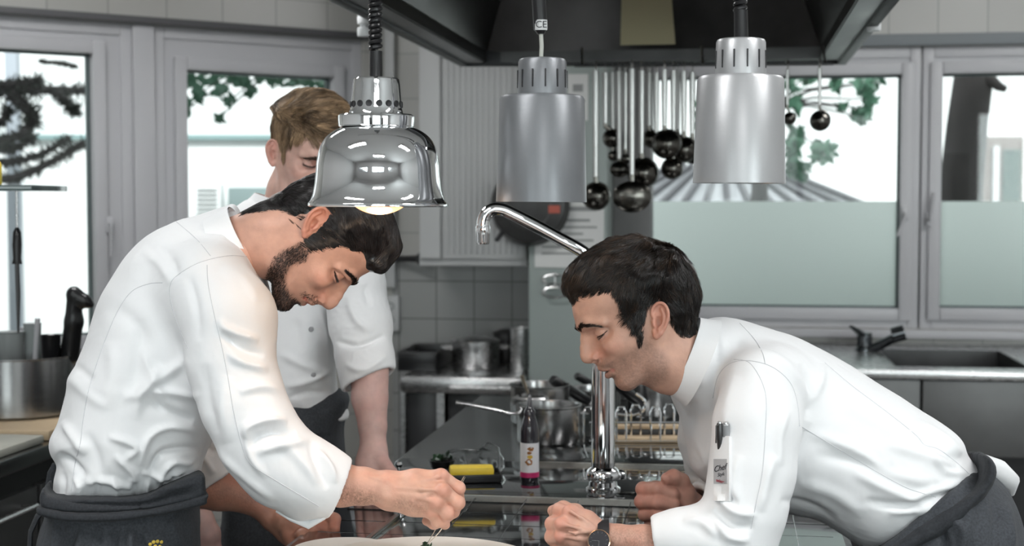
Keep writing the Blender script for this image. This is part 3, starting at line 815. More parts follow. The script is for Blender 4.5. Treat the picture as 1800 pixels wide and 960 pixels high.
def collar(a_px, b_px, D, hgt, lat, mat_, parent, gap=.5, side=1, flare=1.18, D2=None, th=.0032, bow=0.0, name='collar'):
    """standing collar: a = back top edge, b = front top edge (pixels); hgt and lat in metres"""
    A = Vector(P(*a_px, D)); B = Vector(P(*b_px, D2 or D)); C = (A+B)/2; u = (A-B)/2; ra = u.length; u.normalize()
    v = Vector((0, 1, 0)); v = (v-u*v.dot(u)).normalized(); w = u.cross(v)*side
    n = 72; k = 8; V = []; Q = []
    a0 = math.pi-gap; rows = []
    for t_, off in ((0, 0), (0, 1)):
        pass
    prof = [(0, 0)]+[(i/k, 0) for i in range(1, k+1)]+[(i/k, 1) for i in range(k, -1, -1)]
    for i in range(n+1):
        a = -a0+2*a0*i/n; cs, sn = math.cos(a), math.sin(a)
        for t, o in prof:
            f = 1+(flare-1)*t**1.3; e = th*(1 if o else 0)-(0.0006 if t == 0 else 0)
            hh = hgt*t+bow*cs
            p = C+u*cs*(ra*f+e)+v*sn*(lat*f+e)+w*hh
            V.append(p[:])
    m = len(prof)
    for i in range(n):
        for j in range(m-1): Q.append((i*m+j, (i+1)*m+j, (i+1)*m+j+1, i*m+j+1))
    Q.append(tuple(range(m))); Q.append(tuple(n*m+j for j in range(m))[::-1])
    mb = MB(); mb.add(V, Q)
    return mb.build(name, mat_, parent)
def part_mesh(F, lo, hi, h, rel=1):
    V, Q = mesh_field(F, lo, hi, h); V = relax(V, Q, rel, .4); N_ = vnormals(V, Q)
    if np.sum(N_*(V-V.mean(0))) < 0: Q = Q[:, ::-1]
    return V, Q
def limb_skin(chains, h=.0016, extra=None, k=.006, base=(.6, .375, .29), red=None, webs=(), hairy=None):
    """chains of (px, py, D, r) joined into one skin mesh; first chain is the forearm"""
    F = Field()
    for ch in chains:
        num = not hasattr(ch[0], '__len__'); kk = ch[0] if num else k; pts = ch[1:] if num else ch
        F.chain(pts, kk)
    if extra: extra(F)
    bs = [chain_box([c for c in ch if hasattr(c, '__len__')], .012) for ch in chains]
    lo = np.min([b[0] for b in bs], 0); hi = np.max([b[1] for b in bs], 0)
    V, Q = part_mesh(F, lo, hi, h)
    c = np.tile(np.array(base), (len(V), 1))
    n = noise3(V, 70)*.5+noise3(V, 25)*.5
    rd = np.array(base)*np.array([1.05, .74, .72])
    m = np.clip(.15+.3*n, 0, 1)
    if red is not None:
        for (a, b, D, r, s_) in red:
            d = np.linalg.norm(V-P(a, b, D), axis=1)/(r*S(D)); m = np.maximum(m, s_*np.exp(-d*d)*(1+.3*n))
    m = np.clip(m, 0, 1)[:, None]; c = c*(1-m)+rd*m
    if hairy is not None:
        px = proj(V)
        for (pts, w, s_) in hairy:
            d, t = polydist(px, pts); st = noise3(V*np.array([1, 1, .35]), 1300)
            k_ = (np.exp(-(d/w)**2)*s_*(.55+.7*st))[:, None]; k_ = np.clip(k_, 0, .85); c = c*(1-k_)+np.array([.13, .07, .045])*k_
    return V, Q, c
# ------------------------------------------------------------------ right chef
DT = 2.46
TR = turn((1470, 770), DT)
SKR = (.60, .355, .27)
personR = empty('person', (P(1750, 1500, 2.46)[0], 2.46, 0), 'chef with wristwatch leaning on both forearms, short dark brown hair, pens in his sleeve pocket', 'person')
# neck joins the head field
def addneck(p, fr, pts, k=.02, sub=None):
    """pts (px, py, D, r_px) -> canonical cones for the head field"""
    q = [(fr.inv(P(a, b, d)), r*S(d)/fr.scale) for a, b, d, r in pts]
    return [(f_cone(a[0], b[0], a[1], b[1]), k) for a, b in zip(q[:-1], q[1:])]
NECKR = addneck(HR, frR, [(1160, 606, DR, 50), (1190, 634, DR, 54), (1218, 650, DR+.02, 44)], .03)
for op in NECKR: FR.u(*op)
for op in NECKR: HR['_F0'].u(*op)
V, Q = mesh_field(FR, np.array([-.20, -.105, -.20]), np.array([.15, .105, .165]), .0015)
V = relax(V, Q, 1, .4); cR = skin_color(V, HR, HR['skin'])
if frR.flip: Q = Q[:, ::-1]
headR = (frR.w(V), Q, cR)
# hands ------------------------------------------------------------
def knuckle(F, pts, k=.006):
    for a, b, D, r in pts: F.u(f_ell(P(a, b, D), np.array([1, 1, 1])*r*S(D)), k)
def tendons(F, lines, k=.004):
    for ln in lines: F.chain(ln, k)
nearhand = [
    [(1200, 962, 2.21, 33), (1130, 953, 2.215, 30), (1085, 948, 2.225, 26), (1050, 944, 2.235, 24)],            # forearm
    [.012, (1056, 940, 2.24, 22), (1030, 918, 2.24, 19), (1006, 903, 2.235, 14.5)],                                     # index metacarpal
    [.012, (1052, 946, 2.235, 22), (1022, 930, 2.225, 18), (991, 922, 2.222, 13.5)],
    [.012, (1052, 952, 2.24, 21), (1020, 948, 2.225, 17), (989, 944, 2.225, 12.5)],
    [.012, (1054, 958, 2.245, 19), (1022, 964, 2.235, 15), (996, 964, 2.235, 11.5)],
    [.006, (1006, 903, 2.235, 13.5), (983, 897, 2.26, 12.5), (978, 906, 2.30, 11.5), (1000, 920, 2.305, 10)],        # index finger
    [.006, (991, 922, 2.222, 13), (971, 921, 2.25, 12.5), (972, 926, 2.295, 11.5), (996, 932, 2.30, 10)],
    [.006, (989, 944, 2.225, 12.5), (970, 944, 2.25, 12), (972, 948, 2.29, 11), (996, 952, 2.295, 10)],
    [.006, (996, 964, 2.235, 11.5), (978, 966, 2.255, 10.5), (980, 968, 2.285, 10), (1000, 970, 2.29, 9)],
    [.008, (1040, 922, 2.27, 15), (1012, 900, 2.30, 13), (990, 893, 2.32, 11.5), (972, 898, 2.33, 10)],              # thumb behind
]
def exN(F):
    knuckle(F, [(1000, 899, 2.228, 11.5), (985, 921, 2.214, 11.5), (984, 943, 2.216, 10.5)])
    tendons(F, [[(1045, 928, 2.215, 3), (1022, 911, 2.214, 3), (1003, 899, 2.216, 3)], [(1042, 940, 2.209, 3), (1018, 929, 2.204, 3), (990, 922, 2.208, 3)],
                [(1040, 952, 2.212, 3), (1016, 947, 2.205, 3), (990, 943, 2.211, 3)],
                [(1046, 932, 2.211, 2.2), (1028, 935, 2.204, 2.4), (1012, 938, 2.203, 2.2), (1000, 935, 2.205, 2)]], .004)
N1 = limb_skin(nearhand, extra=exN, base=SKR, red=[(1000, 899, 2.228, 16, .8), (985, 921, 2.21, 16, .9), (982, 944, 2.21, 15, .8), (970, 925, 2.25, 18, .7)], hairy=[([(1075, 945), (1150, 955)], 26, .45)])
farhand = [
    [(1330, 935, 2.60, 36), (1270, 912, 2.53, 32), (1222, 896, 2.475, 24), (1204, 890, 2.46, 24)],
    [.014, (1210, 888, 2.465, 25), (1180, 885, 2.475, 27), (1150, 884, 2.48, 26)],      # palm mass
    [.012, (1196, 876, 2.47, 24), (1168, 868, 2.485, 20), (1148, 862, 2.49, 15)],
    [.012, (1196, 898, 2.465, 22), (1170, 908, 2.475, 18), (1150, 914, 2.48, 14)],
    # fingers: knuckle behind, middle joint at the left, tip tucked into the palm
    [.004, (1152, 858, 2.487, 13), (1130, 860, 2.455, 12.5), (1156, 860, 2.425, 12.2), (1182, 869, 2.425, 11.5), (1192, 874, 2.44, 10)],
    [.004, (1145, 878, 2.485, 13), (1128, 882, 2.45, 12.5), (1156, 883, 2.417, 12.3), (1184, 888, 2.42, 11.5), (1194, 890, 2.435, 10)],
    [.004, (1147, 898, 2.482, 12.5), (1134, 904, 2.452, 12), (1158, 905, 2.42, 11.8), (1180, 902, 2.425, 11), (1190, 899, 2.437, 9.5)],
    [.004, (1152, 915, 2.478, 11.5), (1144, 922, 2.455, 11), (1162, 922, 2.43, 10.6), (1180, 914, 2.43, 10.2), (1186, 908, 2.437, 9)],
    [.008, (1206, 890, 2.45, 22), (1206, 868, 2.445, 16.5), (1198, 846, 2.44, 13), (1184, 838, 2.43, 12), (1172, 841, 2.42, 10.6)],  # thumb
]
def exF(F):
    knuckle(F, [(1131, 860, 2.45, 12.8), (1128, 882, 2.445, 12.8), (1134, 904, 2.447, 12.3), (1145, 922, 2.45, 11.2)], .004)
    F.u(f_ell(P(1170, 840, 2.412), np.array([8, 3, 6.5])*S(2.4)), .0015)
N2 = limb_skin(farhand, extra=exF, base=(.56, .32, .25), red=[(1128, 862, 2.44, 20, .6), (1122, 884, 2.44, 20, .7), (1172, 838, 2.42, 20, .6), (1150, 890, 2.42, 40, .4)])
# body under the clothes, one mesh with head and hands
FB = Field()
FB.chain([(1235, 668, 2.42, 40), (1320, 700, 2.46, 75), (1480, 780, 2.46, 82), (1620, 850, 2.46, 76), (1690, 910, 2.46, 62)], .05, 1.25, 2.46)
FB.chain([(1335, 700, 2.36, 38), (1325, 800, 2.25, 42), (1290, 970, 2.21, 36), (1200, 962, 2.21, 32)], .02)
FB.chain([(1260, 700, 2.58, 50), (1280, 810, 2.60, 44), (1310, 935, 2.60, 38)], .02)
for dd in (-.11, .11):
    FB.chain([(1700, 940, 2.46+dd, 66), (1745, 1200, 2.46+dd, 58), (1765, 1450, 2.46+dd, 52), (1765, 1800, 2.46+dd, 36), (1765, 1880, 2.46+dd, 34)], .02)
    FB.chain([(1765, 1885, 2.46+dd, 34), (1650, 1898, 2.46+dd, 24)], .02)
vB, qB = part_mesh(FB, P(1100, 560, 2.46)+np.array([-.1, -.35, 0])*1.0-np.array([0, 0, 1.6]), P(1850, 560, 2.46)+np.array([.1, .35, .1]), .008)
cB = np.tile(np.array(SKR), (len(vB), 1))
A_, B_, C_ = join([headR, N1, N2, (vB, qB, cB)])
bodyR = meshobj('body', A_, B_, M['skin'], personR, True, C_)
make_hair(HR, frR, FR, 'hair', M['hair_dark'], personR, flowR, colR, n=18000, ln=(.020, .042), rad=.00042, lift=(.0, .007), clump=900, cw=.6, curl=.35, fuzz=(1100, .008, .00025), extra=browsR(),
          tfun=lambda q, d, t: (t+(.0030+.0045*sstep(.06, .12, q[:, 2]))*noise3(q, 30)*(t > .004))*np.where((q[:, 2] < .035) & (q[:, 0] > .01), .28, 1))
# jacket -----------------------------------------------------------
tor = [(1232, 566), (1262, 560), (1292, 564), (1330, 577), (1390, 591), (1440, 613), (1492, 641), (1540, 670), (1580, 694), (1620, 720), (1655, 741), (1676, 757), (1688, 772), (1694, 790), (1703, 803), (1716, 816), (1716, 845), (1680, 890), (1640, 930), (1590, 960), (1530, 962), (1480, 937), (1440, 915), (1395, 906), (1340, 898), (1285, 880), (1245, 862), (1215, 835), (1202, 790), (1190, 745), (1174, 712), (1172, 694), (1186, 680), (1204, 655), (1216, 610), (1224, 578)]
pt = pxpoly(tor, DT)
def Wr(x, z):
    px = 900+x/DT*FPX
    return np.interp(px, [1170, 1240, 1330, 1450, 1600, 1720], [.10, .15, .20, .19, .168, .165])
FJ = Field(); FJ.u(f_slab(pt, .125, Wr, DT, 2.3, TR), 0)
FJ.u(f_cone(P(1226, 642, DR+.01), P(1290, 664, DR+.05), 68*S(DR), 86*S(DR)), .04)
lo = P(1160, 980, DT)-np.array([.09, .26, .07]); hi = P(1740, 550, DT)+np.array([.09, .26, .07])
foldsJ = [
    ([(1300, 600), (1360, 625), (1400, 660), (1420, 700)], 5, 14), ([(1405, 640), (1430, 690), (1420, 740)], -7, 12), ([(1450, 640), (1438, 680), (1425, 720)], 5, 10),
    ([(1420, 760), (1500, 790), (1560, 830), (1640, 850)], 5, 13), ([(1430, 800), (1520, 815), (1600, 845)], -4, 14), ([(1500, 830), (1560, 860), (1620, 885), (1660, 880)], 5, 12),
    ([(1560, 780), (1620, 800), (1680, 820)], 5, 12), ([(1600, 760), (1650, 790), (1690, 815)], -5, 10), ([(1610, 740), (1660, 770), (1690, 800)], 6, 9),
    ([(1520, 880), (1580, 890), (1640, 880)], -6, 10), ([(1560, 900), (1610, 895), (1670, 870)], 5, 8), ([(1470, 700), (1540, 740), (1600, 770)], 3, 16),
    ([(1590, 880), (1640, 862), (1690, 848)], 5, 8), ([(1605, 905), (1650, 890), (1690, 865)], 6, 8), ([(1640, 800), (1660, 830), (1700, 835)], 5, 8),
    ([(1370, 880), (1420, 888), (1470, 915)], -4, 10), ([(1400, 850), (1460, 865), (1520, 905)], 4, 14), ([(1250, 575), (1262, 600), (1258, 640)], -3, 8),
    ([(1220, 700), (1216, 760), (1235, 820)], -4, 9), ([(1200, 720), (1222, 780), (1250, 830)], 4, 9), ([(1240, 600), (1235, 640), (1228, 680)], 3, 10)]
# near sleeve
sl = [(1335, 682, 2.285, 66), (1330, 750, 2.25, 70), (1322, 830, 2.23, 69), (1308, 900, 2.215, 66), (1290, 972, 2.205, 62)]
sl2 = [(1290, 972, 2.205, 62), (1245, 952, 2.205, 55), (1195, 948, 2.21, 46), (1140, 950, 2.215, 40)]
FS = Field(); FS.chain(sl, .03); FS.chain(sl2, .03)
FS.u(f_ell(P(1370, 690, 2.33), (.045, .05, .06)), .03)
cut = P(1150, 948, 2.213); dirc = P(1138, 955, 2.216)-P(1190, 948, 2.21)
FS.inter(f_half(cut, dirc), .002)
FS.sub(f_cone(P(1120, 952, 2.216), P(1215, 950, 2.21), 36*S(2.21), 38*S(2.21)), .001)
foldsS = [([(1290, 660), (1275, 720), (1270, 780)], 3, 14), ([(1340, 650), (1360, 700), (1345, 760)], -4, 12), ([(1300, 800), (1290, 850), (1300, 900)], 4, 12),
          ([(1260, 870), (1290, 900), (1330, 905)], 6, 9), ([(1255, 895), (1290, 925), (1325, 925)], -6, 8), ([(1258, 915), (1280, 945), (1320, 950)], 6, 9), ([(1200, 915), (1235, 920), (1262, 945)], 4, 9),
          ([(1360, 800), (1345, 850), (1335, 900)], 5, 12), ([(1265, 850), (1285, 878), (1300, 885)], -5, 7), ([(1385, 720), (1370, 770), (1372, 820)], 4, 9)]
SHR = P(1345, 675, 2.33)
FJ.u(lambda p: FS(p, .06), lambda p: .010+.055*np.exp(-(np.linalg.norm(p-SHR, axis=1)/.13)**2))
lo2, hi2 = chain_box(sl+sl2, .03); lo = np.minimum(lo, lo2); hi = np.maximum(hi, hi2); foldsJ = foldsJ+foldsS
jacketR, VJ, QJ = garment('chef_jacket', FJ, lo, hi, .003, M['jacket'], personR, foldsJ, amp=.0012, sc=13, seed=3)
seam('seam', VJ, QJ, [(1450, 638), (1500, 680), (1560, 725), (1610, 765), (1625, 782), (1650, 790), (1680, 812), (1704, 834)], jacketR)
seam('seam', VJ, QJ, [(1405, 748), (1450, 775), (1500, 805), (1560, 840), (1600, 860), (1645, 874)], jacketR)
seam('seam', VJ, QJ, [(1300, 568), (1325, 595), (1340, 620), (1345, 640)], jacketR)
seam('seam', VJ, QJ, [(1405, 750), (1402, 712), (1392, 678), (1372, 655), (1345, 640), (1310, 634), (1282, 640), (1262, 662), (1253, 700)], jacketR)
collar((1229, 561), (1173, 689), DR+.005, .034, .062, M['jacket'], jacketR, side=-1, flare=1.14, gap=.25)
seam('seam', VJ, QJ, [(1290, 632), (1320, 640), (1345, 690), (1345, 760), (1340, 830), (1330, 880), (1320, 930)], jacketR)
# far sleeve
sf = [(1255, 705, 2.58, 62), (1262, 770, 2.60, 62), (1275, 840, 2.61, 60), (1300, 915, 2.60, 54), (1256, 892, 2.52, 44), (1228, 886, 2.485, 36)]
FF = Field(); FF.chain(sf, .03); FF.sub(f_cone(P(1210, 892, 2.47), P(1250, 893, 2.51), 31*S(2.47), 34*S(2.5)), .001)
FF.inter(f_half(P(1222, 888, 2.48), P(1215, 885, 2.47)-P(1256, 892, 2.52)), .002)
lo, hi = chain_box(sf, .03)
garment('sleeve', FF, lo, hi, .0035, M['jacket'], jacketR, [([(1200, 800), (1230, 830), (1250, 850)], 5, 9), ([(1205, 840), (1240, 858), (1250, 870)], 5, 7)], amp=.003, sc=16, seed=8)
# apron, trousers, shoes -----------------------------------------------
ap = [(1560, 830), (1640, 770), (1690, 780), (1712, 800), (1740, 826), (1768, 858), (1784, 900), (1796, 960), (1812, 1080), (1830, 1400), (1660, 1420), (1640, 1150), (1600, 1040), (1530, 985), (1500, 960), (1500, 900)]
FA = Field(); FA.u(f_slab(pxpoly(ap, DT, .004, .08), .10, lambda x, z: np.interp(z, [.2, .9, 1.1, 1.3], [.21, .2, .185, .172]), DT, 2.3, (TR[0], TR[1], 0.0)), 0)
wa, wb2 = P(1714, 800, DT), P(1520, 968, DT); nn_ = np.array([-(wb2-wa)[2], 0, (wb2-wa)[0]]); nn_ = nn_ if nn_[0] < 0 else -nn_
hw_ = f_half(wa, nn_); FA.inter(lambda p: hw_(unturn(p, TR)), .006)
lo = P(1500, 1430, DT)-np.array([.09, .26, .07]); hi = P(1850, 700, DT)+np.array([.09, .26, .07])
foldsA = [([(1720, 850), (1700, 900), (1705, 960)], 6, 12), ([(1745, 860), (1752, 910), (1745, 970)], -5, 10), ([(1640, 930), (1660, 945), (1660, 980)], -8, 9), ([(1665, 910), (1690, 930), (1690, 975)], 6, 9), ([(1770, 880), (1775, 920), (1780, 970)], 5, 9)]
apronR, VA, QA = garment('apron', FA, lo, hi, .004, M['denim'], personR, foldsA, amp=.002, sc=12, seed=2)
# rolled waistband
FW = Field(); wb = pxpoly([(1706, 788), (1722, 792), (1732, 812), (1722, 840), (1690, 880), (1640, 922), (1590, 950), (1540, 975), (1500, 985), (1530, 955), (1580, 925), (1620, 893), (1660, 866), (1696, 838), (1706, 812)], DT)
FW.u(f_slab(wb, .03, .182, DT, 6.0, TR), 0)
lo = P(1490, 1000, DT)-np.array([.09, .26, .07]); hi = P(1740, 770, DT)+np.array([.09, .26, .07])
garment('waistband', FW, lo, hi, .0035, M['denim_dark'], apronR, [([(1715, 795), (1720, 825), (1680, 870), (1600, 930)], 5, 8), ([(1700, 850), (1640, 905), (1560, 950)], -5, 6), ([(1660, 872), (1600, 915)], 4, 6)], amp=.0025, sc=20, seed=6)
# shirt tail below the band
MB().tube([P(1728, 812, 2.40), P(1752, 828, 2.42), P(1775, 846, 2.45), P(1778, 868, 2.47)], [14*S(2.4), 22*S(2.4), 18*S(2.4), 6*S(2.4)], 14).build('shirt_tail', M['jacket'], jacketR)
for dd in (-.11, .11):
    FT = Field(); tr = [(1735, 1000, DT+dd, 90), (1750, 1250, DT+dd, 72), (1765, 1500, DT+dd, 62), (1765, 1850, DT+dd, 50)]
    FT.chain(tr, .02); lo, hi = chain_box(tr, .02); garment('trouser_leg', FT, lo, hi, .008, M['denim_dark'], personR, amp=.003, sc=10)
    FT = Field(); tr = [(1775, 1872, DT+dd, 34), (1700, 1880, DT+dd, 30), (1640, 1888, DT+dd, 24)]
    FT.chain(tr, .02); FT.inter(f_half((0, 0, .004), (0, 0, -1)), .002); lo, hi = chain_box(tr, .02); garment('shoe', FT, lo, hi, .006, M['black_rubber'], personR, amp=0)
# sleeve pocket with badge
gs = surf_px(VJ, QJ)
def patch(name, px0, py0, px1, py1, nx, ny, mat_, parent, lift=.0012, g=None, th=.001, skew=0.0):
    V = []; Q = []; mn = Vector((0, 0, 0))
    for j in range(ny+1):
        for i in range(nx+1): mn += g(px0+(px1-px0)*i/nx, py0+(py1-py0)*j/ny)[1]
    mn.normalize()
    for k in (1, 0):
        for j in range(ny+1):
            for i in range(nx+1):
                a = px0+(px1-px0)*i/nx+skew*(j/ny); b = py0+(py1-py0)*j/ny
                loc, nn = g(a, b)
                V.append((loc+mn*(lift if k else lift-th))[:])
    m = (nx+1)*(ny+1)
    for j in range(ny):
        for i in range(nx):
            q = [j*(nx+1)+i, j*(nx+1)+i+1, (j+1)*(nx+1)+i+1, (j+1)*(nx+1)+i]
            Q.append(tuple(q)); Q.append(tuple(m+x for x in q[::-1]))
    ring = [i for i in range(nx+1)]+[j*(nx+1)+nx for j in range(1, ny+1)]+[ny*(nx+1)+i for i in range(nx-1, -1, -1)]+[j*(nx+1) for j in range(ny-1, 0, -1)]
    for a, b in zip(ring, ring[1:]+ring[:1]): Q.append((a, m+a, m+b, b))
    mb = MB(); mb.add(V, Q); return mb.build(name, mat_, parent)
M['pocket'] = mat_cloth('pocket_cotton', (.80, .80, .80), fb=.1); M['badge_grey'] = mat('badge_film', (.42, .42, .43), .3, spec=.6, noise=.05)
M['ink'] = mat('ink_black', (.03, .03, .035), .6); M['ink_red'] = mat('ink_red', (.35, .02, .04), .6)
pk = patch('sleeve_pocket', 1259, 768, 1286, 882, 4, 9, M['pocket'], jacketR, .0060, gs, .0060)
bd = patch('badge', 1260, 808, 1283, 851, 5, 8, M['badge_grey'], pk, .0070, gs, .001)
def text_on(txt, a, b, size_px, g, parent, mat_, lift=.0075, name='lettering', shear=.35, rot=0.0):
    cu = bpy.data.curves.new(name, 'FONT'); cu.body = txt; cu.size = size_px*S(2.2); cu.shear = shear; cu.extrude = .0002; cu.align_x = 'CENTER'
    t = bpy.data.objects.new(name, cu); loc, nn = g(a, b)
    x = Vector((1, 0, 0)); x = (x-nn*x.dot(nn)).normalized(); y = nn.cross(x)
    m3 = Matrix((x, y, nn)).transposed() @ Matrix.Rotation(rot, 3, 'Z')
    dg = None; link(t); bpy.context.view_layer.update(); me = bpy.data.meshes.new_from_object(t.evaluated_get(bpy.context.evaluated_depsgraph_get()))
    bpy.data.objects.remove(t); bpy.data.curves.remove(cu)
    me.transform(Matrix.Translation(loc+nn*lift) @ m3.to_4x4()); me.materials.clear(); me.materials.append(mat_)
    o = bpy.data.objects.new(name, me); link(o, parent); o.matrix_parent_inverse = parent_inv(parent); return o
text_on('Chef', 1271, 829, 15, gs, pk, M['ink']); text_on('Style', 1273, 838, 9, gs, pk, M['ink']); text_on('selers', 1272, 847, 8.5, gs, pk, M['ink_red'], shear=0.0)
# watch ------------------------------------------------------------------
M['gold'] = mat('rose_gold', (.72, .48, .32), .18, 1); M['dial'] = mat('watch_dial', (.035, .035, .04), .25, noise=.1)
wc = Vector(P(1053, 951, 2.19)); wn = (Vector((0, 0, CAMZ))-wc).normalized(); wn = (wn+Vector((-.12, 0, .10))).normalized()
xx = Vector((0, 0, 1)).cross(wn).normalized(); yy = wn.cross(xx); WM = Matrix((xx, yy, wn)).transposed().to_4x4(); rr = .0172
wr = MB().lathe([(0, -.003), (rr, -.003), (rr+.0008, 0), (rr+.0006, .0016), (rr-.0008, .0022), (rr-.0012, .0014), (0, .0014)], wc, 48, 0, WM).build('wristwatch', M['gold'], personR)
dl = MB().lathe([(0, .0016), (rr-.0012, .0016)], wc, 48, 0, WM).build('dial', M['dial'], wr)
mk = MB()
for k in range(12):
    a = math.radians(30*k+9); R_ = WM.to_3x3() @ Matrix.Rotation(a, 3, 'Z')
    mk.box(wc+R_ @ Vector((0, rr*.76, .0019)), (.0005, rr*.2, .0003), M=R_.to_4x4())
for a, l_ in ((90, .011), (182, .0085)):
    R_ = WM.to_3x3() @ Matrix.Rotation(math.radians(a), 3, 'Z'); mk.box(wc+R_ @ Vector((0, l_/2, .0021)), (.0007, l_, .0003), M=R_.to_4x4())
mk.build('hands_and_marks', M['chrome'], wr)
st = MB(); ring = []
for k in range(25):
    a = 2*math.pi*k/24; c0 = Vector(P(1057, 947, 2.232)); ring.append(c0+Vector((.0025*math.cos(a), -math.sin(a)*.0275, math.cos(a)*.0275)))
ring = ring[:-1]
vs = []; fs = []
for i, p_ in enumerate(ring):
    c0 = Vector(P(1057, 947, 2.232)); d_ = (p_-c0).normalized()
    for dx, do in ((-.009, 0), (.009, 0), (.009, .0018), (-.009, .0018)): vs.append((p_+d_*do+Vector((dx, 0, dx*.12)))[:])
for i in range(24):
    j = (i+1) % 24
    for k in range(4): fs.append((i*4+k, i*4+(k+1) % 4, j*4+(k+1) % 4, j*4+k))
MB().add(vs, fs).build('strap', M['black_rubber'], wr)
# ------------------------------------------------------------------ left chef
DLH = 2.42; DLT = 2.44
TL = turn((240, 690), DLT)
SKL = (.60, .345, .26)
HL = dict(
    poly=[(100, 88), (109, 76), (111.5, 62), (111, 47), (112, 30), (110.5, 19), (108, 8), (104, -6), (103, -22), (106, -38), (109.5, -47), (111, -55), (107, -61), (101, -64.5), (101, -72), (95.5, -79), (91, -86), (90.5, -98), (86, -107), (74, -111), (40, -97),
          (12, -85), (-25, -80), (-58, -72), (-75, -50), (-79, -10), (-81, 45), (-72, 88), (-56, 112), (-10, 129), (40, 132), (68, 124), (88, 108)],
    eye=(86, 13), nas=(110, 17), chin=(91, -97), jaw=(22, -66),
    nose=[(107, 19, 5.5), (113, 4, 6), (120, -9, 6.8), (125, -22, 8), (126.5, -31, 8.8)], alar=(108, -36), sub3=(110, 0, -43),
    ulip=(106.5, -53, 4.8), llip=(99, -68.5, 5.4), mcor=(88, -60), gape=1.0, lid=-20, open=2.0, ey=33,
    w=[38, 46, 57, 65, 70, 75.5, 74, 58],
    ear=(-6, 27), eartilt=17, earscale=1.0, eary=74, earout=32, skin=SKL,
    stub=dict(poly=[(35, -12), (20, -5), (8, -8), (4, -40), (8, -66), (34, -104), (72, -118), (95, -112), (104, -86), (100, -72), (84, -74), (64, -74), (46, -64), (34, -48), (40, -22)], a=.80, col=(.060, .038, .032)),
    hair=[(118, 68), (104, 70), (94, 87), (71, 63), (54, 50), (46, 30), (40, 14), (34, -6), (23, -8), (13, 8), (9, 28), (5, 46), (-4, 60), (-18, 62), (-30, 44), (-32, 16), (-40, 0), (-56, -14), (-72, -42), (-84, -62), (-128, -60), (-128, 60), (-90, 140), (0, 185), (90, 178), (140, 130), (140, 80), (124, 66)],
)
frL = HeadFrame((542, 413), DLH, 60, 1, .955, yaw=6)
personL = empty('person', (P(200, 1500, 2.44)[0], 2.44, 0), 'bearded chef with slicked black hair stooping over the plate with tweezers, charcoal waist apron', 'person')
FL, _ = make_head(HL, frL, .004)
NECKL = addneck(HL, frL, [(528, 425, DLH, 46), (474, 420, DLH, 51), (415, 440, DLH+.02, 60)], .03)
for op in NECKL: FL.u(*op)
V, Q = mesh_field(FL, np.array([-.16, -.105, -.20]), np.array([.15, .105, .165]), .0015)
V = relax(V, Q, 1, .4); cL = skin_color(V, HL, HL['skin']); VLc = V
if frL.flip: Q = Q[:, ::-1]
headL = (frL.w(V), Q, cL)
def flowL(R):
    # slicked back from the brow to the nape
    f = np.tile(np.array([-1.0, 0, .05]), (len(R), 1))
    front = sstep(.06, .115, R[:, 0])[:, None]; f = f*(1-front)+np.array([-.35, 0, 1.0])*front
    f += np.array([0, 0, -1.0])*sstep(-.03, -.09, R[:, 0])[:, None]*1.2
    side = ((np.abs(R[:, 1]) > .05) & (R[:, 2] < .06))[:, None]
    return f+side*np.array([-.2, 0, -.5])
def colL(R, rng):
    n = noise3(R+5, 55)*.5+noise3(R, 160)*.5; k = rng.random(len(R))
    a = np.array([.005, .0045, .005]); b = np.array([.035, .028, .027])
    t = np.clip(.25+.5*n+.3*(k-.5), 0, 1)[:, None]
    return a*(1-t)+b*t
HL['_F0'] = head_field(HL, False)
for op in NECKL: HL['_F0'].u(*op)
brL = [brow_strands(HL, s_, FL, np.array([.018, .013, .012]), n=480, path=[(8, 22), (15, 26), (24, 29.5), (33, 31.5), (42, 32), (48, 30)], ln=.010, wid=4.2) for s_ in (1, -1)]
brd = [fur(HL, FL, HL['stub']['poly'], np.array([.035, .022, .018]), 5200, .0055, .00028, lambda q: np.tile(np.array([.35, 0, -1.0]), (len(q), 1)), V=VLc),
       fur(HL, FL, [(98, -40), (112, -42), (114, -49), (100, -56), (88, -62), (84, -54)], np.array([.035, .022, .018]), 420, .004, .00026, lambda q: np.tile(np.array([-.1, 0, -1.0]), (len(q), 1)), V=VLc, seed=4)]
handL = [
    [(555, 848, 2.27, 36), (600, 853, 2.268, 38), (640, 855, 2.265, 33), (672, 858, 2.265, 27), (690, 862, 2.265, 26)],
    [.016, (684, 852, 2.27, 22), (730, 846, 2.27, 18.5), (774, 838, 2.268, 13.5)],
    [.016, (684, 862, 2.262, 22), (730, 860, 2.252, 18.5), (778, 862, 2.245, 13.5)],
    [.016, (684, 870, 2.262, 21), (728, 876, 2.25, 18), (767, 884, 2.243, 13)],
    [.016, (686, 876, 2.27, 19), (726, 888, 2.262, 16), (758, 900, 2.255, 11.5)],
    [.005, (776, 838, 2.268, 13), (805, 858, 2.272, 11.2), (806, 880, 2.288, 10.2), (790, 900, 2.30, 9)],      # index
    [.005, (779, 863, 2.245, 13), (805, 884, 2.248, 11.4), (797, 900, 2.27, 10.4), (784, 912, 2.29, 9)],        # middle
    [.005, (768, 885, 2.243, 12.5), (786, 903, 2.245, 11.2), (780, 916, 2.262, 10), (768, 920, 2.28, 9)],        # ring
    [.005, (758, 900, 2.255, 11.5), (770, 917, 2.258, 10.2), (762, 921, 2.275, 9.2), (750, 916, 2.29, 8.5)],   # little
    [.008, (704, 880, 2.30, 18), (744, 892, 2.325, 14), (770, 908, 2.325, 11), (782, 922, 2.315, 9.5)],         # thumb behind
]
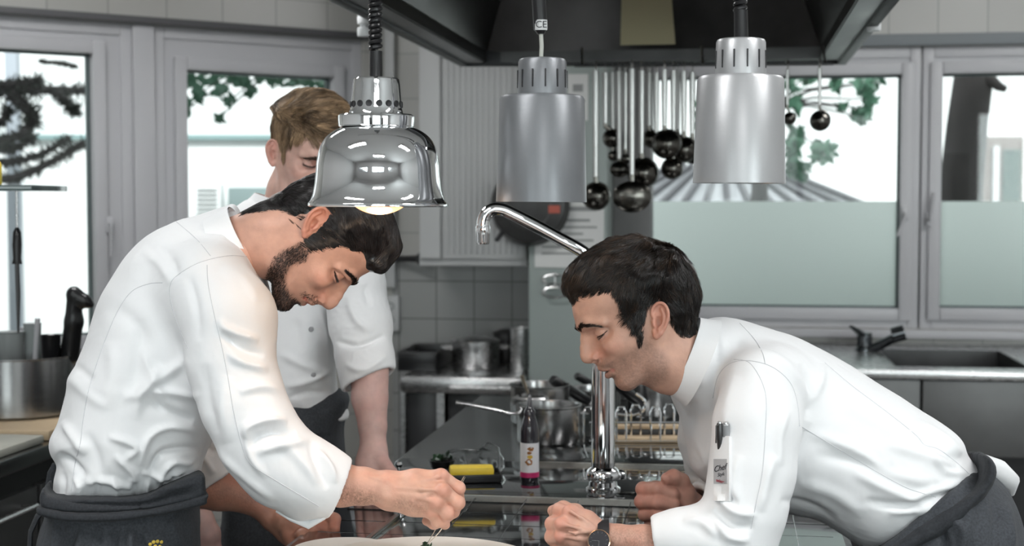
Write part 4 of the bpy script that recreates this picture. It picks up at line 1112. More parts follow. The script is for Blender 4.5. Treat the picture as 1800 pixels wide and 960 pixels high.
def exL(F):
    knuckle(F, [(775, 836, 2.262, 11.5), (779, 862, 2.236, 11.5), (767, 884, 2.235, 11), (757, 900, 2.248, 10), (807, 859, 2.268, 10.6), (806, 884, 2.243, 10.6), (787, 903, 2.24, 10.4)])
    F.u(f_ell(P(679, 872, 2.242), np.array([9, 8, 8])*S(2.24)), .006)
    tendons(F, [[(700, 850, 2.246, 2.6), (740, 846, 2.244, 2.8), (772, 838, 2.25, 2.6)], [(700, 858, 2.238, 2.6), (740, 860, 2.230, 2.8), (775, 862, 2.232, 2.6)],
                [(700, 868, 2.237, 2.4), (735, 874, 2.229, 2.6), (765, 883, 2.230, 2.5)],
                [(650, 838, 2.246, 1.6), (680, 846, 2.243, 2.0), (694, 858, 2.240, 2.0), (700, 872, 2.240, 1.8), (725, 880, 2.232, 2.4), (745, 872, 2.231, 2.2), (760, 866, 2.233, 1.8)],
                [(725, 880, 2.233, 2.2), (742, 889, 2.236, 2.4), (754, 897, 2.243, 2)]], .005)
N3 = limb_skin(handL, extra=exL, base=(.64, .38, .285), red=[(776, 836, 2.26, 13, .8), (779, 862, 2.235, 14, .9), (767, 884, 2.235, 13, .9), (757, 900, 2.245, 12, .7), (792, 905, 2.25, 26, .55)],
               hairy=[([(600, 872), (645, 882)], 20, .75), ([(700, 885), (740, 895)], 12, .4)])
farL = [
    [(340, 848, 2.60, 46), (385, 862, 2.61, 36), (430, 872, 2.62, 29), (465, 893, 2.62, 23), (482, 910, 2.62, 22)],
    [.014, (484, 910, 2.62, 23), (512, 930, 2.62, 27), (530, 948, 2.62, 25)],
    [.010, (500, 916, 2.60, 18), (525, 926, 2.59, 15), (548, 930, 2.58, 12)],
    [.004, (545, 914, 2.61, 12), (566, 903, 2.60, 11.5), (588, 913, 2.585, 11), (588, 930, 2.57, 9.8)],
    [.004, (540, 930, 2.60, 12), (562, 925, 2.585, 11.8), (586, 937, 2.575, 10.5), (577, 948, 2.56, 9)],
    [.004, (530, 940, 2.59, 12), (547, 940, 2.575, 11.8), (566, 955, 2.56, 11), (560, 972, 2.55, 9.6)],
    [.004, (518, 948, 2.585, 11), (530, 940, 2.565, 10.2), (535, 955, 2.55, 9.4), (530, 970, 2.545, 8.6)],
    [.006, (508, 938, 2.59, 15), (516, 960, 2.57, 12), (530, 980, 2.56, 10)],
]
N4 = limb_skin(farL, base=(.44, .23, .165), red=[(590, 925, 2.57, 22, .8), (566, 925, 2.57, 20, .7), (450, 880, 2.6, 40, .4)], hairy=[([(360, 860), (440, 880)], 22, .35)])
FB = Field()
FB.chain([(420, 448, 2.42, 50), (340, 480, 2.44, 72), (270, 600, 2.44, 92), (230, 740, 2.44, 92), (215, 860, 2.44, 90), (210, 960, 2.44, 92)], .05, 1.2, 2.44)
FB.chain([(385, 500, 2.32, 48), (425, 650, 2.28, 42), (470, 800, 2.27, 36), (560, 848, 2.27, 34)], .02)
FB.chain([(400, 500, 2.56, 44), (385, 640, 2.60, 38), (340, 820, 2.60, 36), (350, 850, 2.6, 36)], .02)
for dd in (-.1, .1): FB.chain([(210, 960, 2.44+dd, 78), (200, 1300, 2.44+dd, 60), (200, 1700, 2.44+dd, 42), (200, 1868, 2.44+dd, 34)], .02); FB.chain([(200, 1876, 2.44+dd, 34), (310, 1888, 2.44+dd, 24)], .02)
vB, qB = part_mesh(FB, P(90, 1900, 2.44)+np.array([-.1, -.35, -.1]), P(600, 400, 2.44)+np.array([.1, .35, .1]), .008)
A_, B_, C_ = join([headL, N3, N4, (vB, qB, np.tile(np.array(SKL), (len(vB), 1)))])
meshobj('body', A_, B_, M['skin'], personL, True, C_)
make_hair(HL, frL, FL, 'hair', M['hair_dark'], personL, flowL, colL, n=20000, lfun=lambda q: np.where((q[:, 0] < .005) & (q[:, 0] > -.048) & (q[:, 2] < .07) & (q[:, 1] > .03), .3, 1.0), ln=(.03, .065), rad=.00042, lift=(0, .003), curl=.06, slope=.24, clump=520, cw=.75, tmax=.012, fuzz=(2200, .008, .00025), extra=brL+brd+[lashes(HL, FL, 1, 80, .008), lashes(HL, FL, -1)],
          tfun=lambda q, d, t: (t+.010*sstep(.07, .115, q[:, 0])*sstep(.05, .09, q[:, 2])+.0012*noise3(q*np.array([.35, 1, 1]), 75)*(t > .003))*np.where((q[:, 2] < .05) & (q[:, 0] > .01), .25, 1)*np.where(q[:, 0] < -.02, .75, 1)*np.where(q[:, 2] < 0, .5, 1))
# jacket -----------------------------------------------------------
tor = [(418, 356), (395, 361), (350, 375), (300, 391), (262, 411), (226, 444), (196, 488), (171, 535), (151, 598), (135, 638), (121, 664), (117, 690), (104, 738), (91, 768), (92, 790), (104, 811), (98, 836), (96, 866), (104, 884), (200, 892), (344, 862), (352, 832), (362, 800), (384, 762), (424, 700), (462, 610), (480, 540), (474, 495), (460, 462), (452, 430), (436, 385)]
def Wl(x, z):
    return np.interp(z, [P(0, 890, DLT)[2], P(0, 780, DLT)[2], P(0, 600, DLT)[2], P(0, 470, DLT)[2], P(0, 400, DLT)[2], P(0, 350, DLT)[2]], [.155, .165, .175, .185, .15, .08])
FJ = Field(); FJ.u(f_slab(pxpoly(tor, DLT), .125, Wl, DLT, 2.3, TL), 0)
lo = P(80, 900, DLT)-np.array([.09, .24, .06]); hi = P(500, 340, DLT)+np.array([.09, .24, .06])
foldsJ = [
    ([(280, 430), (300, 455), (310, 490)], -4, 12), ([(250, 440), (285, 470), (300, 500)], 3, 10), ([(190, 600), (200, 650), (185, 720)], 3, 16), ([(240, 560), (245, 620), (230, 690)], -4, 16),
    ([(285, 640), (250, 690), (215, 700)], 5, 10), ([(330, 630), (290, 660), (250, 690), (240, 740)], 6, 12), ([(350, 700), (300, 690), (255, 690)], 6, 9), ([(340, 740), (290, 720), (262, 702)], -7, 10),
    ([(348, 760), (300, 750), (262, 770), (246, 820)], 6, 8), ([(352, 790), (320, 790), (280, 800), (262, 840)], -6, 8), ([(350, 800), (330, 815), (300, 815), (272, 850)], 6, 7),
    ([(190, 768), (225, 778), (240, 790), (220, 810)], 6, 8), ([(150, 760), (170, 800), (180, 850)], -4, 11), ([(110, 740), (130, 770), (150, 800)], 5, 10), ([(100, 800), (125, 812), (150, 840)], -6, 8),
    ([(200, 800), (235, 835), (225, 860)], 5, 8), ([(150, 850), (185, 845), (230, 858)], 5, 7), ([(250, 830), (290, 838), (330, 832)], 5, 7), ([(120, 660), (150, 690), (190, 720)], 3, 12), ([(130, 640), (165, 670)], -3, 9),
    ([(130, 836), (138, 856), (136, 880)], 3.5, 6), ([(165, 840), (172, 860), (168, 884)], -3.5, 6), ([(195, 838), (205, 858), (200, 884)], 4, 6), ([(232, 842), (238, 862), (236, 884)], -4, 5), ([(262, 840), (258, 860), (262, 880)], 4.5, 6), ([(290, 846), (286, 862), (290, 880)], -4, 5), ([(318, 838), (312, 852), (314, 870)], 4, 5), ([(112, 830), (112, 850), (108, 878)], -3, 6),
    ([(295, 830), (310, 840), (345, 830)], -5, 6), ([(355, 812), (335, 835), (330, 850)], 6, 6), ([(180, 540), (230, 560), (270, 620)], -3, 18), ([(245, 610), (285, 700), (300, 730)], 4, 10)]
# near sleeve -----------------------------------------------------------
sl = [(368, 505, 2.31, 72), (402, 560, 2.285, 78), (406, 640, 2.265, 70), (428, 712, 2.25, 68), (462, 782, 2.245, 68), (500, 822, 2.245, 66)]
sl2 = [(500, 822, 2.245, 66), (548, 842, 2.25, 60), (600, 858, 2.26, 52)]
FS = Field(); FS.chain(sl, .03); FS.chain(sl2, .03)
FS.chain([(548, 868, 2.25, 40), (530, 892, 2.25, 18)], .03)
cutd = P(625, 850, 2.262)-P(545, 842, 2.25); cutd = cutd/np.linalg.norm(cutd)+np.array([0, 0, -.30])
FS.inter(f_half(P(600, 852, 2.26), cutd), .002)
FS.sub(f_cone(P(625, 862, 2.262), P(560, 848, 2.252), 47*S(2.26), 50*S(2.25)), .001)
foldsS = [([(330, 480), (345, 540), (350, 600)], -3, 10), ([(390, 470), (430, 490), (455, 530)], 3, 14), ([(385, 560), (400, 580), (455, 600)], 6, 9), ([(390, 585), (420, 610), (465, 625)], -7, 9), ([(400, 620), (430, 640), (472, 650)], 6, 9),
          ([(420, 690), (460, 680), (495, 690)], 5, 9), ([(430, 770), (440, 750), (470, 740), (505, 742)], 9, 9), ([(440, 790), (450, 772), (480, 760), (520, 762)], -8, 8), ([(450, 800), (470, 790), (510, 782), (545, 775)], 5, 8),
          ([(470, 770), (520, 800), (560, 850)], 4, 12), ([(545, 775), (555, 810), (575, 860)], -5, 9), ([(430, 740), (440, 800), (470, 840)], 4, 8), ([(375, 790), (420, 830), (480, 880)], 3, 9), ([(400, 660), (392, 720), (400, 780)], 4, 16),
          ([(555, 790), (580, 820), (590, 850)], 5, 7), ([(360, 640), (365, 700), (385, 760)], -3, 12)]
SHL = P(375, 500, 2.36)
FJ.u(lambda p: FS(p, .06), lambda p: .010+.065*np.exp(-(np.linalg.norm(p-SHL, axis=1)/.13)**2))
lo2, hi2 = chain_box(sl+sl2, .04); lo = np.minimum(lo, lo2); hi = np.maximum(hi, hi2); foldsJ = foldsJ+foldsS
jacketL, VJ, QJ = garment('chef_jacket', FJ, lo, hi, .003, M['jacket'], personL, foldsJ, amp=.0014, sc=13, seed=13)
seam('seam', VJ, QJ, [(286, 497), (262, 499), (232, 512), (208, 545), (188, 590), (170, 640), (155, 690), (146, 740), (141, 780), (132, 815), (126, 864)], jacketL)
seam('seam', VJ, QJ, [(330, 606), (290, 640), (258, 672), (247, 700), (246, 730), (230, 770), (220, 790), (222, 830), (214, 866)], jacketL)
seam('seam', VJ, QJ, [(310, 390), (345, 420), (370, 450)], jacketL)
seam('seam', VJ, QJ, [(330, 612), (312, 570), (300, 530), (299, 502), (312, 484), (350, 462), (400, 450), (440, 452)], jacketL)
collar((404, 366), (459, 470), DLH+.01, .046, .062, M['jacket'], jacketL, side=1, flare=1.03, gap=.2)
seam('seam', VJ, QJ, [(364, 466), (366, 500), (378, 560), (390, 610), (400, 660), (410, 720), (424, 780), (440, 815), (480, 842), (530, 872), (560, 890)], jacketL)
cf = MB().tube([P(588, 888, 2.24), P(568, 908, 2.235), P(544, 922, 2.235), P(515, 910, 2.24), P(486, 898, 2.245)], [6*S(2.24), 12*S(2.24), 13*S(2.24), 11*S(2.24), 4*S(2.24)], 14, flat=.5).build('turned_cuff', M['jacket'], jacketL)
# far sleeve
sf = [(400, 500, 2.56, 62), (390, 600, 2.59, 58), (362, 720, 2.60, 54), (345, 805, 2.60, 50), (368, 838, 2.60, 42)]
FF = Field(); FF.chain(sf, .03); FF.sub(f_cone(P(360, 850, 2.60), P(400, 868, 2.61), 38*S(2.6), 40*S(2.6)), .001); FF.inter(f_half(P(385, 842, 2.6), P(395, 868, 2.6)-P(350, 810, 2.6)), .002)
lo, hi = chain_box(sf, .03)
garment('sleeve', FF, lo, hi, .0035, M['jacket'], jacketL, [([(345, 790), (362, 810), (375, 835)], 5, 8), ([(360, 780), (378, 800)], -5, 7)], amp=.003, sc=16, seed=18)
# apron -----------------------------------------------------------
ap = [(100, 780), (340, 770), (348, 862), (350, 900), (352, 960), (358, 1200), (350, 1420), (70, 1420), (52, 1150), (62, 1000), (72, 930), (84, 892)]
def Wa(x, z): return np.interp(z, [.2, .9, 1.02], [.2, .19, .168])
FA = Field(); FA.u(f_slab(pxpoly(ap, DLT, .004, .08), .10, Wa, DLT, 2.3, (TL[0], TL[1], 0.0)), 0)
ha_ = P(200, 866, DLT)[2]; FA.inter(lambda p: unturn(p, TL)[:, 2]-ha_, .006)
lo = P(40, 1430, DLT)-np.array([.09, .26, .07]); hi = P(370, 760, DLT)+np.array([.09, .26, .07])
foldsA = [([(98, 905), (95, 960), (90, 1020)], 4, 7), ([(150, 925), (142, 950), (130, 990)], 7, 8), ([(175, 925), (170, 960)], -6, 8), ([(228, 930), (232, 980)], 9, 8), ([(200, 930), (203, 980)], -6, 8), ([(240, 935), (255, 965), (262, 1000)], -7, 7), ([(300, 920), (320, 960)], 4, 10), ([(330, 900), (340, 950), (344, 1000)], 5, 7)]
apronL, VA, QA = garment('apron', FA, lo, hi, .004, M['denim'], personL, foldsA, amp=.002, sc=12, seed=12)
wb1 = [(92, 836), (100, 852), (150, 858), (246, 861), (300, 842), (348, 828), (353, 850), (348, 868), (280, 880), (200, 884), (130, 880), (90, 870), (85, 852)]
wb3 = [(84, 868), (130, 878), (200, 882), (280, 877), (354, 862), (355, 872), (350, 880), (280, 892), (200, 898), (130, 894), (84, 882), (80, 874)]
FW = Field(); FW.u(f_slab(pxpoly(wb1, DLT), .013, lambda x, z: .176+0*x, DLT, 10.0, TL), 0)
lo = P(70, 915, DLT)-np.array([.09, .26, .07]); hi = P(365, 825, DLT)+np.array([.09, .26, .07])
garment('waistband', FW, lo, hi, .003, M['denim_dark'], apronL, [([(92, 872), (150, 884), (240, 888), (300, 874), (348, 864)], -6, 4), ([(246, 868), (247, 900)], -4, 3), ([(110, 866), (180, 872), (240, 876)], 3, 5), ([(260, 868), (310, 858), (346, 848)], 4, 5)], amp=.0015, sc=22, seed=16)
FW = Field(); FW.u(f_slab(pxpoly(wb3, DLT), .010, lambda x, z: .183+0*x, DLT, 10.0, TL), 0)
garment('apron_band', FW, lo, hi, .003, M['denim_dark'], apronL, [], amp=.001, sc=22, seed=17)
MB().tube([P(84, 892, 2.40), P(66, 908, 2.39), P(54, 935, 2.39), P(52, 975, 2.39), P(56, 1040, 2.39)], [9*S(2.4), 11*S(2.4), 10*S(2.4), 12*S(2.4), 12*S(2.4)], 12, flat=.4).build('apron_tie', M['denim_dark'], apronL)
MB().tube([P(96, 815, 2.43), P(90, 832, 2.43), P(86, 862, 2.43)], [4*S(2.4), 7*S(2.4), 8*S(2.4)], 10).build('apron_knot', M['denim_dark'], apronL)
ga = surf_px(VA, QA); M['gold_print'] = mat('yellow_embroidery', (.72, .52, .08), .6); M['white_print'] = mat('white_embroidery', (.75, .75, .75), .6)
em = MB()
for a, b, r in ((264, 957, 3.2), (270, 953, 3.4), (277, 952, 3.4), (284, 953, 3.2), (273, 960, 3.0), (281, 961, 3.0)):
    l_, n_ = ga(a, b); em.lathe([(0, .0012), (r*S(2.3)*.7, .001), (r*S(2.3), 0)], l_, 12, 0, n_.to_track_quat('Z', 'Y').to_matrix().to_4x4())
em.build('embroidered_crest', M['gold_print'], apronL)
for dd in (-.1, .1):
    tr = [(205, 1000, DLT+dd, 84), (200, 1300, DLT+dd, 68), (200, 1600, DLT+dd, 58), (200, 1840, DLT+dd, 50)]
    FT = Field(); FT.chain(tr, .02); lo, hi = chain_box(tr, .02); garment('trouser_leg', FT, lo, hi, .008, M['denim_dark'], personL, amp=.003, sc=10)
    FT = Field(); tr = [(195, 1872, DLT+dd, 34), (270, 1880, DLT+dd, 30), (330, 1888, DLT+dd, 24)]
    FT.chain(tr, .02); FT.inter(f_half((0, 0, .004), (0, 0, -1)), .002); lo, hi = chain_box(tr, .02); garment('shoe', FT, lo, hi, .006, M['black_rubber'], personL, amp=0)
# ------------------------------------------------------------------ young chef behind
DB = 3.05
SKB = (.64, .40, .33)
HB = dict(HR); HB = {k: v for k, v in HB.items() if not k.startswith('_')}
HB.update(open=2.0, stub=None, skin=SKB, R=80, eary=73, ear=(-2, 2), eartilt=10, earout=40, earscale=.92, lid=-12, gape=.8, nose=[(108, 30, 5.5), (113, 18, 6), (118, 4, 7), (121, -8, 8), (121.5, -13, 8.6)], lash=.9,
          hair=[(114, 84), (100, 80), (84, 74), (66, 66), (52, 56), (40, 44), (34, 20), (30, 2), (24, 2), (20, 26), (6, 36), (-14, 34), (-26, 18), (-25, -8), (-30, -20), (-44, -30), (-64, -34), (-84, -30), (-128, -30), (-128, 60), (-90, 150), (0, 190), (90, 185), (145, 130), (128, 92)])
frB = HeadFrame((537, 276), DB, 22, 1, .97, yaw=66, roll=-4)
personB = empty('person', (P(560, 1400, 3.0)[0], 3.02, 0), 'young fair haired chef with rolled sleeves standing behind the hanging chrome lamp', 'person')
FBk, _ = make_head(HB, frB, .004)
for op in addneck(HB, frB, [(536, 300, DB+.04, 44), (520, 340, DB+.04, 46), (515, 385, DB+.04, 54)], .03): FBk.u(*op)
V, Q = mesh_field(FBk, np.array([-.20, -.105, -.22]), np.array([.15, .105, .165]), .002)
V = relax(V, Q, 1, .4); cK = skin_color(V, HB, SKB)
if frB.flip: Q = Q[:, ::-1]
headB = (frB.w(V), Q, cK)
def flowB(R):
    f = np.tile(np.array([.25, -.9, .25]), (len(R), 1)); side = (sstep(.03, .06, R[:, 1])*sstep(.12, .07, R[:, 2]))[:, None]
    f = f*(1-side)+np.array([.35, 0, -1.0])*side
    front = (sstep(.07, .10, R[:, 0])*sstep(.11, .08, R[:, 2]))[:, None]; return f*(1-front)+np.array([.1, -.8, -.5])*front
def colB(R, rng):
    n = noise3(R+5, 48)*.6+noise3(R, 150)*.4; k = rng.random(len(R))
    a = np.array([.075, .045, .026]); b = np.array([.50, .34, .20])
    t = np.clip(.42+.75*n+.35*(k-.5), 0, 1)[:, None]
    return a*(1-t)+b*t
brB = [brow_strands(HB, s_, FBk, np.array([.07, .042, .028]), n=520, path=[(9, 33), (18, 36), (28, 38.5), (38, 38), (46, 33)], ln=.010, wid=4) for s_ in (1, -1)]
handB = [
    [(650, 650, 2.90, 34), (650, 700, 2.89, 32), (655, 750, 2.88, 25), (656, 785, 2.87, 21)],
    [.014, (656, 785, 2.87, 21), (652, 812, 2.865, 25), (650, 835, 2.855, 25)],
    [.014, (660, 800, 2.865, 20), (668, 838, 2.85, 17)],
    [.004, (634, 836, 2.86, 12), (629, 858, 2.84, 10.5), (630, 876, 2.83, 9), (633, 884, 2.815, 8)],
    [.004, (648, 840, 2.85, 12), (645, 862, 2.825, 10.5), (645, 878, 2.81, 9), (646, 886, 2.795, 8)],
    [.004, (662, 840, 2.85, 12), (661, 862, 2.825, 10.5), (661, 877, 2.81, 9), (661, 886, 2.795, 8)],
    [.004, (675, 836, 2.85, 11.5), (677, 858, 2.83, 10), (677, 874, 2.815, 8.6), (676, 882, 2.80, 7.6)],
    [.008, (668, 806, 2.85, 14), (690, 836, 2.83, 11), (692, 862, 2.81, 9.5), (688, 878, 2.80, 8.5)],
]
N5 = limb_skin(handB, h=.002, base=(.60, .40, .355), red=[(650, 860, 2.83, 34, .7)])
handB2 = [
    [(330, 880, 2.78, 26), (352, 915, 2.78, 24), (360, 940, 2.78, 26)],
    [.01, (352, 930, 2.78, 20), (350, 960, 2.77, 13), (348, 985, 2.76, 11)], [.01, (364, 935, 2.78, 18), (368, 968, 2.77, 12), (366, 992, 2.76, 10)],
    [.01, (372, 938, 2.79, 15), (378, 968, 2.78, 11), (377, 988, 2.77, 9)], [.01, (340, 925, 2.79, 14), (334, 955, 2.78, 11), (332, 975, 2.77, 9)]]
N6 = limb_skin(handB2, h=.0025, base=(.60, .40, .355))
FBb = Field(); FBb.chain([(515, 390, 3.08, 52), (505, 450, 3.08, 78), (500, 620, 3.08, 72), (496, 740, 3.08, 66)], .05, 1.0, 3.08)
FBb.chain([(590, 440, 3.0, 42), (630, 560, 2.94, 38), (648, 650, 2.90, 34)], .02); FBb.chain([(420, 430, 3.08, 42), (370, 600, 3.0, 38), (345, 760, 2.88, 32), (335, 880, 2.78, 26)], .02)
for dx in (-50, 50): FBb.chain([(492+dx, 790, 3.08, 42), (500+dx, 1100, 3.08, 40), (505+dx, 1400, 3.08, 36), (505+dx, 1560, 3.08, 28)], .02); FBb.chain([(505+dx, 1560, 3.08, 28), (515+dx, 1590, 2.98, 22)], .02)
vB, qB = part_mesh(FBb, P(300, 1620, 3.08)+np.array([-.1, -.45, -.05]), P(700, 350, 3.08)+np.array([.1, .35, .1]), .01)
A_, B_, C_ = join([headB, N5, N6, (vB, qB, np.tile(np.array(SKB), (len(vB), 1)))])
meshobj('body', A_, B_, M['skin'], personB, True, C_)
make_hair(HB, frB, FBk, 'hair', M['hair_blond'], personB, flowB, colB, n=9000, ln=(.022, .05), rad=.0006, lift=(.001, .007), curl=.3, tmax=.022, slope=.28, h=.003, clump=420, cw=.6, fuzz=(900, .007, .0004), extra=brB,
          tfun=lambda q, d, t: (t+.004*noise3(q, 30)*(t > .006)+.012*sstep(.05, .10, q[:, 0])*sstep(.08, .12, q[:, 2]))*np.where((q[:, 2] < .085), .28, 1))
tor = [(468, 356), (446, 350), (424, 358), (396, 388), (380, 440), (392, 520), (404, 600), (408, 690), (410, 740), (600, 740), (594, 700), (588, 650), (596, 600), (612, 540), (640, 470), (640, 430), (610, 395), (570, 378), (540, 372), (500, 366)]
FJ = Field(); FJ.u(f_slab(pxpoly(tor, 3.08), .09, lambda x, z: np.interp(z, [1.0, 1.2, 1.45, 1.5], [.12, .125, .115, .08]), 3.08, 2.4), 0)
lo = P(370, 750, 3.08)-np.array([.03, .18, .03]); hi = P(660, 330, 3.08)+np.array([.03, .18, .03])
foldsJ = [([(560, 540), (575, 600), (585, 640)], 5, 9), ([(490, 620), (530, 640), (580, 660)], 4, 10), ([(500, 680), (540, 672), (585, 650)], 6, 7), ([(505, 700), (540, 690), (580, 690)], -6, 6), ([(520, 560), (530, 620)], -3, 10)]
jacketB, VJ, QJ = garment('chef_jacket', FJ, lo, hi, .0035, M['jacket'], personB, foldsJ, amp=.0016, sc=13, seed=23)
collar((455, 340), (562, 374), DB+.06, .030, .058, M['jacket'], jacketB, side=1, flare=1.25, gap=.3, D2=DB+.0)
gj = surf_px(VJ, QJ); M['stud'] = mat('jacket_stud', (.35, .35, .36), .4)
for a, b in ((547, 579), (551, 659), (482, 575), (487, 655)):
    l_, n_ = gj(a, b)
    if l_ is not None: MB().lathe([(0, .003), (.0045, .0025), (.006, 0), (.0055, -.002)], l_, 16, 0, n_.to_track_quat('Z', 'Y').to_matrix().to_4x4()).build('stud', M['stud'], jacketB)
sl = [(600, 440, 3.02, 46), (622, 500, 2.97, 50), (634, 570, 2.94, 50), (642, 622, 2.92, 46)]
FS = Field(); FS.chain(sl, .03); sdir = P(648, 660, 2.905)-P(634, 570, 2.94)
FS.chain([(640, 622, 2.92, 52), (648, 672, 2.903, 49)], .008)
FS.inter(f_half(P(648, 668, 2.903), sdir/np.linalg.norm(sdir)+np.array([.28, 0, -.0])), .003)
FS.sub(f_cone(P(650, 700, 2.895), P(645, 640, 2.912), 42*S(2.9), 42*S(2.9)), .001)
lo, hi = chain_box(sl+[(648, 690, 2.9, 50)], .02)
garment('rolled_sleeve', FS, lo, hi, .003, M['jacket'], jacketB, [([(590, 600), (630, 608), (676, 590)], -7, 6), ([(612, 520), (625, 560), (655, 585)], 5, 9), ([(605, 640), (640, 650), (680, 625)], 4, 7), ([(640, 500), (650, 540)], -4, 9)], amp=.002, sc=16, seed=25)
sl = [(430, 430, 3.08, 46), (385, 540, 3.02, 46), (362, 680, 2.93, 44), (345, 800, 2.84, 42), (345, 885, 2.79, 36)]
FS = Field(); FS.chain(sl, .03); FS.inter(f_half(P(350, 900, 2.79), P(350, 900, 2.79)-P(345, 800, 2.84)), .003); lo, hi = chain_box(sl, .02)
garment('sleeve', FS, lo, hi, .004, M['jacket'], jacketB, amp=.0025, sc=16, seed=26)
ap = [(408, 690), (597, 688), (601, 760), (608, 900), (610, 1200), (390, 1200), (396, 900), (404, 780)]
FA = Field(); FA.u(f_slab(pxpoly(ap, 3.08, .004, .08), .09, .135, 3.08, 2.6), 0)
lo = P(380, 1210, 3.08)-np.array([.03, .2, .03]); hi = P(620, 700, 3.08)+np.array([.03, .2, .03])
apronB, _, _ = garment('apron', FA, lo, hi, .005, M['denim'], personB, [([(400, 770), (500, 775), (598, 765)], -5, 5), ([(560, 780), (575, 840), (570, 900)], 5, 9), ([(540, 790), (548, 860)], -5, 8)], amp=.002, sc=12, seed=22)
for dx in (-55, 55):
    tr = [(505+dx, 1150, 3.08, 56), (505+dx, 1350, 3.08, 46), (505+dx, 1540, 3.08, 40)]
    FT = Field(); FT.chain(tr, .02); lo, hi = chain_box(tr, .02); garment('trouser_leg', FT, lo, hi, .008, M['denim_dark'], personB, amp=.003, sc=10)
    FT = Field(); tr = [(505+dx, 1552, 3.08, 30), (510+dx, 1578, 3.02, 26), (515+dx, 1605, 2.96, 20)]
    FT.chain(tr, .02); FT.inter(f_half((0, 0, .004), (0, 0, -1)), .002); lo, hi = chain_box(tr, .02); garment('shoe', FT, lo, hi, .006, M['black_rubber'], personB, amp=0)
# ------------------------------------------------------------------ room shell
M['tile_cream'] = mat_tile('cream_tiles', (.47, .465, .44), (.31, .31, .29), .195, .195, .25)
M['tile_grey'] = mat_tile('grey_tiles', (.31, .315, .31), (.13, .13, .13), .165, .165, .22)
M['wall'] = mat('wall_plaster', (.80, .80, .80), .7, noise=.03); M['ceil'] = mat('ceiling_plaster', (.86, .86, .86), .8, noise=.02)
M['floor'] = mat('floor_tiles', (.16, .15, .145), .35, noise=.2, nscale=3)
M['dark_gap'] = mat('shadow_profile', (.10, .10, .105), .5)
M['column'] = mat('green_grey_paint', (.30, .345, .33), .45, noise=.03)
M['rubber_seal'] = mat('window_seal', (.05, .08, .08), .5)
M['paper'] = mat('paper', (.62, .63, .62), .7); M['paper_ink'] = mat('printed_grey', (.25, .26, .26), .7)
def mat_pane():
    m = bpy.data.materials.new('window_glass'); m.use_nodes = True; nt = m.node_tree; nt.nodes.clear(); N = nt.nodes; L = nt.links
    o = N.new('ShaderNodeOutputMaterial'); mx = N.new('ShaderNodeMixShader'); t = N.new('ShaderNodeBsdfTransparent'); g = N.new('ShaderNodeBsdfGlossy')
    g.inputs['Roughness'].default_value = .02; t.inputs[0].default_value = (.94, .97, .96, 1); fr = N.new('ShaderNodeFresnel'); fr.inputs[0].default_value = 1.35
    L.new(fr.outputs[0], mx.inputs[0]); L.new(t.outputs[0], mx.inputs[1]); L.new(g.outputs[0], mx.inputs[2]); L.new(mx.outputs[0], o.inputs[0]); return m
M['pane'] = mat_pane()
def mat_frost():
    m = bpy.data.materials.new('frosted_film'); m.use_nodes = True; nt = m.node_tree; nt.nodes.clear(); N = nt.nodes; L = nt.links
    o = N.new('ShaderNodeOutputMaterial'); mx = N.new('ShaderNodeMixShader'); t = N.new('ShaderNodeBsdfTranslucent'); g = N.new('ShaderNodeBsdfRefraction')
    g.inputs['Roughness'].default_value = .8; g.inputs['IOR'].default_value = 1.3; g.inputs[0].default_value = (.88, .96, .93, 1); t.inputs[0].default_value = (.92, .98, .96, 1)
    mx.inputs[0].default_value = .3; L.new(t.outputs[0], mx.inputs[1]); L.new(g.outputs[0], mx.inputs[2]); L.new(mx.outputs[0], o.inputs[0]); return m
M['frost'] = mat_frost()
CORNER = Vector((-.50, 6.24, 0))
class Wall:
    """wall plane with local axes: s along the wall, n towards the room"""
    def __init__(s, p0, d, n):
        s.p = Vector(p0); s.d = Vector(d).normalized(); s.n = Vector(n).normalized(); s.rz = math.atan2(s.d.y, s.d.x)
    def hit(s, px, py, off=0.0):
        o = Vector((0, 0, CAMZ)); q = Vector(P(px, py, 1.0))-o; pl = s.p+s.n*off
        t = (pl-o).dot(s.n)/q.dot(s.n); h = o+q*t; return (h-s.p).dot(s.d), h.z
    def at(s, a, z, off=0.0): v = s.p+s.d*a+s.n*off; return Vector((v.x, v.y, z))
    def box(s, mb, a0, a1, z0, z1, o0, o1, mi=0, bev=0.0):
        c = s.at((a0+a1)/2, (z0+z1)/2, (o0+o1)/2); return mb.box(c, (abs(a1-a0), abs(o1-o0), abs(z1-z0)), s.rz, mi, bev)
WR = Wall(CORNER, (1, -.15, 0), (-.15, -1, 0)); WL = Wall(CORNER, (-1.28, -.85, 0), (.85, -1.28, 0))
ZC = 2.95
def struct(o, kind='structure'): o['kind'] = kind; return o
def wall_with_holes(name, W, a0, a1, holes, mat_, th=.22, z0=0, z1=ZC):
    mb = MB(); hs = sorted(holes); cur = a0
    for (h0, h1, b, t) in hs:
        W.box(mb, cur, h0, z0, z1, -th, 0); W.box(mb, h0, h1, z0, b, -th, 0); W.box(mb, h0, h1, t, z1, -th, 0); cur = h1
    W.box(mb, cur, a1, z0, z1, -th, 0)
    o = mb.build(name, mat_, smooth=False); return struct(o)
def frame_rect(mb, W, a0, a1, z0, z1, wd, o0, o1, bev=.004, mi=0):
    W.box(mb, a0, a0+wd, z0, z1, o0, o1, mi, bev); W.box(mb, a1-wd, a1, z0, z1, o0, o1, mi, bev)
    W.box(mb, a0+wd, a1-wd, z1-wd, z1, o0, o1, mi, bev); W.box(mb, a0+wd, a1-wd, z0, z0+wd, o0, o1, mi, bev)
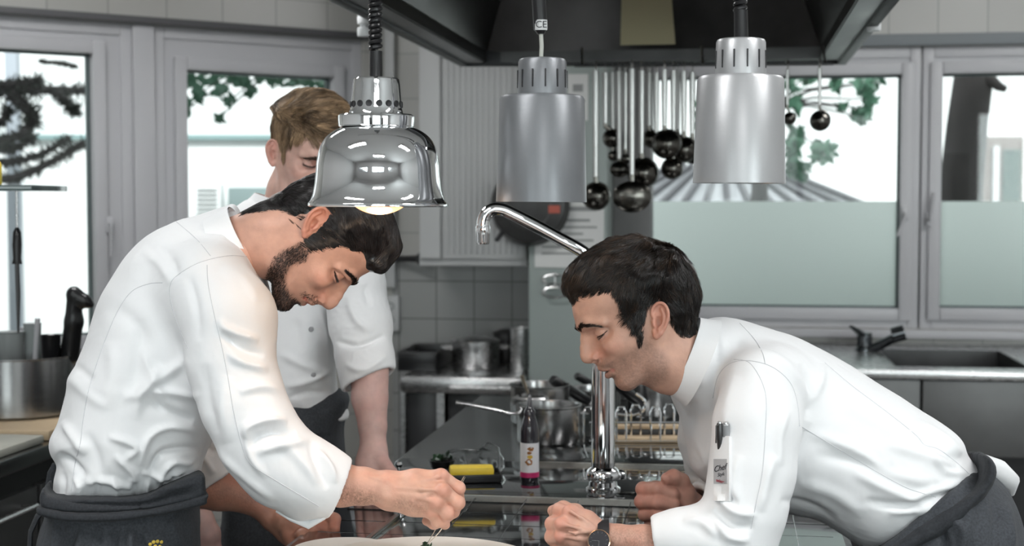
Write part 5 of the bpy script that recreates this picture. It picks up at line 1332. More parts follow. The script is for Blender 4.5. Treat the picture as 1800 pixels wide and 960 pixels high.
# window openings ---------------------------------------------------------
g = lambda W, x, y: W.hit(x, y, -.06)
r1l, _ = g(WR, 1120, 300); r1r, r1b = g(WR, 1577, 541); _, r1t = g(WR, 1500, 134)
r2l, r2b = g(WR, 1648, 540); _, r2t = g(WR, 1700, 131); r2r = r2l+1.15
rt = WR.hit(1700, 80)[1]; rb = WR.hit(1700, 580)[1]
rmid = (r1r+r2l)/2
wall_right = wall_with_holes('wall_right', WR, -.2, 5.2, [(r1l-.1, r2r+.12, rb, rt)], M['tile_cream'])
def window(name, W, L, R, B, T, outL, outR, outB, outT, frost=None, step=True):
    mb = MB(); frame_rect(mb, W, outL, outR, outB, outT, .045, -.12, -.02)
    sw = .05
    mb2 = mb; W.box(mb, L-sw, L, B-sw, T+sw, -.10, .0, 0, .006); W.box(mb, R, R+sw, B-sw, T+sw, -.10, .0, 0, .006)
    W.box(mb, L, R, T, T+sw, -.10, .0, 0, .006); W.box(mb, L, R, B-sw, B, -.10, .0, 0, .006)
    # filler between sash and outer frame
    W.box(mb, outL+.04, L-sw+.002, outB+.04, outT-.04, -.09, -.03); W.box(mb, R+sw-.002, outR-.04, outB+.04, outT-.04, -.09, -.03)
    W.box(mb, L-sw, R+sw, T+sw-.002, outT-.04, -.09, -.03); W.box(mb, L-sw, R+sw, outB+.04, B-sw+.002, -.09, -.03)
    w = struct(mb.build(name, M['frame'])); 
    sl_ = MB(); frame_rect(sl_, W, L-.001, R+.001, B-.001, T+.001, .008, -.085, -.05, 0); sl_.build('glazing_seal', M['rubber_seal'], w)
    pn = MB(); W.box(pn, L, R, B, T, -.072, -.066); pn.build('pane', M['pane'], w)
    if frost is not None:
        fm = MB(); fm.add([W.at(L+.004, B+.004, -.064)[:], W.at(R-.004, B+.004, -.064)[:], W.at(R-.004, frost, -.064)[:], W.at(L+.004, frost, -.064)[:]], [(0, 1, 2, 3)]); fm.build('frosted_film', M['frost'], w, smooth=False)
    return w
frost = WR.hit(1500, 354, -.06)[1]
wn1 = window('window_1', WR, r1l, r1r, r1b, r1t, r1l-.1, rmid-.004, rb, rt, frost)
wn2 = window('window_2', WR, r2l, r2r, r2b, r2t, rmid+.004, r2r+.12, rb, rt, frost)
def handle(W, a, z, ang, parent, ln=.12):
    mb = MB(); c = W.at(a, z, .006); W.box(mb, a-.014, a+.014, z-.03, z+.03, .0, .012, 0, .004)
    e = W.at(a, z, .03); W.box(mb, a-.007, a+.007, z-.007, z+.007, .01, .035, 0, .002)
    tip = W.at(a+math.sin(ang)*ln, z-math.cos(ang)*ln, .04)
    mb.tube([W.at(a, z, .034), W.at(a, z, .034).lerp(tip, .3), tip], [.010, .0095, .009], 10, flat=.7)
    return mb.build('handle', M['frame'], parent)
ha, hz = WR.hit(1591, 375); handle(WR, ha, hz, -.35, wn1, .10); ha, hz = WR.hit(1633, 385); handle(WR, ha, hz, math.pi-.12, wn2, .11)
mb = MB(); WR.box(mb, r1l-.2, r2r+.2, rb-.035, rb-.002, -.04, .045, 0, .004); struct(mb.build('trim_1', M['frame']))
mb = MB(); WR.box(mb, r1l-.2, r2r+.2, rt+.002, rt+.05, -.05, .02, 0, .004); struct(mb.build('trim_2', mat('blue_grey_trim', (.20, .22, .235), .5)))
# left wall
l1r, _ = g(WL, 158, 300); _, l1t = g(WL, 80, 92); _, l1b = g(WL, 80, 592); l1l = g(WL, -330, 300)[0]
l2l, _ = g(WL, 322, 300); l2r, _ = g(WL, 578, 300); _, l2t = g(WL, 450, 131); l2b = l1b-.02
lt = WL.hit(300, 47)[1]; lb = l1b-.14
h1 = WL.hit(640, 300)[0]; h2 = WL.hit(-400, 300)[0]
wall_left = wall_with_holes('wall_left', WL, -.2, 4.2, [(h1, h2, lb, lt)], M['tile_cream'])
s1 = WL.hit(246, 300)[0]; s2 = WL.hit(275, 300)[0]
wn3 = window('window_3', WL, l2r, l2l, l2b, l2t, h1, s2, lb, lt)
wn4 = window('window_4', WL, l1r, l1l, l1b, l1t, s1+.02, h2, lb, lt)
mb = MB(); WL.box(mb, s2, s1+.02, lb, lt, -.14, .0, 0, .006); struct(mb.build('trim_3', M['frame']))
mb = MB(); WL.box(mb, h1-.02, h2, lt+.002, lt+.03, -.04, .03, 0, .006); struct(mb.build('trim_4', M['dark_gap']))
ha, hz = WL.hit(191, 395); handle(WL, ha, hz, 0.05, wn4, .12)
# floor, ceiling, the walls behind the camera
struct(MB().box((.4, 1.9, -.05), (9, 11.5, .1)).build('floor', M['floor'], smooth=False))
struct(MB().box((.4, 1.9, ZC+.05), (9, 11.5, .1)).build('ceiling', M['ceil'], smooth=False))
cl_ = WL.at(4.2, 0); cr_ = WR.at(5.2, 0)
struct(MB().box((cl_.x-.11, (cl_.y-3.0)/2, ZC/2), (.22, cl_.y+3.0, ZC)).build('wall_west', M['wall'], smooth=False))
struct(MB().box((cr_.x+.11, (cr_.y-3.0)/2, ZC/2), (.22, cr_.y+3.0, ZC)).build('wall_east', M['wall'], smooth=False))
WB = Wall((cl_.x, -3.0, 0), (1, 0, 0), (0, 1, 0)); wl = cr_.x-cl_.x
holes = [(wl*.06, wl*.30, .95, 2.45), (wl*.38, wl*.62, .95, 2.45), (wl*.70, wl*.94, .95, 2.45)]  # unseen rear windows, added as openings for the front fill light
wall_with_holes('wall_back', WB, 0, wl, holes, M['wall'])
for i, (a, b, z0, z1) in enumerate(holes):
    mb = MB(); frame_rect(mb, WB, a, b, z0, z1, .06, -.12, -.02); WB.box(mb, (a+b)/2-.03, (a+b)/2+.03, z0, z1, -.12, -.02)
    w = struct(mb.build('window_%d' % (5+i), M['frame'])); pn = MB(); WB.box(pn, a+.06, b-.06, z0+.06, z1-.06, -.07, -.066); pn.build('pane', M['pane'], w)
# grey tiled niche wall between the corner and the column
n0 = WR.hit(672, 560)[0]; n1 = WR.hit(945, 560)[0]
mb = MB(); WR.box(mb, n0-.1, n1+.2, 0, WR.hit(800, 452)[1], .0, .02); struct(mb.build('wall_tiles', M['tile_grey'], smooth=False))
# column with notices
ca = WR.hit(929, 500, .5)[0]; cb = WR.hit(1066, 500, .5)[0]
mb = MB(); WR.box(mb, ca, cb, 0, ZC, .02, .5, 0, .01); struct(mb.build('wall_pillar', M['column']))
mb = MB(); c2 = WR.hit(1142, 500, .3)[0]; WR.box(mb, cb, c2, 0, ZC, .02, .22, 0, .01); struct(mb.build('wall_pier', mat('pier_grey', (.16, .16, .16), .5, noise=.1)))
def notice(x0, y0, x1, y1, label, lines, off=.503):
    a0, z0 = WR.hit(x0, y1, off); a1, z1 = WR.hit(x1, y0, off); mb = MB(); WR.box(mb, a0, a1, z0, z1, off-.001, off+.002)
    o = mb.build('notice', M['paper']); tag(o, label, 'paper')
    ln = MB()
    for (u0, u1, v0, v1) in lines: WR.box(ln, a0+(a1-a0)*u0, a0+(a1-a0)*u1, z0+(z1-z0)*v0, z0+(z1-z0)*v1, off+.0015, off+.0028)
    ln.build('printing', M['paper_ink'], o); return o
notice(940, 355, 1062, 470, 'large printed notice on the green grey pillar below the ladles', [(.1, .9, .86, .93), (.1, .8, .70, .74), (.1, .9, .6, .63), (.1, .7, .5, .53), (.1, .85, .4, .43), (.1, .6, .3, .33), (.1, .8, .2, .23)])
notice(998, 130, 1034, 212, 'small notice with a dark oval high on the green grey pillar', [(.25, .75, .62, .78), (.15, .85, .4, .44), (.15, .7, .3, .34)])
# spectacles-like wire holder on the pillar
mb = MB()
for dy in (0, 22):
    mb.tube([WR.at(*WR.hit(958+22*math.cos(t)*1.0+18, 492+dy+9*math.sin(t), .53), .53) for t in np.linspace(0, 2*math.pi, 20)[:-1]], .004, 6, closed=True)
for x in (958, 994): mb.tube([WR.at(*WR.hit(x, 490, .53), .53), WR.at(*WR.hit(x, 516, .53), .53)], .003, 6)
mb.tube([WR.at(*WR.hit(976, 480, .50), .50), WR.at(*WR.hit(976, 484, .53), .53)], .004, 6); mb.tube([WR.at(*WR.hit(976, 480, .50), .50), WR.at(*WR.hit(976, 500, .5), .505)], .004, 6)
tag(mb.build('wire_holder', M['steel']), 'small wire holder screwed to the green grey pillar under the notice', 'holder')
# vertical conduit with socket
cu = empty('conduit', WR.at(WR.hit(687, 500, .03)[0], 1.2, .03), 'pale conduit with a socket running down the grey tiles', 'pipe')
a = WR.hit(687, 500, .04)[0]; mb = MB(); WR.box(mb, a-.022, a+.022, WR.hit(687, 505, .04)[1], 2.6, .02, .055, 0, .004); mb.build('duct', M['white_paint'], cu)
mb = MB(); z0 = WR.hit(687, 582, .05)[1]; z1 = WR.hit(687, 520, .05)[1]; WR.box(mb, a-.038, a+.038, z0, z1, .02, .05, 0, .006); so = mb.build('socket', M['white_paint'], cu)
for dz in (.3, .7):
    MB().lathe([(.018, 0), (.018, .004), (.013, .004), (.011, -.004), (0, -.004)], WR.at(a, z0+(z1-z0)*dz, .05), 20, 0, WR.n.to_track_quat('Z', 'Y').to_matrix().to_4x4()).build('outlet', M['paper_ink'], so)
# black wall bracket
mb = MB(); q0 = WR.at(*WR.hit(690, 455, .05), .05); q1 = WR.at(*WR.hit(744, 455, .12), .12); mb.tube([q0, q0.lerp(q1, .7), q1], [.012, .014, .02], 12); mb.lathe([(0, -.012), (.03, -.012), (.03, .012), (0, .012)], q1, 20, 0, WR.n.to_track_quat('Z', 'Y').to_matrix().to_4x4())
tag(mb.build('wall_valve', M['black_rubber']), 'black valve on the grey tiles beside the conduit', 'valve')
# white ribbed wall cabinet
wc0 = WR.hit(735, 400, .45)[0]; wcm = WR.hit(776, 400, .45)[0]; wc1 = WR.hit(926, 400, .45)[0]; wz = WR.hit(830, 468, .45)[1]
wcab = empty('wall_cabinet', WR.at((wc0+wc1)/2, wz, .2), 'white ribbed metal cabinet high on the wall above the grey tiles', 'cabinet')
mb = MB(); WR.box(mb, wc0, wc1, wz, 2.62, .02, .43, 0, .006); mb.build('carcass', M['white_paint'], wcab)
mb = MB(); WR.box(mb, wc0+.005, wcm-.004, wz+.03, 2.6, .43, .45, 0, .005); mb.build('side_panel', M['white_paint'], wcab)
mb = MB(); WR.box(mb, wcm+.004, wc1-.004, wz+.03, 2.6, .43, .445, 0, .004)
k = 0; a = wcm+.02
while a < wc1-.02: WR.box(mb, a, a+.009, wz+.05, 2.58, .44, .4525, 0, .003); a += .0235
mb.build('ribbed_door', M['white_paint'], wcab)
# ------------------------------------------------------------------ extractor hood
HZ = 1.955
def hp(x, y, z=HZ): return Vector(PZ(x, y, z))
fl = hp(822, 116); fr_ = hp(1472, 113); ax = Vector((.152, .988, 0)).normalized()
nl = fl-ax*2.05; nr_ = fr_-ax*2.05
M['hood_rim'] = mat('hood_rim_steel', (.05, .052, .055), .45, .6, noise=.2)
M['hood_in'] = mat('hood_inner_steel', (.10, .10, .10), .33, 1, noise=.35, nscale=9, rnoise=.12, stretch=(1, .3, 1)); M['hood_out'] = mat('hood_outer_steel', (.08, .085, .085), .4, .8, noise=.1, nscale=6)
hood = empty('extractor_hood', ((fl+nr_)/2)[:], 'large dark steel extractor hood above the cooking island', 'hood')
def rimbar(a, b, w, h, name, mat_, out):
    d = (b-a).normalized(); L_ = (b-a).length; mb = MB(); mb.box((a+b)/2+out*(w/2)+Vector((0, 0, h/2)), (L_, w, h), math.atan2(d.y, d.x), 0, .004); return mb.build(name, mat_, hood)
rt_ = Vector((ax.y, -ax.x, 0)); cor = [nl, fl, fr_, nr_]
rimbar(nl, fl, .03, .075, 'rim', M['hood_rim'], -rt_); rimbar(nr_, fr_, .03, .075, 'rim', M['hood_rim'], rt_)
rimbar(fl-rt_*.03, fr_+rt_*.03, .03, .06, 'rim', M['hood_rim'], ax); rimbar(nl-rt_*.03, nr_+rt_*.03, .03, .06, 'rim', M['hood_rim'], -ax)
# gutter inside the rim, then sloping panels up to the flat top
c0 = (nl+fr_)/2; mb = MB(); up_ = Vector((0, 0, 1))
def ring(sx_, sy_, z):
    hw = (fr_-fl).length/2*sx_; hl = (fl-nl).length/2*sy_
    return [c0-rt_*hw-ax*hl+up_*z, c0-rt_*hw+ax*hl+up_*z, c0+rt_*hw+ax*hl+up_*z, c0+rt_*hw-ax*hl+up_*z]
for nm, A_, B_ in (('gutter', ring(1, 1, .012), ring(.90, .955, .012)), ('gutter_lip', ring(.90, .955, .012), ring(.90, .955, .05))):
    mb = MB()
    for i in range(4):
        j = (i+1) % 4; n_ = (A_[j]-A_[i]).cross(B_[i]-A_[i]).normalized()*.004
        q = [A_[i], A_[j], B_[j], B_[i]]; mb.add([x[:] for x in q]+[(x+n_)[:] for x in q], [(0, 1, 2, 3), (7, 6, 5, 4), (0, 4, 5, 1), (1, 5, 6, 2), (2, 6, 7, 3), (3, 7, 4, 0)])
    mb.build(nm, M['hood_in'], hood, smooth=False)
A_ = ring(.90, .955, .05); B_ = ring(.50, .55, .62)
for i, nm in enumerate(('panel', 'panel', 'panel', 'panel')):
    j = (i+1) % 4; n_ = (A_[j]-A_[i]).cross(B_[i]-A_[i]).normalized()*.006; mb = MB(); q = [A_[i], A_[j], B_[j], B_[i]]
    mb.add([x[:] for x in q]+[(x+n_)[:] for x in q], [(0, 1, 2, 3), (7, 6, 5, 4), (0, 4, 5, 1), (1, 5, 6, 2), (2, 6, 7, 3), (3, 7, 4, 0)]); mb.build(nm, M['hood_in'], hood, smooth=False)
mb = MB(); mb.add([x[:] for x in B_]+[(x+up_*.006)[:] for x in B_], [(0, 1, 2, 3), (7, 6, 5, 4), (0, 4, 5, 1), (1, 5, 6, 2), (2, 6, 7, 3), (3, 7, 4, 0)]); mb.build('top_panel', M['hood_in'], hood, smooth=False)
A2 = ring(1.0, 1.0, .075); B2 = ring(.56, .6, .68)
mb = MB(); 
for i in range(4):
    j = (i+1) % 4; mb.add([A2[i][:], A2[j][:], B2[j][:], B2[i][:]], [(0, 1, 2, 3)])
mb.add([x[:] for x in B2], [(0, 1, 2, 3)]); mb.build('outer_shell', M['hood_out'], hood, smooth=False)
mb = MB(); cc = (B2[0]+B2[2])/2; mb.box(cc+up_*.17, (.34, .34, .33), math.atan2(ax.y, ax.x)); mb.build('duct', M['hood_out'], hood)
# filters: slats along the right inner panel, a reflection painted as a yellowish patch on the far one
def on_panel(i, u, v): j = (i+1) % 4; a = A_[i].lerp(A_[j], u); b = B_[i].lerp(B_[j], u); return a.lerp(b, v)
mb = MB(); n_ = (A_[3]-A_[2]).cross(B_[2]-A_[2]).normalized(); n_ = -n_ if n_.z > 0 else n_
for k in range(26):
    u = .22+.5*k/26; mb.tube([on_panel(2, u, .25)+n_*.01, on_panel(2, u, .85)+n_*.01], .007, 6)
mb.build('grease_filter', M['steel'], hood)
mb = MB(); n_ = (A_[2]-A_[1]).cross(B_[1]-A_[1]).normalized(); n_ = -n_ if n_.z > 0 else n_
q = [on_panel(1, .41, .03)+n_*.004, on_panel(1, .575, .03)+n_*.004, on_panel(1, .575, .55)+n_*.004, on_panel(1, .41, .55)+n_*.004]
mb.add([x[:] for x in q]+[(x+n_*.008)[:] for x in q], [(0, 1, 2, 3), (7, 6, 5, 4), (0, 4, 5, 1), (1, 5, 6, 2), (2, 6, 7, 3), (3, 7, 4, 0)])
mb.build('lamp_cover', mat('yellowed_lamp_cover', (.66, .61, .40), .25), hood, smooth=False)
for (x, y, lab) in ((1533, 18, 'pair of white round clips on the right rim of the hood'), (641, 28, 'pair of white round clips on the left rim of the hood')):
    p_ = hp(x, y+18, HZ+.02); mb = MB(); mb.lathe([(0, 0), (.016, 0), (.018, .004), (.018, .022), (.010, .026), (.010, .03), (.018, .034), (.018, .052), (.014, .058), (0, .058)], p_+Vector((0, -.02, -.03)), 20); mb.tube([p_+Vector((0, -.02, 0)), p_+Vector((0, 0, 0))+(rt_*-.04 if x > 900 else rt_*.04)], .005, 6)
    tag(mb.build('hood_clip', mat('white_clip', (.7, .72, .73), .35)), lab, 'clip')
# ------------------------------------------------------------------ utensil rail with ladles
rail = empty('utensil_rail', P(1150, 118, 4.5), 'steel rail for hanging ladles below the back rim of the hood', 'rail')
ra = Vector(P(1010, 112, 4.50)); rb_ = Vector(P(1465, 112, 4.44)); ra.z = rb_.z = HZ-.028
MB().tube([ra, rb_], .004, 10).build('bar', M['steel_dark'], rail)
for t in (.03, .5, .97): p_ = ra.lerp(rb_, t); MB().tube([p_, p_+Vector((0, .02, .03)), p_+Vector((0, .03, .06))], .004, 8).build('bracket', M['steel'], rail)
M['ladle_bowl'] = mat('dull_ladle_steel', (.11, .105, .095), .22, 1, noise=.3, nscale=20)
M['ladle_handle'] = mat('ladle_handle_steel', (.48, .48, .47), .3, 1, noise=.1, nscale=20)
def ladle(name, cat, x, ye, bx, by, r, D, label, kind='bowl', group='kitchen tools hanging from the rail', hw=5.2):
    s_ = S(D); top = Vector(P(x, 112, D)); top.z = HZ-.03; e = Vector(P(x, ye, D)); b = Vector(P(bx, by, D)); R_ = r*s_
    root = empty(name, e, label, cat, group); mb = MB()
    hk = [top+Vector((0, 0, -.012)), top+Vector((0, -.012, .004)), top+Vector((0, -.010, .012)), top+Vector((0, .0, .014)), top+Vector((0, .010, .008))]
    mb.tube([e, e.lerp(top, .5), top+Vector((0, 0, -.012))], [hw*.8*s_, hw*s_, hw*1.15*s_], 8, flat=.35, upv=(0, 1, 0)); mb.tube(hk, .0035, 8)
    mb.build('handle', M['ladle_handle'], root)
    mb = MB(); mb.tube([e+Vector((0, 0, .01)), e, Vector((b.x, b.y, b.z+R_*.75))], [hw*.8*s_, hw*.8*s_, hw*.9*s_], 8, flat=.5, upv=(0, 1, 0))
    if kind == 'bowl':
        pr = [(R_*math.sin(t), -R_*math.cos(t)) for t in np.linspace(.02, math.pi*.5, 12)]; pr += [(R_*1.04, .001), (R_*1.02, .003)]+[(R_*.95*math.sin(t), -R_*.95*math.cos(t)+.002) for t in np.linspace(math.pi*.5, .02, 8)]
        tl = Matrix.Rotation(math.radians(78), 4, 'X')      # hangs with its mouth turned to the wall
        mb.lathe(pr, b+Vector((0, R_*.25, 0)), 32, 0, Matrix.Rotation(math.radians(-78), 4, 'X'))
    else:
        mb.lathe([(0, -.012), (R_*.6, -.010), (R_*.95, -.003), (R_, 0), (R_*.97, .002), (R_*.6, -.007), (0, -.009)], b, 32, 0, Matrix.Diagonal((1, 1, .82, 1)) @ Matrix.Rotation(math.radians(-88), 4, 'X'))
    mb.build('bowl', M['ladle_bowl'], root); return root
ladle('ladle', 'ladle', 1047, 316, 1049, 345, 25, 4.50, 'large ladle hanging at the left end of the rail, bowl lowest beside the grey lamp')
ladle('ladle', 'ladle', 1064, 222, 1077, 243, 17, 4.56, 'small dark ladle half hidden behind the first long handles')
ladle('spatula', 'spatula', 1089, 284, 1089, 298, 17, 4.52, 'flat olive brown spoon between the left ladles', 'flat')
ladle('skimmer', 'skimmer', 1111, 312, 1111, 346, 34, 4.44, 'wide black skimmer, lowest of the hanging utensils', 'flat')
ladle('ladle', 'ladle', 1128, 275, 1131, 304, 27, 4.50, 'round ladle hanging right above the wide black skimmer')
ladle('ladle', 'ladle', 1141, 226, 1146, 244, 16, 4.58, 'thin handled ladle behind the middle of the row')
ladle('ladle', 'ladle', 1168, 226, 1173, 253, 26, 4.46, 'broad ladle with shining rim in the upper right of the row')
ladle('ladle', 'ladle', 1184, 270, 1182, 296, 19, 4.50, 'small round ladle below the broad shining one')
ladle('ladle', 'ladle', 1202, 236, 1203, 263, 23, 4.52, 'ladle just left of the light silver lamp')
ladle('ladle', 'ladle', 1217, 240, 1219, 268, 20, 4.56, 'ladle partly hidden by the light silver lamp')
ladle('ladle', 'ladle', 1384, 190, 1389, 208, 11, 4.46, 'tiny ladle just right of the light silver lamp', hw=2.6)
ladle('ladle', 'ladle', 1441, 190, 1443, 212, 18, 4.40, 'single ladle hanging alone in front of the window', hw=3.2)
for (x, D, t, lab) in ((1078, 4.56, 262, 'long flat handled utensil left of the wide skimmer'), (1099, 4.57, 268, 'long flat handled utensil directly behind the wide skimmer'), (1154, 4.57, 240, 'narrow spoon in the middle of the row behind ladles'), (1191, 4.57, 232, 'narrow spoon behind the small round ladle')):
    ladle('serving_spoon', 'spoon', x, t, x+1, t+12, 11, D, lab, 'flat', hw=4.6)
# hanging frying pan behind the faucet spout
fp = empty('frying_pan', WR.at(*WR.hit(929, 365, .55), .55), 'round dark frying pan hanging on the pillar behind the faucet spout', 'pan')
c_ = WR.at(*WR.hit(929, 362, .56), .56); R_ = 72*S(5.5); MT = Matrix.Translation((0, 0, 0)) @ WR.n.to_track_quat('Z', 'Y').to_matrix().to_4x4()
MB().lathe([(0, .0), (R_*.8, .0), (R_*.86, .004), (R_*.99, -.04), (R_, -.04), (R_*.9, .008), (R_*.84, .012), (0, .012)][::-1], c_, 56, 0, MT).build('pan_body', mat('dark_pan', (.055, .055, .055), .35, .6, noise=.3), fp)
MB().lathe([(R_*.55, .0125), (R_*.57, .0135), (R_*.59, .0125)], c_, 56, 0, MT).build('base_ring', M['steel_dark'], fp)
lo_ = WR.at(*WR.hit(974, 368, .58), .578); mb = MB(); mb.box(lo_, (.045, .002, .03), WR.rz); mb.build('red_sticker', mat('red_label', (.42, .10, .07), .5), fp)
mb = MB(); mb.tube([WR.at(*WR.hit(885, 405, .56), .56), WR.at(*WR.hit(872, 424, .56), .56)], [.01, .008], 8); mb.build('handle', M['black_rubber'], fp)
# ------------------------------------------------------------------ cooking island
TOP = .90
E0 = Vector((-.40, 2.46, 0)); AX = Vector((.152, .988, 0)).normalized(); AR = Vector((AX.y, -AX.x, 0)); IRZ = math.atan2(AX.y, AX.x)
IW = .985
def I(a, b, z=TOP): v = E0+AR*a+AX*b; return Vector((v.x, v.y, z))
def ibox(mb, a0, a1, b0, b1, z0, z1, mi=0, bev=0.0): return mb.box(I((a0+a1)/2, (b0+b1)/2, (z0+z1)/2), (abs(b1-b0), abs(a1-a0), abs(z1-z0)), IRZ, mi, bev)
B0, B1 = -.62, 1.98
bD = lambda D: (D-2.46)/AX.y
isl = empty('cooking_island', I(IW/2, .6, 0), 'long steel cooking island with black glass hobs and a thin steel edge', 'counter')
mb = MB(); ibox(mb, .03, IW-.03, B0+.03, B1-.03, .12, .862, 0, .004); mb.build('cabinet', M['steel_dark'], isl)
mb = MB(); ibox(mb, .07, IW-.07, B0+.07, B1-.07, .0, .12); mb.build('plinth', M['black_rubber'], isl)
for s_ in (0, 1):
    for k in range(4):
        b = B0+.06+k*.63; d = MB(); a = .03 if s_ == 0 else IW-.03
        ibox(d, a-.018 if s_ == 0 else a, a if s_ == 0 else a+.018, b, b+.60, .15, .84, 0, .003); dr = d.build('door', M['steel_dark'], isl)
        h_ = MB(); aa = a+(-.035 if s_ == 0 else .035); h_.tube([I(aa, b+.08, .80), I(aa, b+.52, .80)], .006, 8)
        for bb in (.1, .5): h_.tube([I(aa, b+bb, .80), I(a, b+bb, .80)], .004, 6)
        h_.build('handle', M['steel'], dr)
mb = MB(); ibox(mb, 0, IW, B0, B1, .862, TOP-.003, 0, .004); mb.build('worktop', M['steel_top'], isl)
bs = bD(2.925); bs2 = bD(3.315)
def glass(a0, a1, b0, b1): m_ = MB(); ibox(m_, a0, a1, b0, b1, TOP-.006, TOP, 0, .0015); return m_.build('glass_hob', M['glass_hob'], isl)
glass(.012, IW-.012, B0+.012, bs-.004); glass(.012, IW-.012, bs+.006, bs2-.004)
M['trim_steel'] = mat('polished_edge', (.30, .29, .27), .25, 1)
mb = MB(); ibox(mb, .0, IW, bs-.004, bs+.005, TOP-.006, TOP+.0012, 0, .0005); mb.build('edge_strip', M['trim_steel'], isl)
mb = MB(); ibox(mb, .3, IW, bs2-.004, bs2+.005, TOP-.006, TOP+.0012, 0, .0005); mb.build('edge_strip', M['trim_steel'], isl)
q0 = Vector(PZ(699, 907, TOP)); q1 = Vector(PZ(640, 955, TOP)); d_ = q1-q0; mb = MB(); mb.box((q0+q1)/2+Vector((0, 0, .001)), (d_.length*1.0, .012, .006), math.atan2(d_.y, d_.x), 0, .002); mb.build('corner_strip', M['trim_steel'], isl)
g2 = MB(); ibox(g2, .30, IW-.02, bs2+.02, bs2+.36, TOP-.004, TOP+.001, 0, .001); g2.build('glass_hob', M['glass_hob'], isl)
ln = MB()
for k in range(1, 9): ibox(ln, .05+k*.105, .0515+k*.105, B0+.03, bs-.02, TOP-.001, TOP+.0002)
for k in range(1, 12): ibox(ln, .03, IW-.03, B0+.03+k*.1, B0+.0312+k*.1, TOP-.001, TOP+.0002)
ln.build('printed_grid', mat('hob_print', (.028, .030, .031), .12), isl)
# -------- faucet
fa = Vector(PZ(1060, 862, TOP)); FD = fa.y; sF = S(FD)
fct = empty('faucet', fa, 'tall chrome pot filler faucet with thick column rising from the island', 'faucet')
mb = MB(); mb.lathe([(.0, 0), (.036, 0), (.036, .006), (.030, .010), (.029, .020), (.034, .024), (.036, .032), (.034, .042), (.030, .046), (.0245, .05), (.0245, .06)], fa, 40); mb.build('base', M['chrome'], fct)
kn = MB()
for a in (0, 2.1, 4.2): kn.lathe([(0, 0), (.010, 0), (.011, .004), (.008, .012), (0, .013)], fa+Vector((math.cos(a)*.033, math.sin(a)*.033-.0, .033)), 14, 0, Vector((math.cos(a), math.sin(a), 0)).to_track_quat('Z', 'Y').to_matrix().to_4x4())
kn.build('set_screw', M['chrome'], fct)
ptop = P(1062, 468, FD)[2]
MB().lathe([(.0245, .05), (.0245, ptop-TOP), (.020, ptop-TOP+.006), (0, ptop-TOP+.006)], fa, 40).build('column', M['chrome'], fct)
pts = [Vector((fa.x, fa.y, ptop-.02))]+[Vector(P(x, y, FD-.02)) for x, y in ((1030, 447), (980, 418), (930, 391), (900, 376))]+[Vector(P(x, y, FD-.02)) for x, y in ((884, 369), (868, 368), (856, 375), (850, 388), (849, 402))]
cp = [Vector(v) for v in curve_pts([p_[:] for p_ in pts], 4)]
mb = MB(); mb.tube(cp, [11.5*sF]*len(cp), 20); mb.build('spout', M['chrome'], fct)
mb = MB(); e_ = Vector(P(849, 400, FD-.02)); mb.lathe([(0, .004), (.0145, .004), (.0155, 0), (.0155, -.012), (.0145, -.014), (.0145, -.030), (.0125, -.034), (.010, -.034), (.010, -.028), (0, -.028)], e_, 28); mb.build('aerator', M['chrome'], fct)
mb = MB(); mb.lathe([(0, .02), (.028, .02), (.030, .015), (.030, -.03), (.027, -.036), (0, -.036)], Vector((fa.x, fa.y, ptop-.005)), 32); mb.build('swivel_joint', M['chrome'], fct)
# -------- squeeze bottle
bt = Vector(PZ(931, 846, TOP)); sb = S(bt.y)
M['bottle'] = mat('dark_sauce_bottle', (.022, .020, .026), .18, coat=.6, noise=.1); M['label_white'] = mat('bottle_label', (.74, .74, .76), .35); M['label_pink'] = mat('label_pink', (.50, .03, .14), .35)
M['label_brown'] = mat('label_fruit', (.30, .12, .03), .4, noise=.5, nscale=120); M['label_gold'] = mat('label_gold', (.62, .40, .06), .4)
btl = empty('squeeze_bottle', bt, 'dark squeeze bottle with white fruit label and pink band on the hob', 'bottle')
r_ = 16.2*sb; H_ = 155*sb
MB().lathe([(0, 0), (r_*.93, 0), (r_, .004), (r_, H_*.58), (r_*.92, H_*.64), (r_*.80, H_*.69), (r_*.66, H_*.74), (r_*.60, H_*.76), (0, H_*.76)], bt, 32).build('bottle_body', M['bottle'], btl)
MB().lathe([(r_*.64, H_*.755), (r_*.66, H_*.80), (r_*.5, H_*.83), (r_*.30, H_*.86), (r_*.18, H_*.99), (r_*.10, H_), (0, H_)], bt, 28).build('nozzle_cap', M['bottle'], btl)
lb_ = MB().lathe([(r_+.0006, 17*sb), (r_+.0006, 70*sb)], bt, 40).build('label', M['label_white'], btl)
MB().lathe([(r_+.0011, 9*sb), (r_+.0011, 18*sb)], bt, 40).build('pink_band', M['label_pink'], btl)
def blob(mb, cx, cz, rx, rz, mi, seed):
    rr_ = random.Random(seed); pts = []
    for k in range(14):
        a = 2*math.pi*k/14; f = rr_.uniform(.75, 1.1); x = cx+rx*math.cos(a)*f; z = cz+rz*math.sin(a)*f; th = -math.pi/2+x/r_; pts.append((bt.x+(r_+.0012)*math.cos(th), bt.y+(r_+.0012)*math.sin(th), bt.z+z))
    mb.add(pts, [tuple(range(14))], mi)
mb = MB(); blob(mb, .002, 60*sb, 6*sb, 4*sb, 0, 1); blob(mb, -.001, 53*sb, 4*sb, 3*sb, 0, 2); blob(mb, -.002, 37*sb, 7*sb, 6*sb, 0, 3); blob(mb, .001, 46*sb, 5*sb, 4*sb, 1, 4); mb.build('fruit_print', [M['label_brown'], M['label_gold']], lb_, smooth=False)
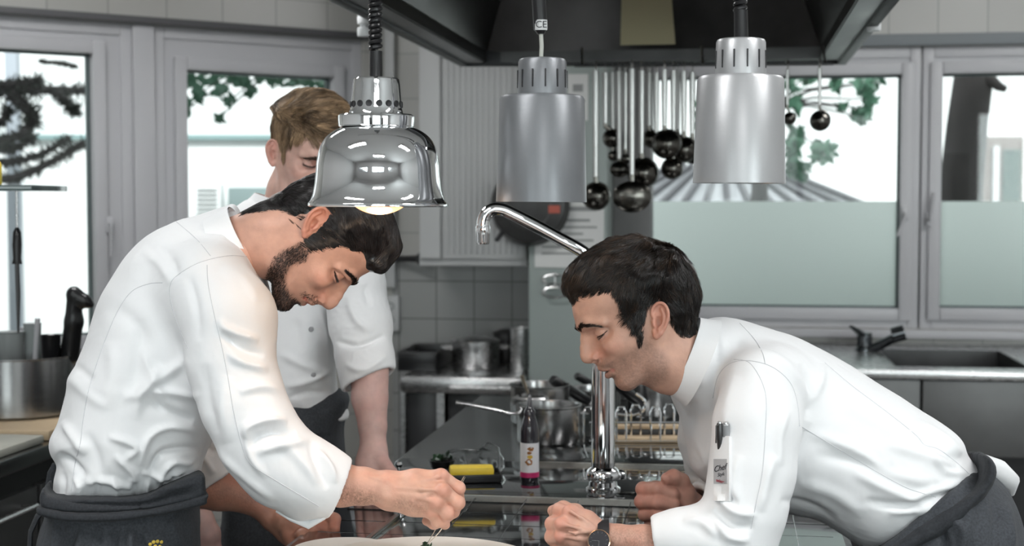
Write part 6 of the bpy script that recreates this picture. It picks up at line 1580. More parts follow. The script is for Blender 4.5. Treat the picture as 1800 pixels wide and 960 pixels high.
# -------- saucepans
def pot(name, c, r, h, label, cat='pot', group=None, handles='none', hdir=(1, 0, 0), hl=.18, m_='steel', lid=False, hr=.008, hcol=None, hup=.04, inner='steel_dark', mi_rim=True):
    c = Vector(c); root = empty(name, c, label, cat, group)
    MB().lathe([(0, .0), (r*.96, 0), (r, .006), (r, h-.004), (r+.004, h-.001), (r+.004, h+.001), (r-.001, h+.001), (r-.0025, h-.004), (r-.0025, .008), (0, .006)], c, 56).build('pot_body', M[m_], root)
    d = Vector(hdir).normalized()
    if handles == 'long':
        a = c+d*(r-.002)+Vector((0, 0, h*.78)); mb = MB(); e = a+d*hl+Vector((0, 0, hup))
        mb.tube([a, a+d*.02, a+d*.045+Vector((0, 0, hup*.25)), a.lerp(e, .6), e], [hr*.7, hr*.7, hr*.9, hr*1.1, hr*.95], 12, flat=.55); mb.build('handle', M[hcol or 'steel'], root)
    elif handles == 'loop':
        for s_ in (1, -1):
            a = c+d*s_*(r-.001)+Vector((0, 0, h*.75)); t_ = Vector((-d.y, d.x, 0)); mb = MB(); mb.tube([a+t_*.04, a+t_*.04+d*s_*.03, a+d*s_*.042+t_*.02, a+d*s_*.042-t_*.02, a-t_*.04+d*s_*.03, a-t_*.04], hr*.7, 8); mb.build('handle', M[hcol or 'steel'], root)
    if lid:
        MB().lathe([(0, .016), (r*.5, .012), (r*.95, .003), (r+.004, 0), (r, -.002), (0, -.002)], c+Vector((0, 0, h+.002)), 48).build('lid', M[m_], root)
    return root
pc = Vector(PZ(966, 786, TOP+.001)); s1_ = S(pc.y+.08); c1 = pc+Vector((0, .08, 0))
pot('saucepan', c1, 56*s1_, 66*s1_, 'small steel saucepan with long bare steel handle on the hob behind the bottle', 'saucepan', m_='pot_steel', handles='long', hdir=(-1, -.12, 0), hl=.155, hr=.0095, hup=.03)
c2 = Vector(PZ(950, 748, TOP+.0005))+Vector((0, .07, 0)); s2_ = S(c2.y)
pot('saucepan', c2, 52*s2_, 66*s2_, 'taller steel pot standing behind the small saucepan with the spoon in it', 'pot', m_='pot_steel', handles='loop', hdir=(.3, 1, 0))
mb = MB(); mb.tube([c2+Vector((.0, -.055, .012)), c2+Vector((-.045, -.075, .118)), c2+Vector((-.05, -.08, .135))], [.004, .005, .006], 8); mb.lathe([(0, -.003), (.02, 0), (.022, .004), (0, .002)], c2+Vector((.0, -.055, .014)), 16)
tag(mb.build('spoon', mat('warm_steel_spoon', (.55, .48, .38), .3, 1)), 'spoon standing in the taller steel pot behind the bottle', 'spoon')
def black_grip(root, a, b, r):
    a, b = Vector(a), Vector(b); d = b-a; mb = MB(); mb.tube([a, a+d*.05, a+d*.5, a+d*.95, b], [r*.8, r, r*1.08, r*1.0, r*.75], 14); return mb.build('handle', M['black_plastic'], root)
c3 = Vector(PZ(1152, 738, TOP+.0005))+Vector((0, .09, 0)); s3_ = S(c3.y)
p3 = pot('saucepan', c3, 44*s3_, 58*s3_, 'steel pan with black handle rising to the left, right of the faucet column', 'pan', m_='pot_steel'); black_grip(p3, P(1130, 712, c3.y-.09), P(1078, 671, c3.y-.16), .0135)
c4 = Vector(PZ(1048, 730, TOP+.0005))+Vector((0, .09, 0)); s4_ = S(c4.y)
p4 = pot('saucepan', c4, 46*s4_, 40*s4_, 'steel pan with thick black handle pointing up left, behind the faucet column', 'pan', m_='pot_steel'); black_grip(p4, P(1034, 706, c4.y-.09), P(970, 667, c4.y-.17), .0150)
c5 = Vector(PZ(1222, 705, TOP+.0005))+Vector((0, .08, 0))
p5 = pot('saucepan', c5, .075, .13, 'dark tall pot at the back of the island beside the right chef', 'pot', m_='steel_dark', handles='loop', hdir=(1, .1, 0))
c6 = Vector(PZ(1085, 702, TOP+.0005))+Vector((0, .06, 0)); p6 = pot('saucepan', c6, .07, .06, 'low dark pan farthest back on the island between the two steel pans', 'pan', m_='steel_dark'); black_grip(p6, P(1062, 688, c6.y-.07), P(1012, 660, c6.y-.12), .012)
# wire rack with wooden strips
rk = Vector(PZ(1140, 770, TOP+.001)); rck = empty('wire_rack', rk, 'low chrome wire rack at the back of the island behind the faucet', 'rack')
mb = MB(); 
for (x, yy_) in ((1034, .0), (1092, .0), (1120, .04), (1152, .0), (1180, .05)):
    p0 = Vector(PZ(x, 778, TOP+.001))+Vector((0, yy_, 0)); mb.tube([p0+Vector((-.012, 0, 0.002)), p0+Vector((-.012, 0, .075)), p0+Vector((-.006, 0, .088)), p0+Vector((.006, 0, .088)), p0+Vector((.012, 0, .075)), p0+Vector((.012, 0, 0.002))], .003, 8)
p0 = Vector(PZ(1036, 778, TOP+.001)); p1 = Vector(PZ(1204, 778, TOP+.001))
for dz in (.004, .05): mb.tube([p0+Vector((0, 0, dz)), p1+Vector((0, 0, dz))], .003, 8)
cp = curve_pts([(P(x, y, 3.62)) for x, y in ((1085, 728), (1110, 730), (1130, 722), (1133, 705), (1118, 692))], 4); mb.tube(cp, .004, 8); mb.build('wire', M['chrome'], rck)
M['wood'] = mat('pale_wood', (.60, .46, .30), .5, noise=.2, nscale=30, stretch=(1, 12, 12))
wz0 = Vector(PZ(1180, 790, TOP+.0005)); wb_ = MB(); wb_.box(wz0+Vector((-.02, .12, .006)), (.30, .055, .011), 0, 0, .002); tag(wb_.build('wooden_board', M['wood']), 'lower pale wooden strip lying behind the wire rack', 'board')
wb_ = MB(); wb_.box(wz0+Vector((-.02, .16, .0305)), (.28, .03, .009), 0, 0, .002); tag(wb_.build('wooden_board', M['wood']), 'upper pale wooden strip resting on a dark block behind the wire rack', 'board')
bk_ = MB(); bk_.box(wz0+Vector((-.02, .162, .0130)), (.24, .022, .0255), 0, 0, .002); tag(bk_.build('support_block', M['steel_dark']), 'dark block carrying the upper pale wooden strip behind the wire rack', 'block')
# -------- tray with yellow packet
tc_ = Vector(PZ(832, 851, TOP)); ty = empty('tray', tc_, 'shallow black tray left of the squeeze bottle holding a yellow block', 'tray')
mb = MB(); mb.box(tc_+Vector((0, .04, .006)), (.115, .075, .010), .1, 0, .004); mb.build('base', M['black_plastic'], ty)
mb = MB(); W2 = Matrix.Rotation(.1, 4, 'Z')
for dx, dy, lx, ly in ((0, -.037, .115, .003), (0, .037, .115, .003), (-.056, 0, .003, .075), (.056, 0, .003, .075)): v_ = W2 @ Vector((dx, dy, 0)); mb.box(tc_+Vector((v_.x, .04+v_.y, .013)), (lx, ly, .012), .1, 0, .001)
mb.build('rim', M['black_plastic'], ty)
M['yellow'] = mat('yellow_block', (.85, .62, .06), .35, noise=.12, nscale=90, bump=.2, bscale=80)
mb = MB(); mb.box(tc_+Vector((-.005, .038, .022)), (.095, .042, .020), .1, 0, .006); tag(mb.build('butter_block', M['yellow']), 'yellow butter block on the black tray', 'butter')
M['plastic'] = mat('clear_plastic', (.9, .92, .92), .08, trans=1.0, ior=1.08)
F_ = Field(); bc = tc_+Vector((.0, .13, .02)); F_.u(f_ell(bc, (.07, .03, .028)), 0); F_.u(f_ell(bc+Vector((.03, 0, .02)), (.02, .02, .03)), .02); F_.u(f_ell(bc+Vector((-.035, .01, .006)), (.035, .02, .02)), .02)
v_, q_ = part_mesh(F_, np.array(bc)-.11, np.array(bc)+.11, .004); n_ = vnormals(v_, q_); v_ = crease(v_, n_, .006, 28, .03); v_[:, 2] = np.maximum(v_[:, 2], TOP+.0008)
tag(meshobj('plastic_bag', v_, q_, M['plastic']), 'crumpled clear plastic bag behind the yellow block', 'bag')
jc = Vector(PZ(775, 838, TOP)); F_ = Field()
jr = empty('herb_bowl', jc+Vector((0, .06, 0)), 'small dark bowl of green herbs behind the hand with tweezers', 'bowl')
MB().lathe([(0, 0), (.018, 0), (.026, .012), (.030, .026), (.028, .026), (.022, .012), (0, .004)], jc+Vector((0, .06, 0)), 32).build('bowl_body', M['black_plastic'], jr)
M['herb'] = mat('dark_herb', (.03, .07, .035), .45, noise=.5, nscale=80)
mb = MB()
for k in range(34):
    a = random.uniform(0, 6.28); rr = random.uniform(0, .022); c_ = jc+Vector((rr*math.cos(a), .06+rr*math.sin(a), .026+random.uniform(0, .012))); u_ = Vector((random.uniform(-1, 1), random.uniform(-1, 1), random.uniform(.1, .9))).normalized()*.008; w_ = u_.orthogonal().normalized()*.004
    mb.add([(c_-u_)[:], (c_+w_)[:], (c_+u_)[:], (c_-w_)[:]], [(0, 1, 2, 3)])
tag(mb.build('herb_leaves', M['herb'], smooth=False), 'heap of green herb leaves in the small dark bowl', 'herbs', kind='stuff')
kc = Vector(PZ(701, 836, TOP)); MB_ = MB().lathe([(0, 0), (.010, 0), (.009, .006), (.004, .010), (.0035, .016), (.007, .019), (.009, .025), (.007, .031), (0, .034)], kc, 20); tag(MB_.build('salt_cellar', M['chrome']), 'tiny chrome shaker with round head near the left edge of the island', 'shaker')
# -------- plate, tweezers, garnish
M['plate'] = mat('cream_porcelain', (.80, .76, .70), .12, coat=.4, noise=.01)
pcx, pcy = P(757, 950, 2.42)[0], 2.225
pl = empty('plate', (pcx, pcy, TOP), 'large cream dinner plate at the bottom edge between the two chefs', 'plate')
MB().lathe([(0, .003), (.08, .0), (.088, .0), (.092, .004), (.14, .012), (.185, .022), (.190, .0245), (.189, .027), (.183, .0255), (.14, .0165), (.095, .009), (0, .008)], (pcx, pcy, TOP), 96).build('dish', M['plate'], pl)
pl2 = Vector(PZ(612, 957, TOP)); mb = MB(); mb.lathe([(0, .002), (.04, 0), (.046, 0), (.085, .010), (.087, .013), (.084, .0125), (.046, .005), (0, .005)], pl2+Vector((0, -.088, 0)), 64); tag(mb.build('side_plate', M['plate']), 'small pale plate left of the large one under the cupped hand', 'plate')
tw = [(P(816, 838, 2.30), P(777, 905, 2.315), P(766, 930, 2.318), P(752, 954, 2.32)), (P(817, 838, 2.302), P(786, 905, 2.325), P(775, 932, 2.325), P(753, 955, 2.322))]
M['tweezer'] = mat('tweezer_steel', (.70, .60, .50), .2, 1)
twz = empty('tweezers', tw[0][3], 'slim steel plating tweezers held by the bearded chef above the plate', 'tweezers')
for k in range(2):
    c_ = curve_pts(tw[k], 6); MB().tube(c_, list(np.linspace(.0026, .0008, len(c_))), 8, flat=.5).build('prong', M['tweezer'], twz)
mb = MB()
gc = Vector(P(751, 958, 2.32))
for k in range(16):
    c_ = gc+Vector((random.uniform(-.008, .008), random.uniform(-.008, .008), random.uniform(-.010, .004))); u_ = Vector((random.uniform(-1, 1), random.uniform(-1, 1), random.uniform(-1, 1))).normalized()*.006; w_ = u_.orthogonal().normalized()*.003
    mb.add([(c_-u_)[:], (c_+w_)[:], (c_+u_)[:], (c_-w_)[:]], [(0, 1, 2, 3)])
tag(mb.build('herb_garnish', M['herb'], smooth=False), 'pinch of green garnish held in the tweezers over the plate', 'garnish', kind='stuff')
# -------- pens in the sleeve pocket
def pen(px, py0, py1, r, D, label, m_, clip=False):
    a = Vector(P(px, py0, D)); b = Vector(P(px+1, py1, D+.004)); root = empty('pen', b, label, 'pen', 'pens in the sleeve pocket'); d = (b-a)
    MB().tube([a, a+d*.03, a+d*.5, b], [r*.8, r, r, r*.8], 16).build('barrel', M[m_], root)
    MB().tube([a-d*.05, a+d*.01], [r*.6, r*.7], 14).build('push_button', M['steel'], root)
    if clip: MB().tube([a+d*.03+Vector((-r*.6, -r, 0)), a+d*.06+Vector((-r*1.3, -r*1.3, 0)), a+d*.60+Vector((-r*1.5, -r*1.4, 0))], .0012, 8).build('clip', M['steel_dark'], root)
l_, n_ = gs(1270, 790); pd = l_.y-.0015
pen(1265, 744, 800, .0048, pd, 'darker slim pen with a clip, left one in the sleeve pocket', 'steel_dark', True); pen(1276, 745, 800, .0062, pd, 'thicker plain silver grey pen in the sleeve pocket', 'alu')
# ------------------------------------------------------------------ heat lamps
M['lamp_grey'] = mat('grey_hammered_lamp', (.20, .208, .22), .36, .45, noise=.10, nscale=22, bump=.08, bscale=160, rnoise=.06)
M['lamp_silver'] = mat('silver_lamp', (.43, .435, .445), .36, .5, noise=.06, nscale=22, bump=.08, bscale=160)
M['bulb'] = None
def coil_cord(root, a, b, turns, R_, r, name='coil_cord'):
    a = Vector(a); b = Vector(b); d = b-a; u = d.normalized(); n = Vector((0, 1, 0)); n = (n-u*n.dot(u)).normalized(); w = u.cross(n); N_ = turns*14
    pts = [a+d*(i/N_)+(n*math.cos(2*math.pi*i/14)+w*math.sin(2*math.pi*i/14))*R_ for i in range(N_+1)]
    return MB().tube(pts, r, 8).build(name, M['black_plastic'], root)
def lathe_px(root, name, cx, prof, D, mat_, n=72, tilt=0.0, cxb=None):
    """prof: (radius px, y px); axis leans from cx at the top to cxb at the bottom"""
    s_ = S(D); y0 = prof[0][1]; y1 = prof[-1][1]; a = Vector(P(cx, min(p[1] for p in prof), D)); b = Vector(P(cxb if cxb else cx, max(p[1] for p in prof), D))
    ax_ = (a-b).normalized(); base = b; H = (a-b).length; ymx = max(p[1] for p in prof); ymn = min(p[1] for p in prof)
    pr = [(r*s_, (ymx-y)/(ymx-ymn)*H) for r, y in prof]
    return MB().lathe(pr, base, n, 0, ax_.to_track_quat('Z', 'Y').to_matrix().to_4x4()).build(name, mat_, root)
# chrome bell lamp
DC = 2.12; L1 = empty('heat_lamp', P(665, 360, DC), 'polished chrome bell heat lamp with warm bulb, hanging over the bearded chef', 'lamp', 'heat lamps hanging above the island')
bell = [(p[0], p[1]) for p in curve_pts([(62, 224), (76, 230), (92, 243), (102, 262), (107, 285), (109, 310), (112, 332), (117, 350), (122, 357)], 4)]
bell = [(60, 222)]+bell+[(123, 359), (123, 362), (120.5, 363.5), (118, 361)]+[(r-2.2, y+1.2) for r, y in reversed(bell[3:])]+[(50, 228)]
lathe_px(L1, 'shade', 664.5, bell, DC, M['chrome'], 96)
lathe_px(L1, 'collar_ring', 661.5, [(40, 201.5), (63, 201.5), (66.5, 204), (67, 208), (66, 222), (64, 224), (40, 224)], DC, M['chrome'], 96)
cap_ = lathe_px(L1, 'cap', 661.5, [(0, 137.5), (37, 137.5), (40, 140), (41.5, 150), (45, 190), (47, 199), (48.5, 202), (40, 202)], DC, M['chrome'], 96)
sC = S(DC); cC = Vector(P(661.5, 184, DC)); mb = MB()
for k in range(16):
    a = 2*math.pi*(k+.5)/16-math.pi/2; R_ = 44.6*sC; d = Vector((math.cos(a), math.sin(a), 0)); mb.lathe([(0, .0008), (.0038, .0008), (.0046, .0012), (.005, 0)], cC+d*R_, 14, 0, d.to_track_quat('Z', 'Y').to_matrix().to_4x4())
mb.build('vent_hole', M['black_rubber'], cap_)
mb = MB()
for a in (-2.6, -.5, 1.2): d = Vector((math.cos(a), math.sin(a), 0)); mb.lathe([(0, .003), (.003, .002), (.004, 0)], Vector(P(661.5, 198, DC))+d*47.5*sC, 12, 0, Vector((0, 0, 1)).to_track_quat('Z', 'Y').to_matrix().to_4x4())
mb.build('rivet', M['chrome'], cap_)
gb = MB(); gb.lathe([(R*74*sC, z*74*sC) for R, z in [(math.sin(t), -math.cos(t)) for t in np.linspace(.01, 1.75, 22)]]+[(.040, .03), (.016, .055), (.016, .07), (0, .07)], Vector(P(667, 303, DC)), 40)
def mat_bulb():
    m, nt, b = nodes('warm_bulb'); b.inputs['Base Color'].default_value = (.9, .6, .35, 1); b.inputs['Roughness'].default_value = .15
    b.inputs['Emission Color'].default_value = (1, .58, .26, 1); b.inputs['Emission Strength'].default_value = 1.15; return m
M['bulb'] = mat_bulb(); gb.build('bulb', M['bulb'], L1)
MB().lathe([(.020, 0), (.020, .05), (0, .05)], Vector(P(664, 240, DC)), 24).build('socket', M['black_plastic'], L1)
top = Vector(P(661, 90, DC)); bot = Vector(P(661, 139, DC)); MB().tube([bot, bot.lerp(top, .1), top], [12.5*sC, 11.5*sC, 11*sC], 20).build('cord_sleeve', M['black_plastic'], L1)
coil_cord(L1, Vector(P(660, 88, DC)), Vector(P(660, 88, DC))+Vector((.0, 0, .36)), 46, 8.5*sC, 4.4*sC); MB().tube([Vector(P(660, 88, DC)), Vector(P(660, 88, DC))+Vector((0, 0, .98))], .004, 8).build('cord', M['black_plastic'], L1)
# grey cylinder lamps
def can(cx, cxb, top, capb, bodyt, bot, rc0, rc1, rb0, rb1, D, m_, label, slots, cab):
    s_ = S(D); L = empty('heat_lamp', P(cxb, bot, D), label, 'lamp', 'heat lamps hanging above the island')
    cm = cx+(cxb-cx)*.2
    cap = lathe_px(L, 'cap', cx, [(0, top), (rc0-6, top), (rc0-2, top+1.5), (rc0, top+6), (rc1, capb), (rc1, capb+2), (rc1-4, capb+3)], D, m_, 72, cxb=cm)
    lathe_px(L, 'shade', cm, [(rc1-6, bodyt), (rb0-8, bodyt), (rb0-3, bodyt+1.5), (rb0, bodyt+7), (rb1, bot), (rb1-1.2, bot), (rb0-2.5, bodyt+9), (rb0-9, bodyt+4), (rc1-6, bodyt+4)], D, m_, 96, cxb=cxb)
    mb = MB(); y0, y1 = slots; ym = (y0+y1)/2; rr = rc0+(rc1-rc0)*((ym-top)/(capb-top))
    for k in range(12):
        a = 2*math.pi*(k+.2)/12-math.pi/2; d = Vector((math.cos(a), math.sin(a), 0)); c_ = Vector(P(cx+(cm-cx)*.5, ym, D))+d*(rr*s_+.0002)
        mb.box(c_, (.0022, .0022, (y1-y0)*s_), a+math.pi/2, 0, .0006)
    mb.build('vent_slot', M['black_rubber'], cap)
    MB().lathe([(.016, .0), (.016, .05), (.012, .06), (0, .06)], Vector(P(cxb, bodyt+40, D)), 24).build('socket', M['black_plastic'], L)
    R_ = .045; MB().lathe([(R_*math.sin(t), -R_*math.cos(t)) for t in np.linspace(.01, 2.3, 16)]+[(.014, .05), (.014, .07)], Vector(P(cxb, bot-58, D)), 32).build('bulb', mat('frosted_bulb', (.6, .6, .58), .2), L)
    return L, cap
D2 = 2.10
L2, cap2 = can(953.5, 951.5, 103, 165, 168, 355, 42, 43.5, 74.5, 79.5, D2, M['lamp_grey'], 'darker grey cylinder heat lamp, middle one of the three above the island', (124, 155), None)
s2 = S(D2); p0 = Vector(P(951, 104, D2)); p1 = Vector(P(951, 60, D2)); MB().tube([p0, p0.lerp(p1, .5)+Vector((.001, 0, 0)), p1], 3.6*s2, 10).build('wire', mat('pale_wire', (.45, .46, .42), .4), L2)
p2 = Vector(P(947, 0, D2))+Vector((-.001, 0, .02)); MB().tube([p1, p1+(p2-p1)*.06, p1+(p2-p1)*.1, p2], [6*s2, 9*s2, 12.5*s2, 12.5*s2], 24).build('cord_sleeve', M['black_plastic'], L2)
coil_cord(L2, p2, p2+Vector((0, 0, .30)), 36, 8.5*s2, 4.2*s2); MB().tube([p2, p2+Vector((0, 0, .86))], .004, 8).build('cord', M['black_plastic'], L2)
mb = MB(); c_ = Vector(P(951, 45, D2))
for k in range(9):
    a0 = -math.pi/2-.95+1.9*k/9; a1 = -math.pi/2-.95+1.9*(k+1)/9; R_ = 13.3*s2
    q = [(c_.x+R_*math.cos(a), c_.y+R_*math.sin(a), c_.z+dz) for a, dz in ((a0, -.0075), (a1, -.0075), (a1, .0075), (a0, .0075))]; mb.add(q, [(0, 1, 2, 3)])
tg = mb.build('label_tag', mat('grey_tag', (.55, .56, .56), .4), L2)
def tflat(txt, loc, size, parent, mat_, name='lettering'):
    cu = bpy.data.curves.new(name, 'FONT'); cu.body = txt; cu.size = size; cu.extrude = .0001; cu.align_x = 'CENTER'; cu.align_y = 'CENTER'
    t = bpy.data.objects.new(name, cu); link(t); bpy.context.view_layer.update(); me = bpy.data.meshes.new_from_object(t.evaluated_get(bpy.context.evaluated_depsgraph_get()))
    bpy.data.objects.remove(t); bpy.data.curves.remove(cu); me.transform(Matrix.Translation(loc) @ Matrix.Rotation(math.pi/2, 4, 'X')); me.materials.clear(); me.materials.append(mat_)
    o = bpy.data.objects.new(name, me); link(o, parent); o.matrix_parent_inverse = parent_inv(parent); return o
tflat('CE', Vector((c_.x, c_.y-13.6*s2, c_.z)), .014, tg, M['ink'])
D3 = 2.08
L3, cap3 = can(1302.5, 1299, 69, 131, 134, 322, 43, 44.5, 75.5, 80.5, D3, M['lamp_silver'], 'light silver cylinder heat lamp, rightmost of the three above the island', (90, 121), None)
s3 = S(D3); p0 = Vector(P(1303, 71, D3)); p1 = Vector(P(1302, 18, D3)); MB().tube([p0, p0.lerp(p1, .1), p1], [13*s3, 12.5*s3, 12*s3], 20).build('cord_sleeve', M['black_plastic'], L3)
coil_cord(L3, Vector(P(1301, 20, D3)), Vector(P(1301, 20, D3))+Vector((0, 0, .32)), 40, 8.5*s3, 4.2*s3); MB().tube([p1, p1+Vector((0, 0, .92))], .004, 8).build('cord', M['black_plastic'], L3)
mb = MB(); mb.box((P(980, 0, 2.1)[0], 2.1, 2.72), (1.5, .04, .04), 0, 0, .004); mb.tube([(-.5, 2.1, 2.74), (-.5, 2.1, ZC)], .012, 12); mb.tube([(.6, 2.1, 2.74), (.6, 2.1, ZC)], .012, 12)
tag(mb.build('lamp_rail', M['steel']), 'steel ceiling rail that carries the three heat lamps', 'rail')
# ------------------------------------------------------------------ left worktop
W0 = Vector((-1.18, 3.28, 0)); 
def Wp(a, b, z): v = W0-AR*a+AX*b; return Vector((v.x, v.y, z))
def wbox(mb, a0, a1, b0, b1, z0, z1, bev=0.0): return mb.box(Wp((a0+a1)/2, (b0+b1)/2, (z0+z1)/2), (abs(b1-b0), abs(a1-a0), abs(z1-z0)), IRZ, 0, bev)
lw = empty('worktop', Wp(.5, 0, 0), 'steel kitchen worktop with dark cupboard doors at the left, carrying the stock pot', 'counter')
mb = MB(); wbox(mb, 0, 1.0, -1.3, 1.25, .862, .90, .004); mb.build('top', M['steel_top'], lw)
mb = MB(); wbox(mb, .045, .97, -1.27, 1.22, .10, .862); mb.build('carcass', M['steel_dark'], lw)
mb = MB(); wbox(mb, .09, .9, -1.2, 1.15, 0, .10); mb.build('plinth', M['black_rubber'], lw)
for k in range(5):
    d = MB(); wbox(d, .022, .045, -1.25+k*.49, -.78+k*.49, .13, .80, .003); dr = d.build('door', M['steel_panel'], lw)
    h = MB(); h.tube([Wp(-.005, -1.19+k*.49, .765), Wp(-.005, -.84+k*.49, .765)], .007, 8)
    for bb in (-1.17, -.86): h.tube([Wp(-.005, bb+k*.49, .765), Wp(.022, bb+k*.49, .765)], .005, 6)
    h.build('handle', M['steel'], dr)
cb_ = MB(); cb_.box(Wp(.26, .10, .911), (.27, .48, .020), IRZ, 0, .005); tag(cb_.build('cutting_board', mat('grey_board', (.50, .50, .44), .5, noise=.22, nscale=9)), 'grey plastic cutting board in front of the big pot on the left worktop', 'board')
cb_ = MB(); cb_.box(Wp(.30, .52, .914), (.52, .56, .026), IRZ, 0, .006); tag(cb_.build('cutting_board', M['wood']), 'wooden board under the big pot on the left worktop', 'board')
pc = Vector((P(38, 700, 3.84)[0], 3.84, .9285)); pr_ = 96*S(3.84)
bp = pot('stock_pot', pc, pr_, .158, 'wide steel stock pot full of tools on the left worktop', 'pot', handles='loop', hdir=(-.35, -1, 0), m_='pot_steel')
def tool(name, lab, cat, pts, r, m_): tag(MB().tube([P(*p_) for p_ in pts], r, 14).build(name, M[m_]), lab, cat)
F_ = Field(); F_.chain([(122, 625, 3.83, 17), (130, 565, 3.81, 16), (130, 520, 3.80, 12)], .01); F_.chain([(130, 515, 3.80, 11), (150, 530, 3.80, 10), (161, 536, 3.80, 5)], .015); F_.chain([(112, 715, 3.84, 7), (121, 625, 3.83, 10)], .01)
v_, q_ = part_mesh(F_, P(90, 730, 3.82)-.06, P(180, 490, 3.80)+.06, .004); tag(meshobj('stick_blender', v_, q_, M['black_plastic']), 'black stick blender standing in the big stock pot', 'blender')
M['jar'] = mat('milky_plastic', (.55, .58, .58), .2, trans=.6, ior=1.2)
for (x, yb, yt, r, D, lab, m_) in ((18, 640, 585, 24, 3.84, 'clear measuring jug at the left rim of the stock pot', 'jar'), (58, 640, 570, 15, 3.88, 'tall clear beaker between jug and black tools in the stock pot', 'jar'), (90, 640, 590, 17, 3.80, 'dark ribbed container in the stock pot beside the stick blender', 'black_plastic')):
    b_ = Vector(P(x, yb, D)); h = (yb-yt)*S(D); R_ = r*S(D); mb = MB(); b2 = Vector((b_.x, b_.y, .94)); h = b_.z+h-.94
    mb.lathe([(0, 0), (R_*.75, 0), (R_*.8, .004), (R_, h), (R_*1.08, h+.003), (R_*.95, h), (R_*.75, .008), (0, .006)], b2, 28); tag(mb.build('container', M[m_]), lab, 'container')
for x, y, D, lab in ((66, 560, 3.80, 'white whisk handle leaning between the containers in the stock pot'), (40, 575, 3.92, 'pale spoon leaning against the dark container in the stock pot')):
    tool('utensil', lab, 'utensil', [(x-10, 712, D), (x-4, 640, D), (x, y, D)], .007, 'frame')
# glass shelf with hanging steel
sh = empty('glass_shelf', P(20, 332, 3.55), 'glass shelf reaching in at the left window', 'shelf')
q = [Vector(P(60, 326, 3.5)), Vector(P(-60, 322, 3.42)), Vector(P(-60, 330, 3.9)), Vector(P(45, 336, 3.85))]
zz = q[0].z; mb = MB(); x1 = P(60, 326, 3.5)[0]; mb.box((x1-.30, 3.62, zz-.006), (.60, .28, .014), 0, 0, .001); mb.build('slab', mat('smoked_glass', (.10, .14, .14), .08, spec=.8), sh)
mb = MB(); 
for dx in (-.27, -.5): mb.tube([(x1+dx, 3.72, zz), (x1+dx, 3.72, ZC)], .006, 8)
mb.build('hanger', M['steel'], sh)
yl = Vector(P(-14, 325, 3.56)); MB_ = MB().lathe([(0, 0), (.022, 0), (.024, .004), (.024, .05), (.020, .058), (.010, .064), (.010, .075), (0, .075)], (yl.x, 3.56, zz+.001), 24); tag(MB_.build('yellow_bottle', M['yellow']), 'yellow bottle at the very left edge on the glass shelf', 'bottle')
hs = empty('sharpening_steel', P(30, 430, 3.6), 'dark handled sharpening steel hanging below the glass shelf', 'sharpening steel')
cp_ = [P(30, y, 3.60) for y in (400, 408, 430, 455, 464)]; MB().tube(cp_, [.004, .010, .012, .010, .013], 14).build('handle', M['black_plastic'], hs)
MB().tube([P(30, 464, 3.6), P(32, 520, 3.6), P(32, 585, 3.6)], [.006, .006, .003], 10).build('rod', M['steel_dark'], hs)
tx_ = Vector(P(30, 400, 3.6)); MB().tube([tx_, Vector((tx_.x, tx_.y, zz-.012))], .003, 8).build('hook', M['steel'], hs)
# ------------------------------------------------------------------ stove unit below the wall cabinet
ua0 = WR.hit(706, 668, .62)[0]; ua1 = WR.hit(928, 668, .62)[0]; ua1 = min(ua1, ca-.004); uz = WR.hit(800, 661, .62)[1]
un = empty('stove_bench', WR.at((ua0+ua1)/2, 0, .3), 'steel bench with black oven fronts in front of the grey tiles', 'bench')
mb = MB(); WR.box(mb, ua0-.005, ua1, uz-.07, uz, .03, .64, 0, .02); mb.build('top', M['steel'], un)
um = WR.hit(775, 720, .6)[0]
for a0, a1, nm in ((ua0, um-.015, 'oven_door'), (um+.015, ua1, 'oven_door')):
    mb = MB(); WR.box(mb, a0+.01, a1, .12, uz-.075, .05, .58, 0, .004); mb.build(nm, mat('oven_black', (.03, .03, .032), .3), un)
mb = MB(); WR.box(mb, ua0-.005, ua0+.012, 0, uz-.06, .05, .62); WR.box(mb, um-.015, um+.015, 0, uz-.06, .05, .61); mb.build('post', M['steel'], un)
mb = MB(); WR.box(mb, ua0+.05, ua1-.05, 0, .12, .1, .5); mb.build('plinth', M['black_rubber'], un)
mb = MB(); hz_ = WR.hit(890, 684, .66)[1]; mb.tube([WR.at(um+.05, hz_, .66), WR.at(ua1-.02, hz_, .66)], .009, 10)
for a in (um+.06, ua1-.03): mb.tube([WR.at(a, hz_, .66), WR.at(a, hz_, .60)], .006, 8)
mb.build('handle', M['steel'], un)
def uat(x, off=.32): return WR.at(WR.hit(x, 660, off)[0], uz+.001, off)
sU = S(5.6)
mb = MB(); bb = empty('roasting_tin', uat(752), 'black roasting tin on the steel bench', 'tin'); c_ = uat(752)
a0 = WR.hit(716, 660, .32)[0]; a1 = WR.hit(782, 660, .32)[0]; WR.box(mb, a0, a1, uz+.001, uz+.012, .15, .5, 0, .003)
for (p0_, p1_, o0, o1) in ((a0, a1, .49, .5), (a0, a1, .15, .16), (a0, a0+.01, .15, .5), (a1-.01, a1, .15, .5)): WR.box(mb, p0_, p1_, uz+.01, uz+.075, o0, o1, 0, .002)
mb.build('pan_body', M['black_plastic'], bb); mb = MB(); frame = [WR.at(a0, uz+.076, .15), WR.at(a1, uz+.076, .15), WR.at(a1, uz+.076, .5), WR.at(a0, uz+.076, .5)]; mb.tube(frame, .004, 6, closed=True); mb.build('rim', M['steel_dark'], bb)
pot('casserole', uat(836), 44*sU, 50*sU, 'steel casserole with lid on the bench between tin and tall pot', 'pot', handles='loop', hdir=(1, .1, 0), lid=True)
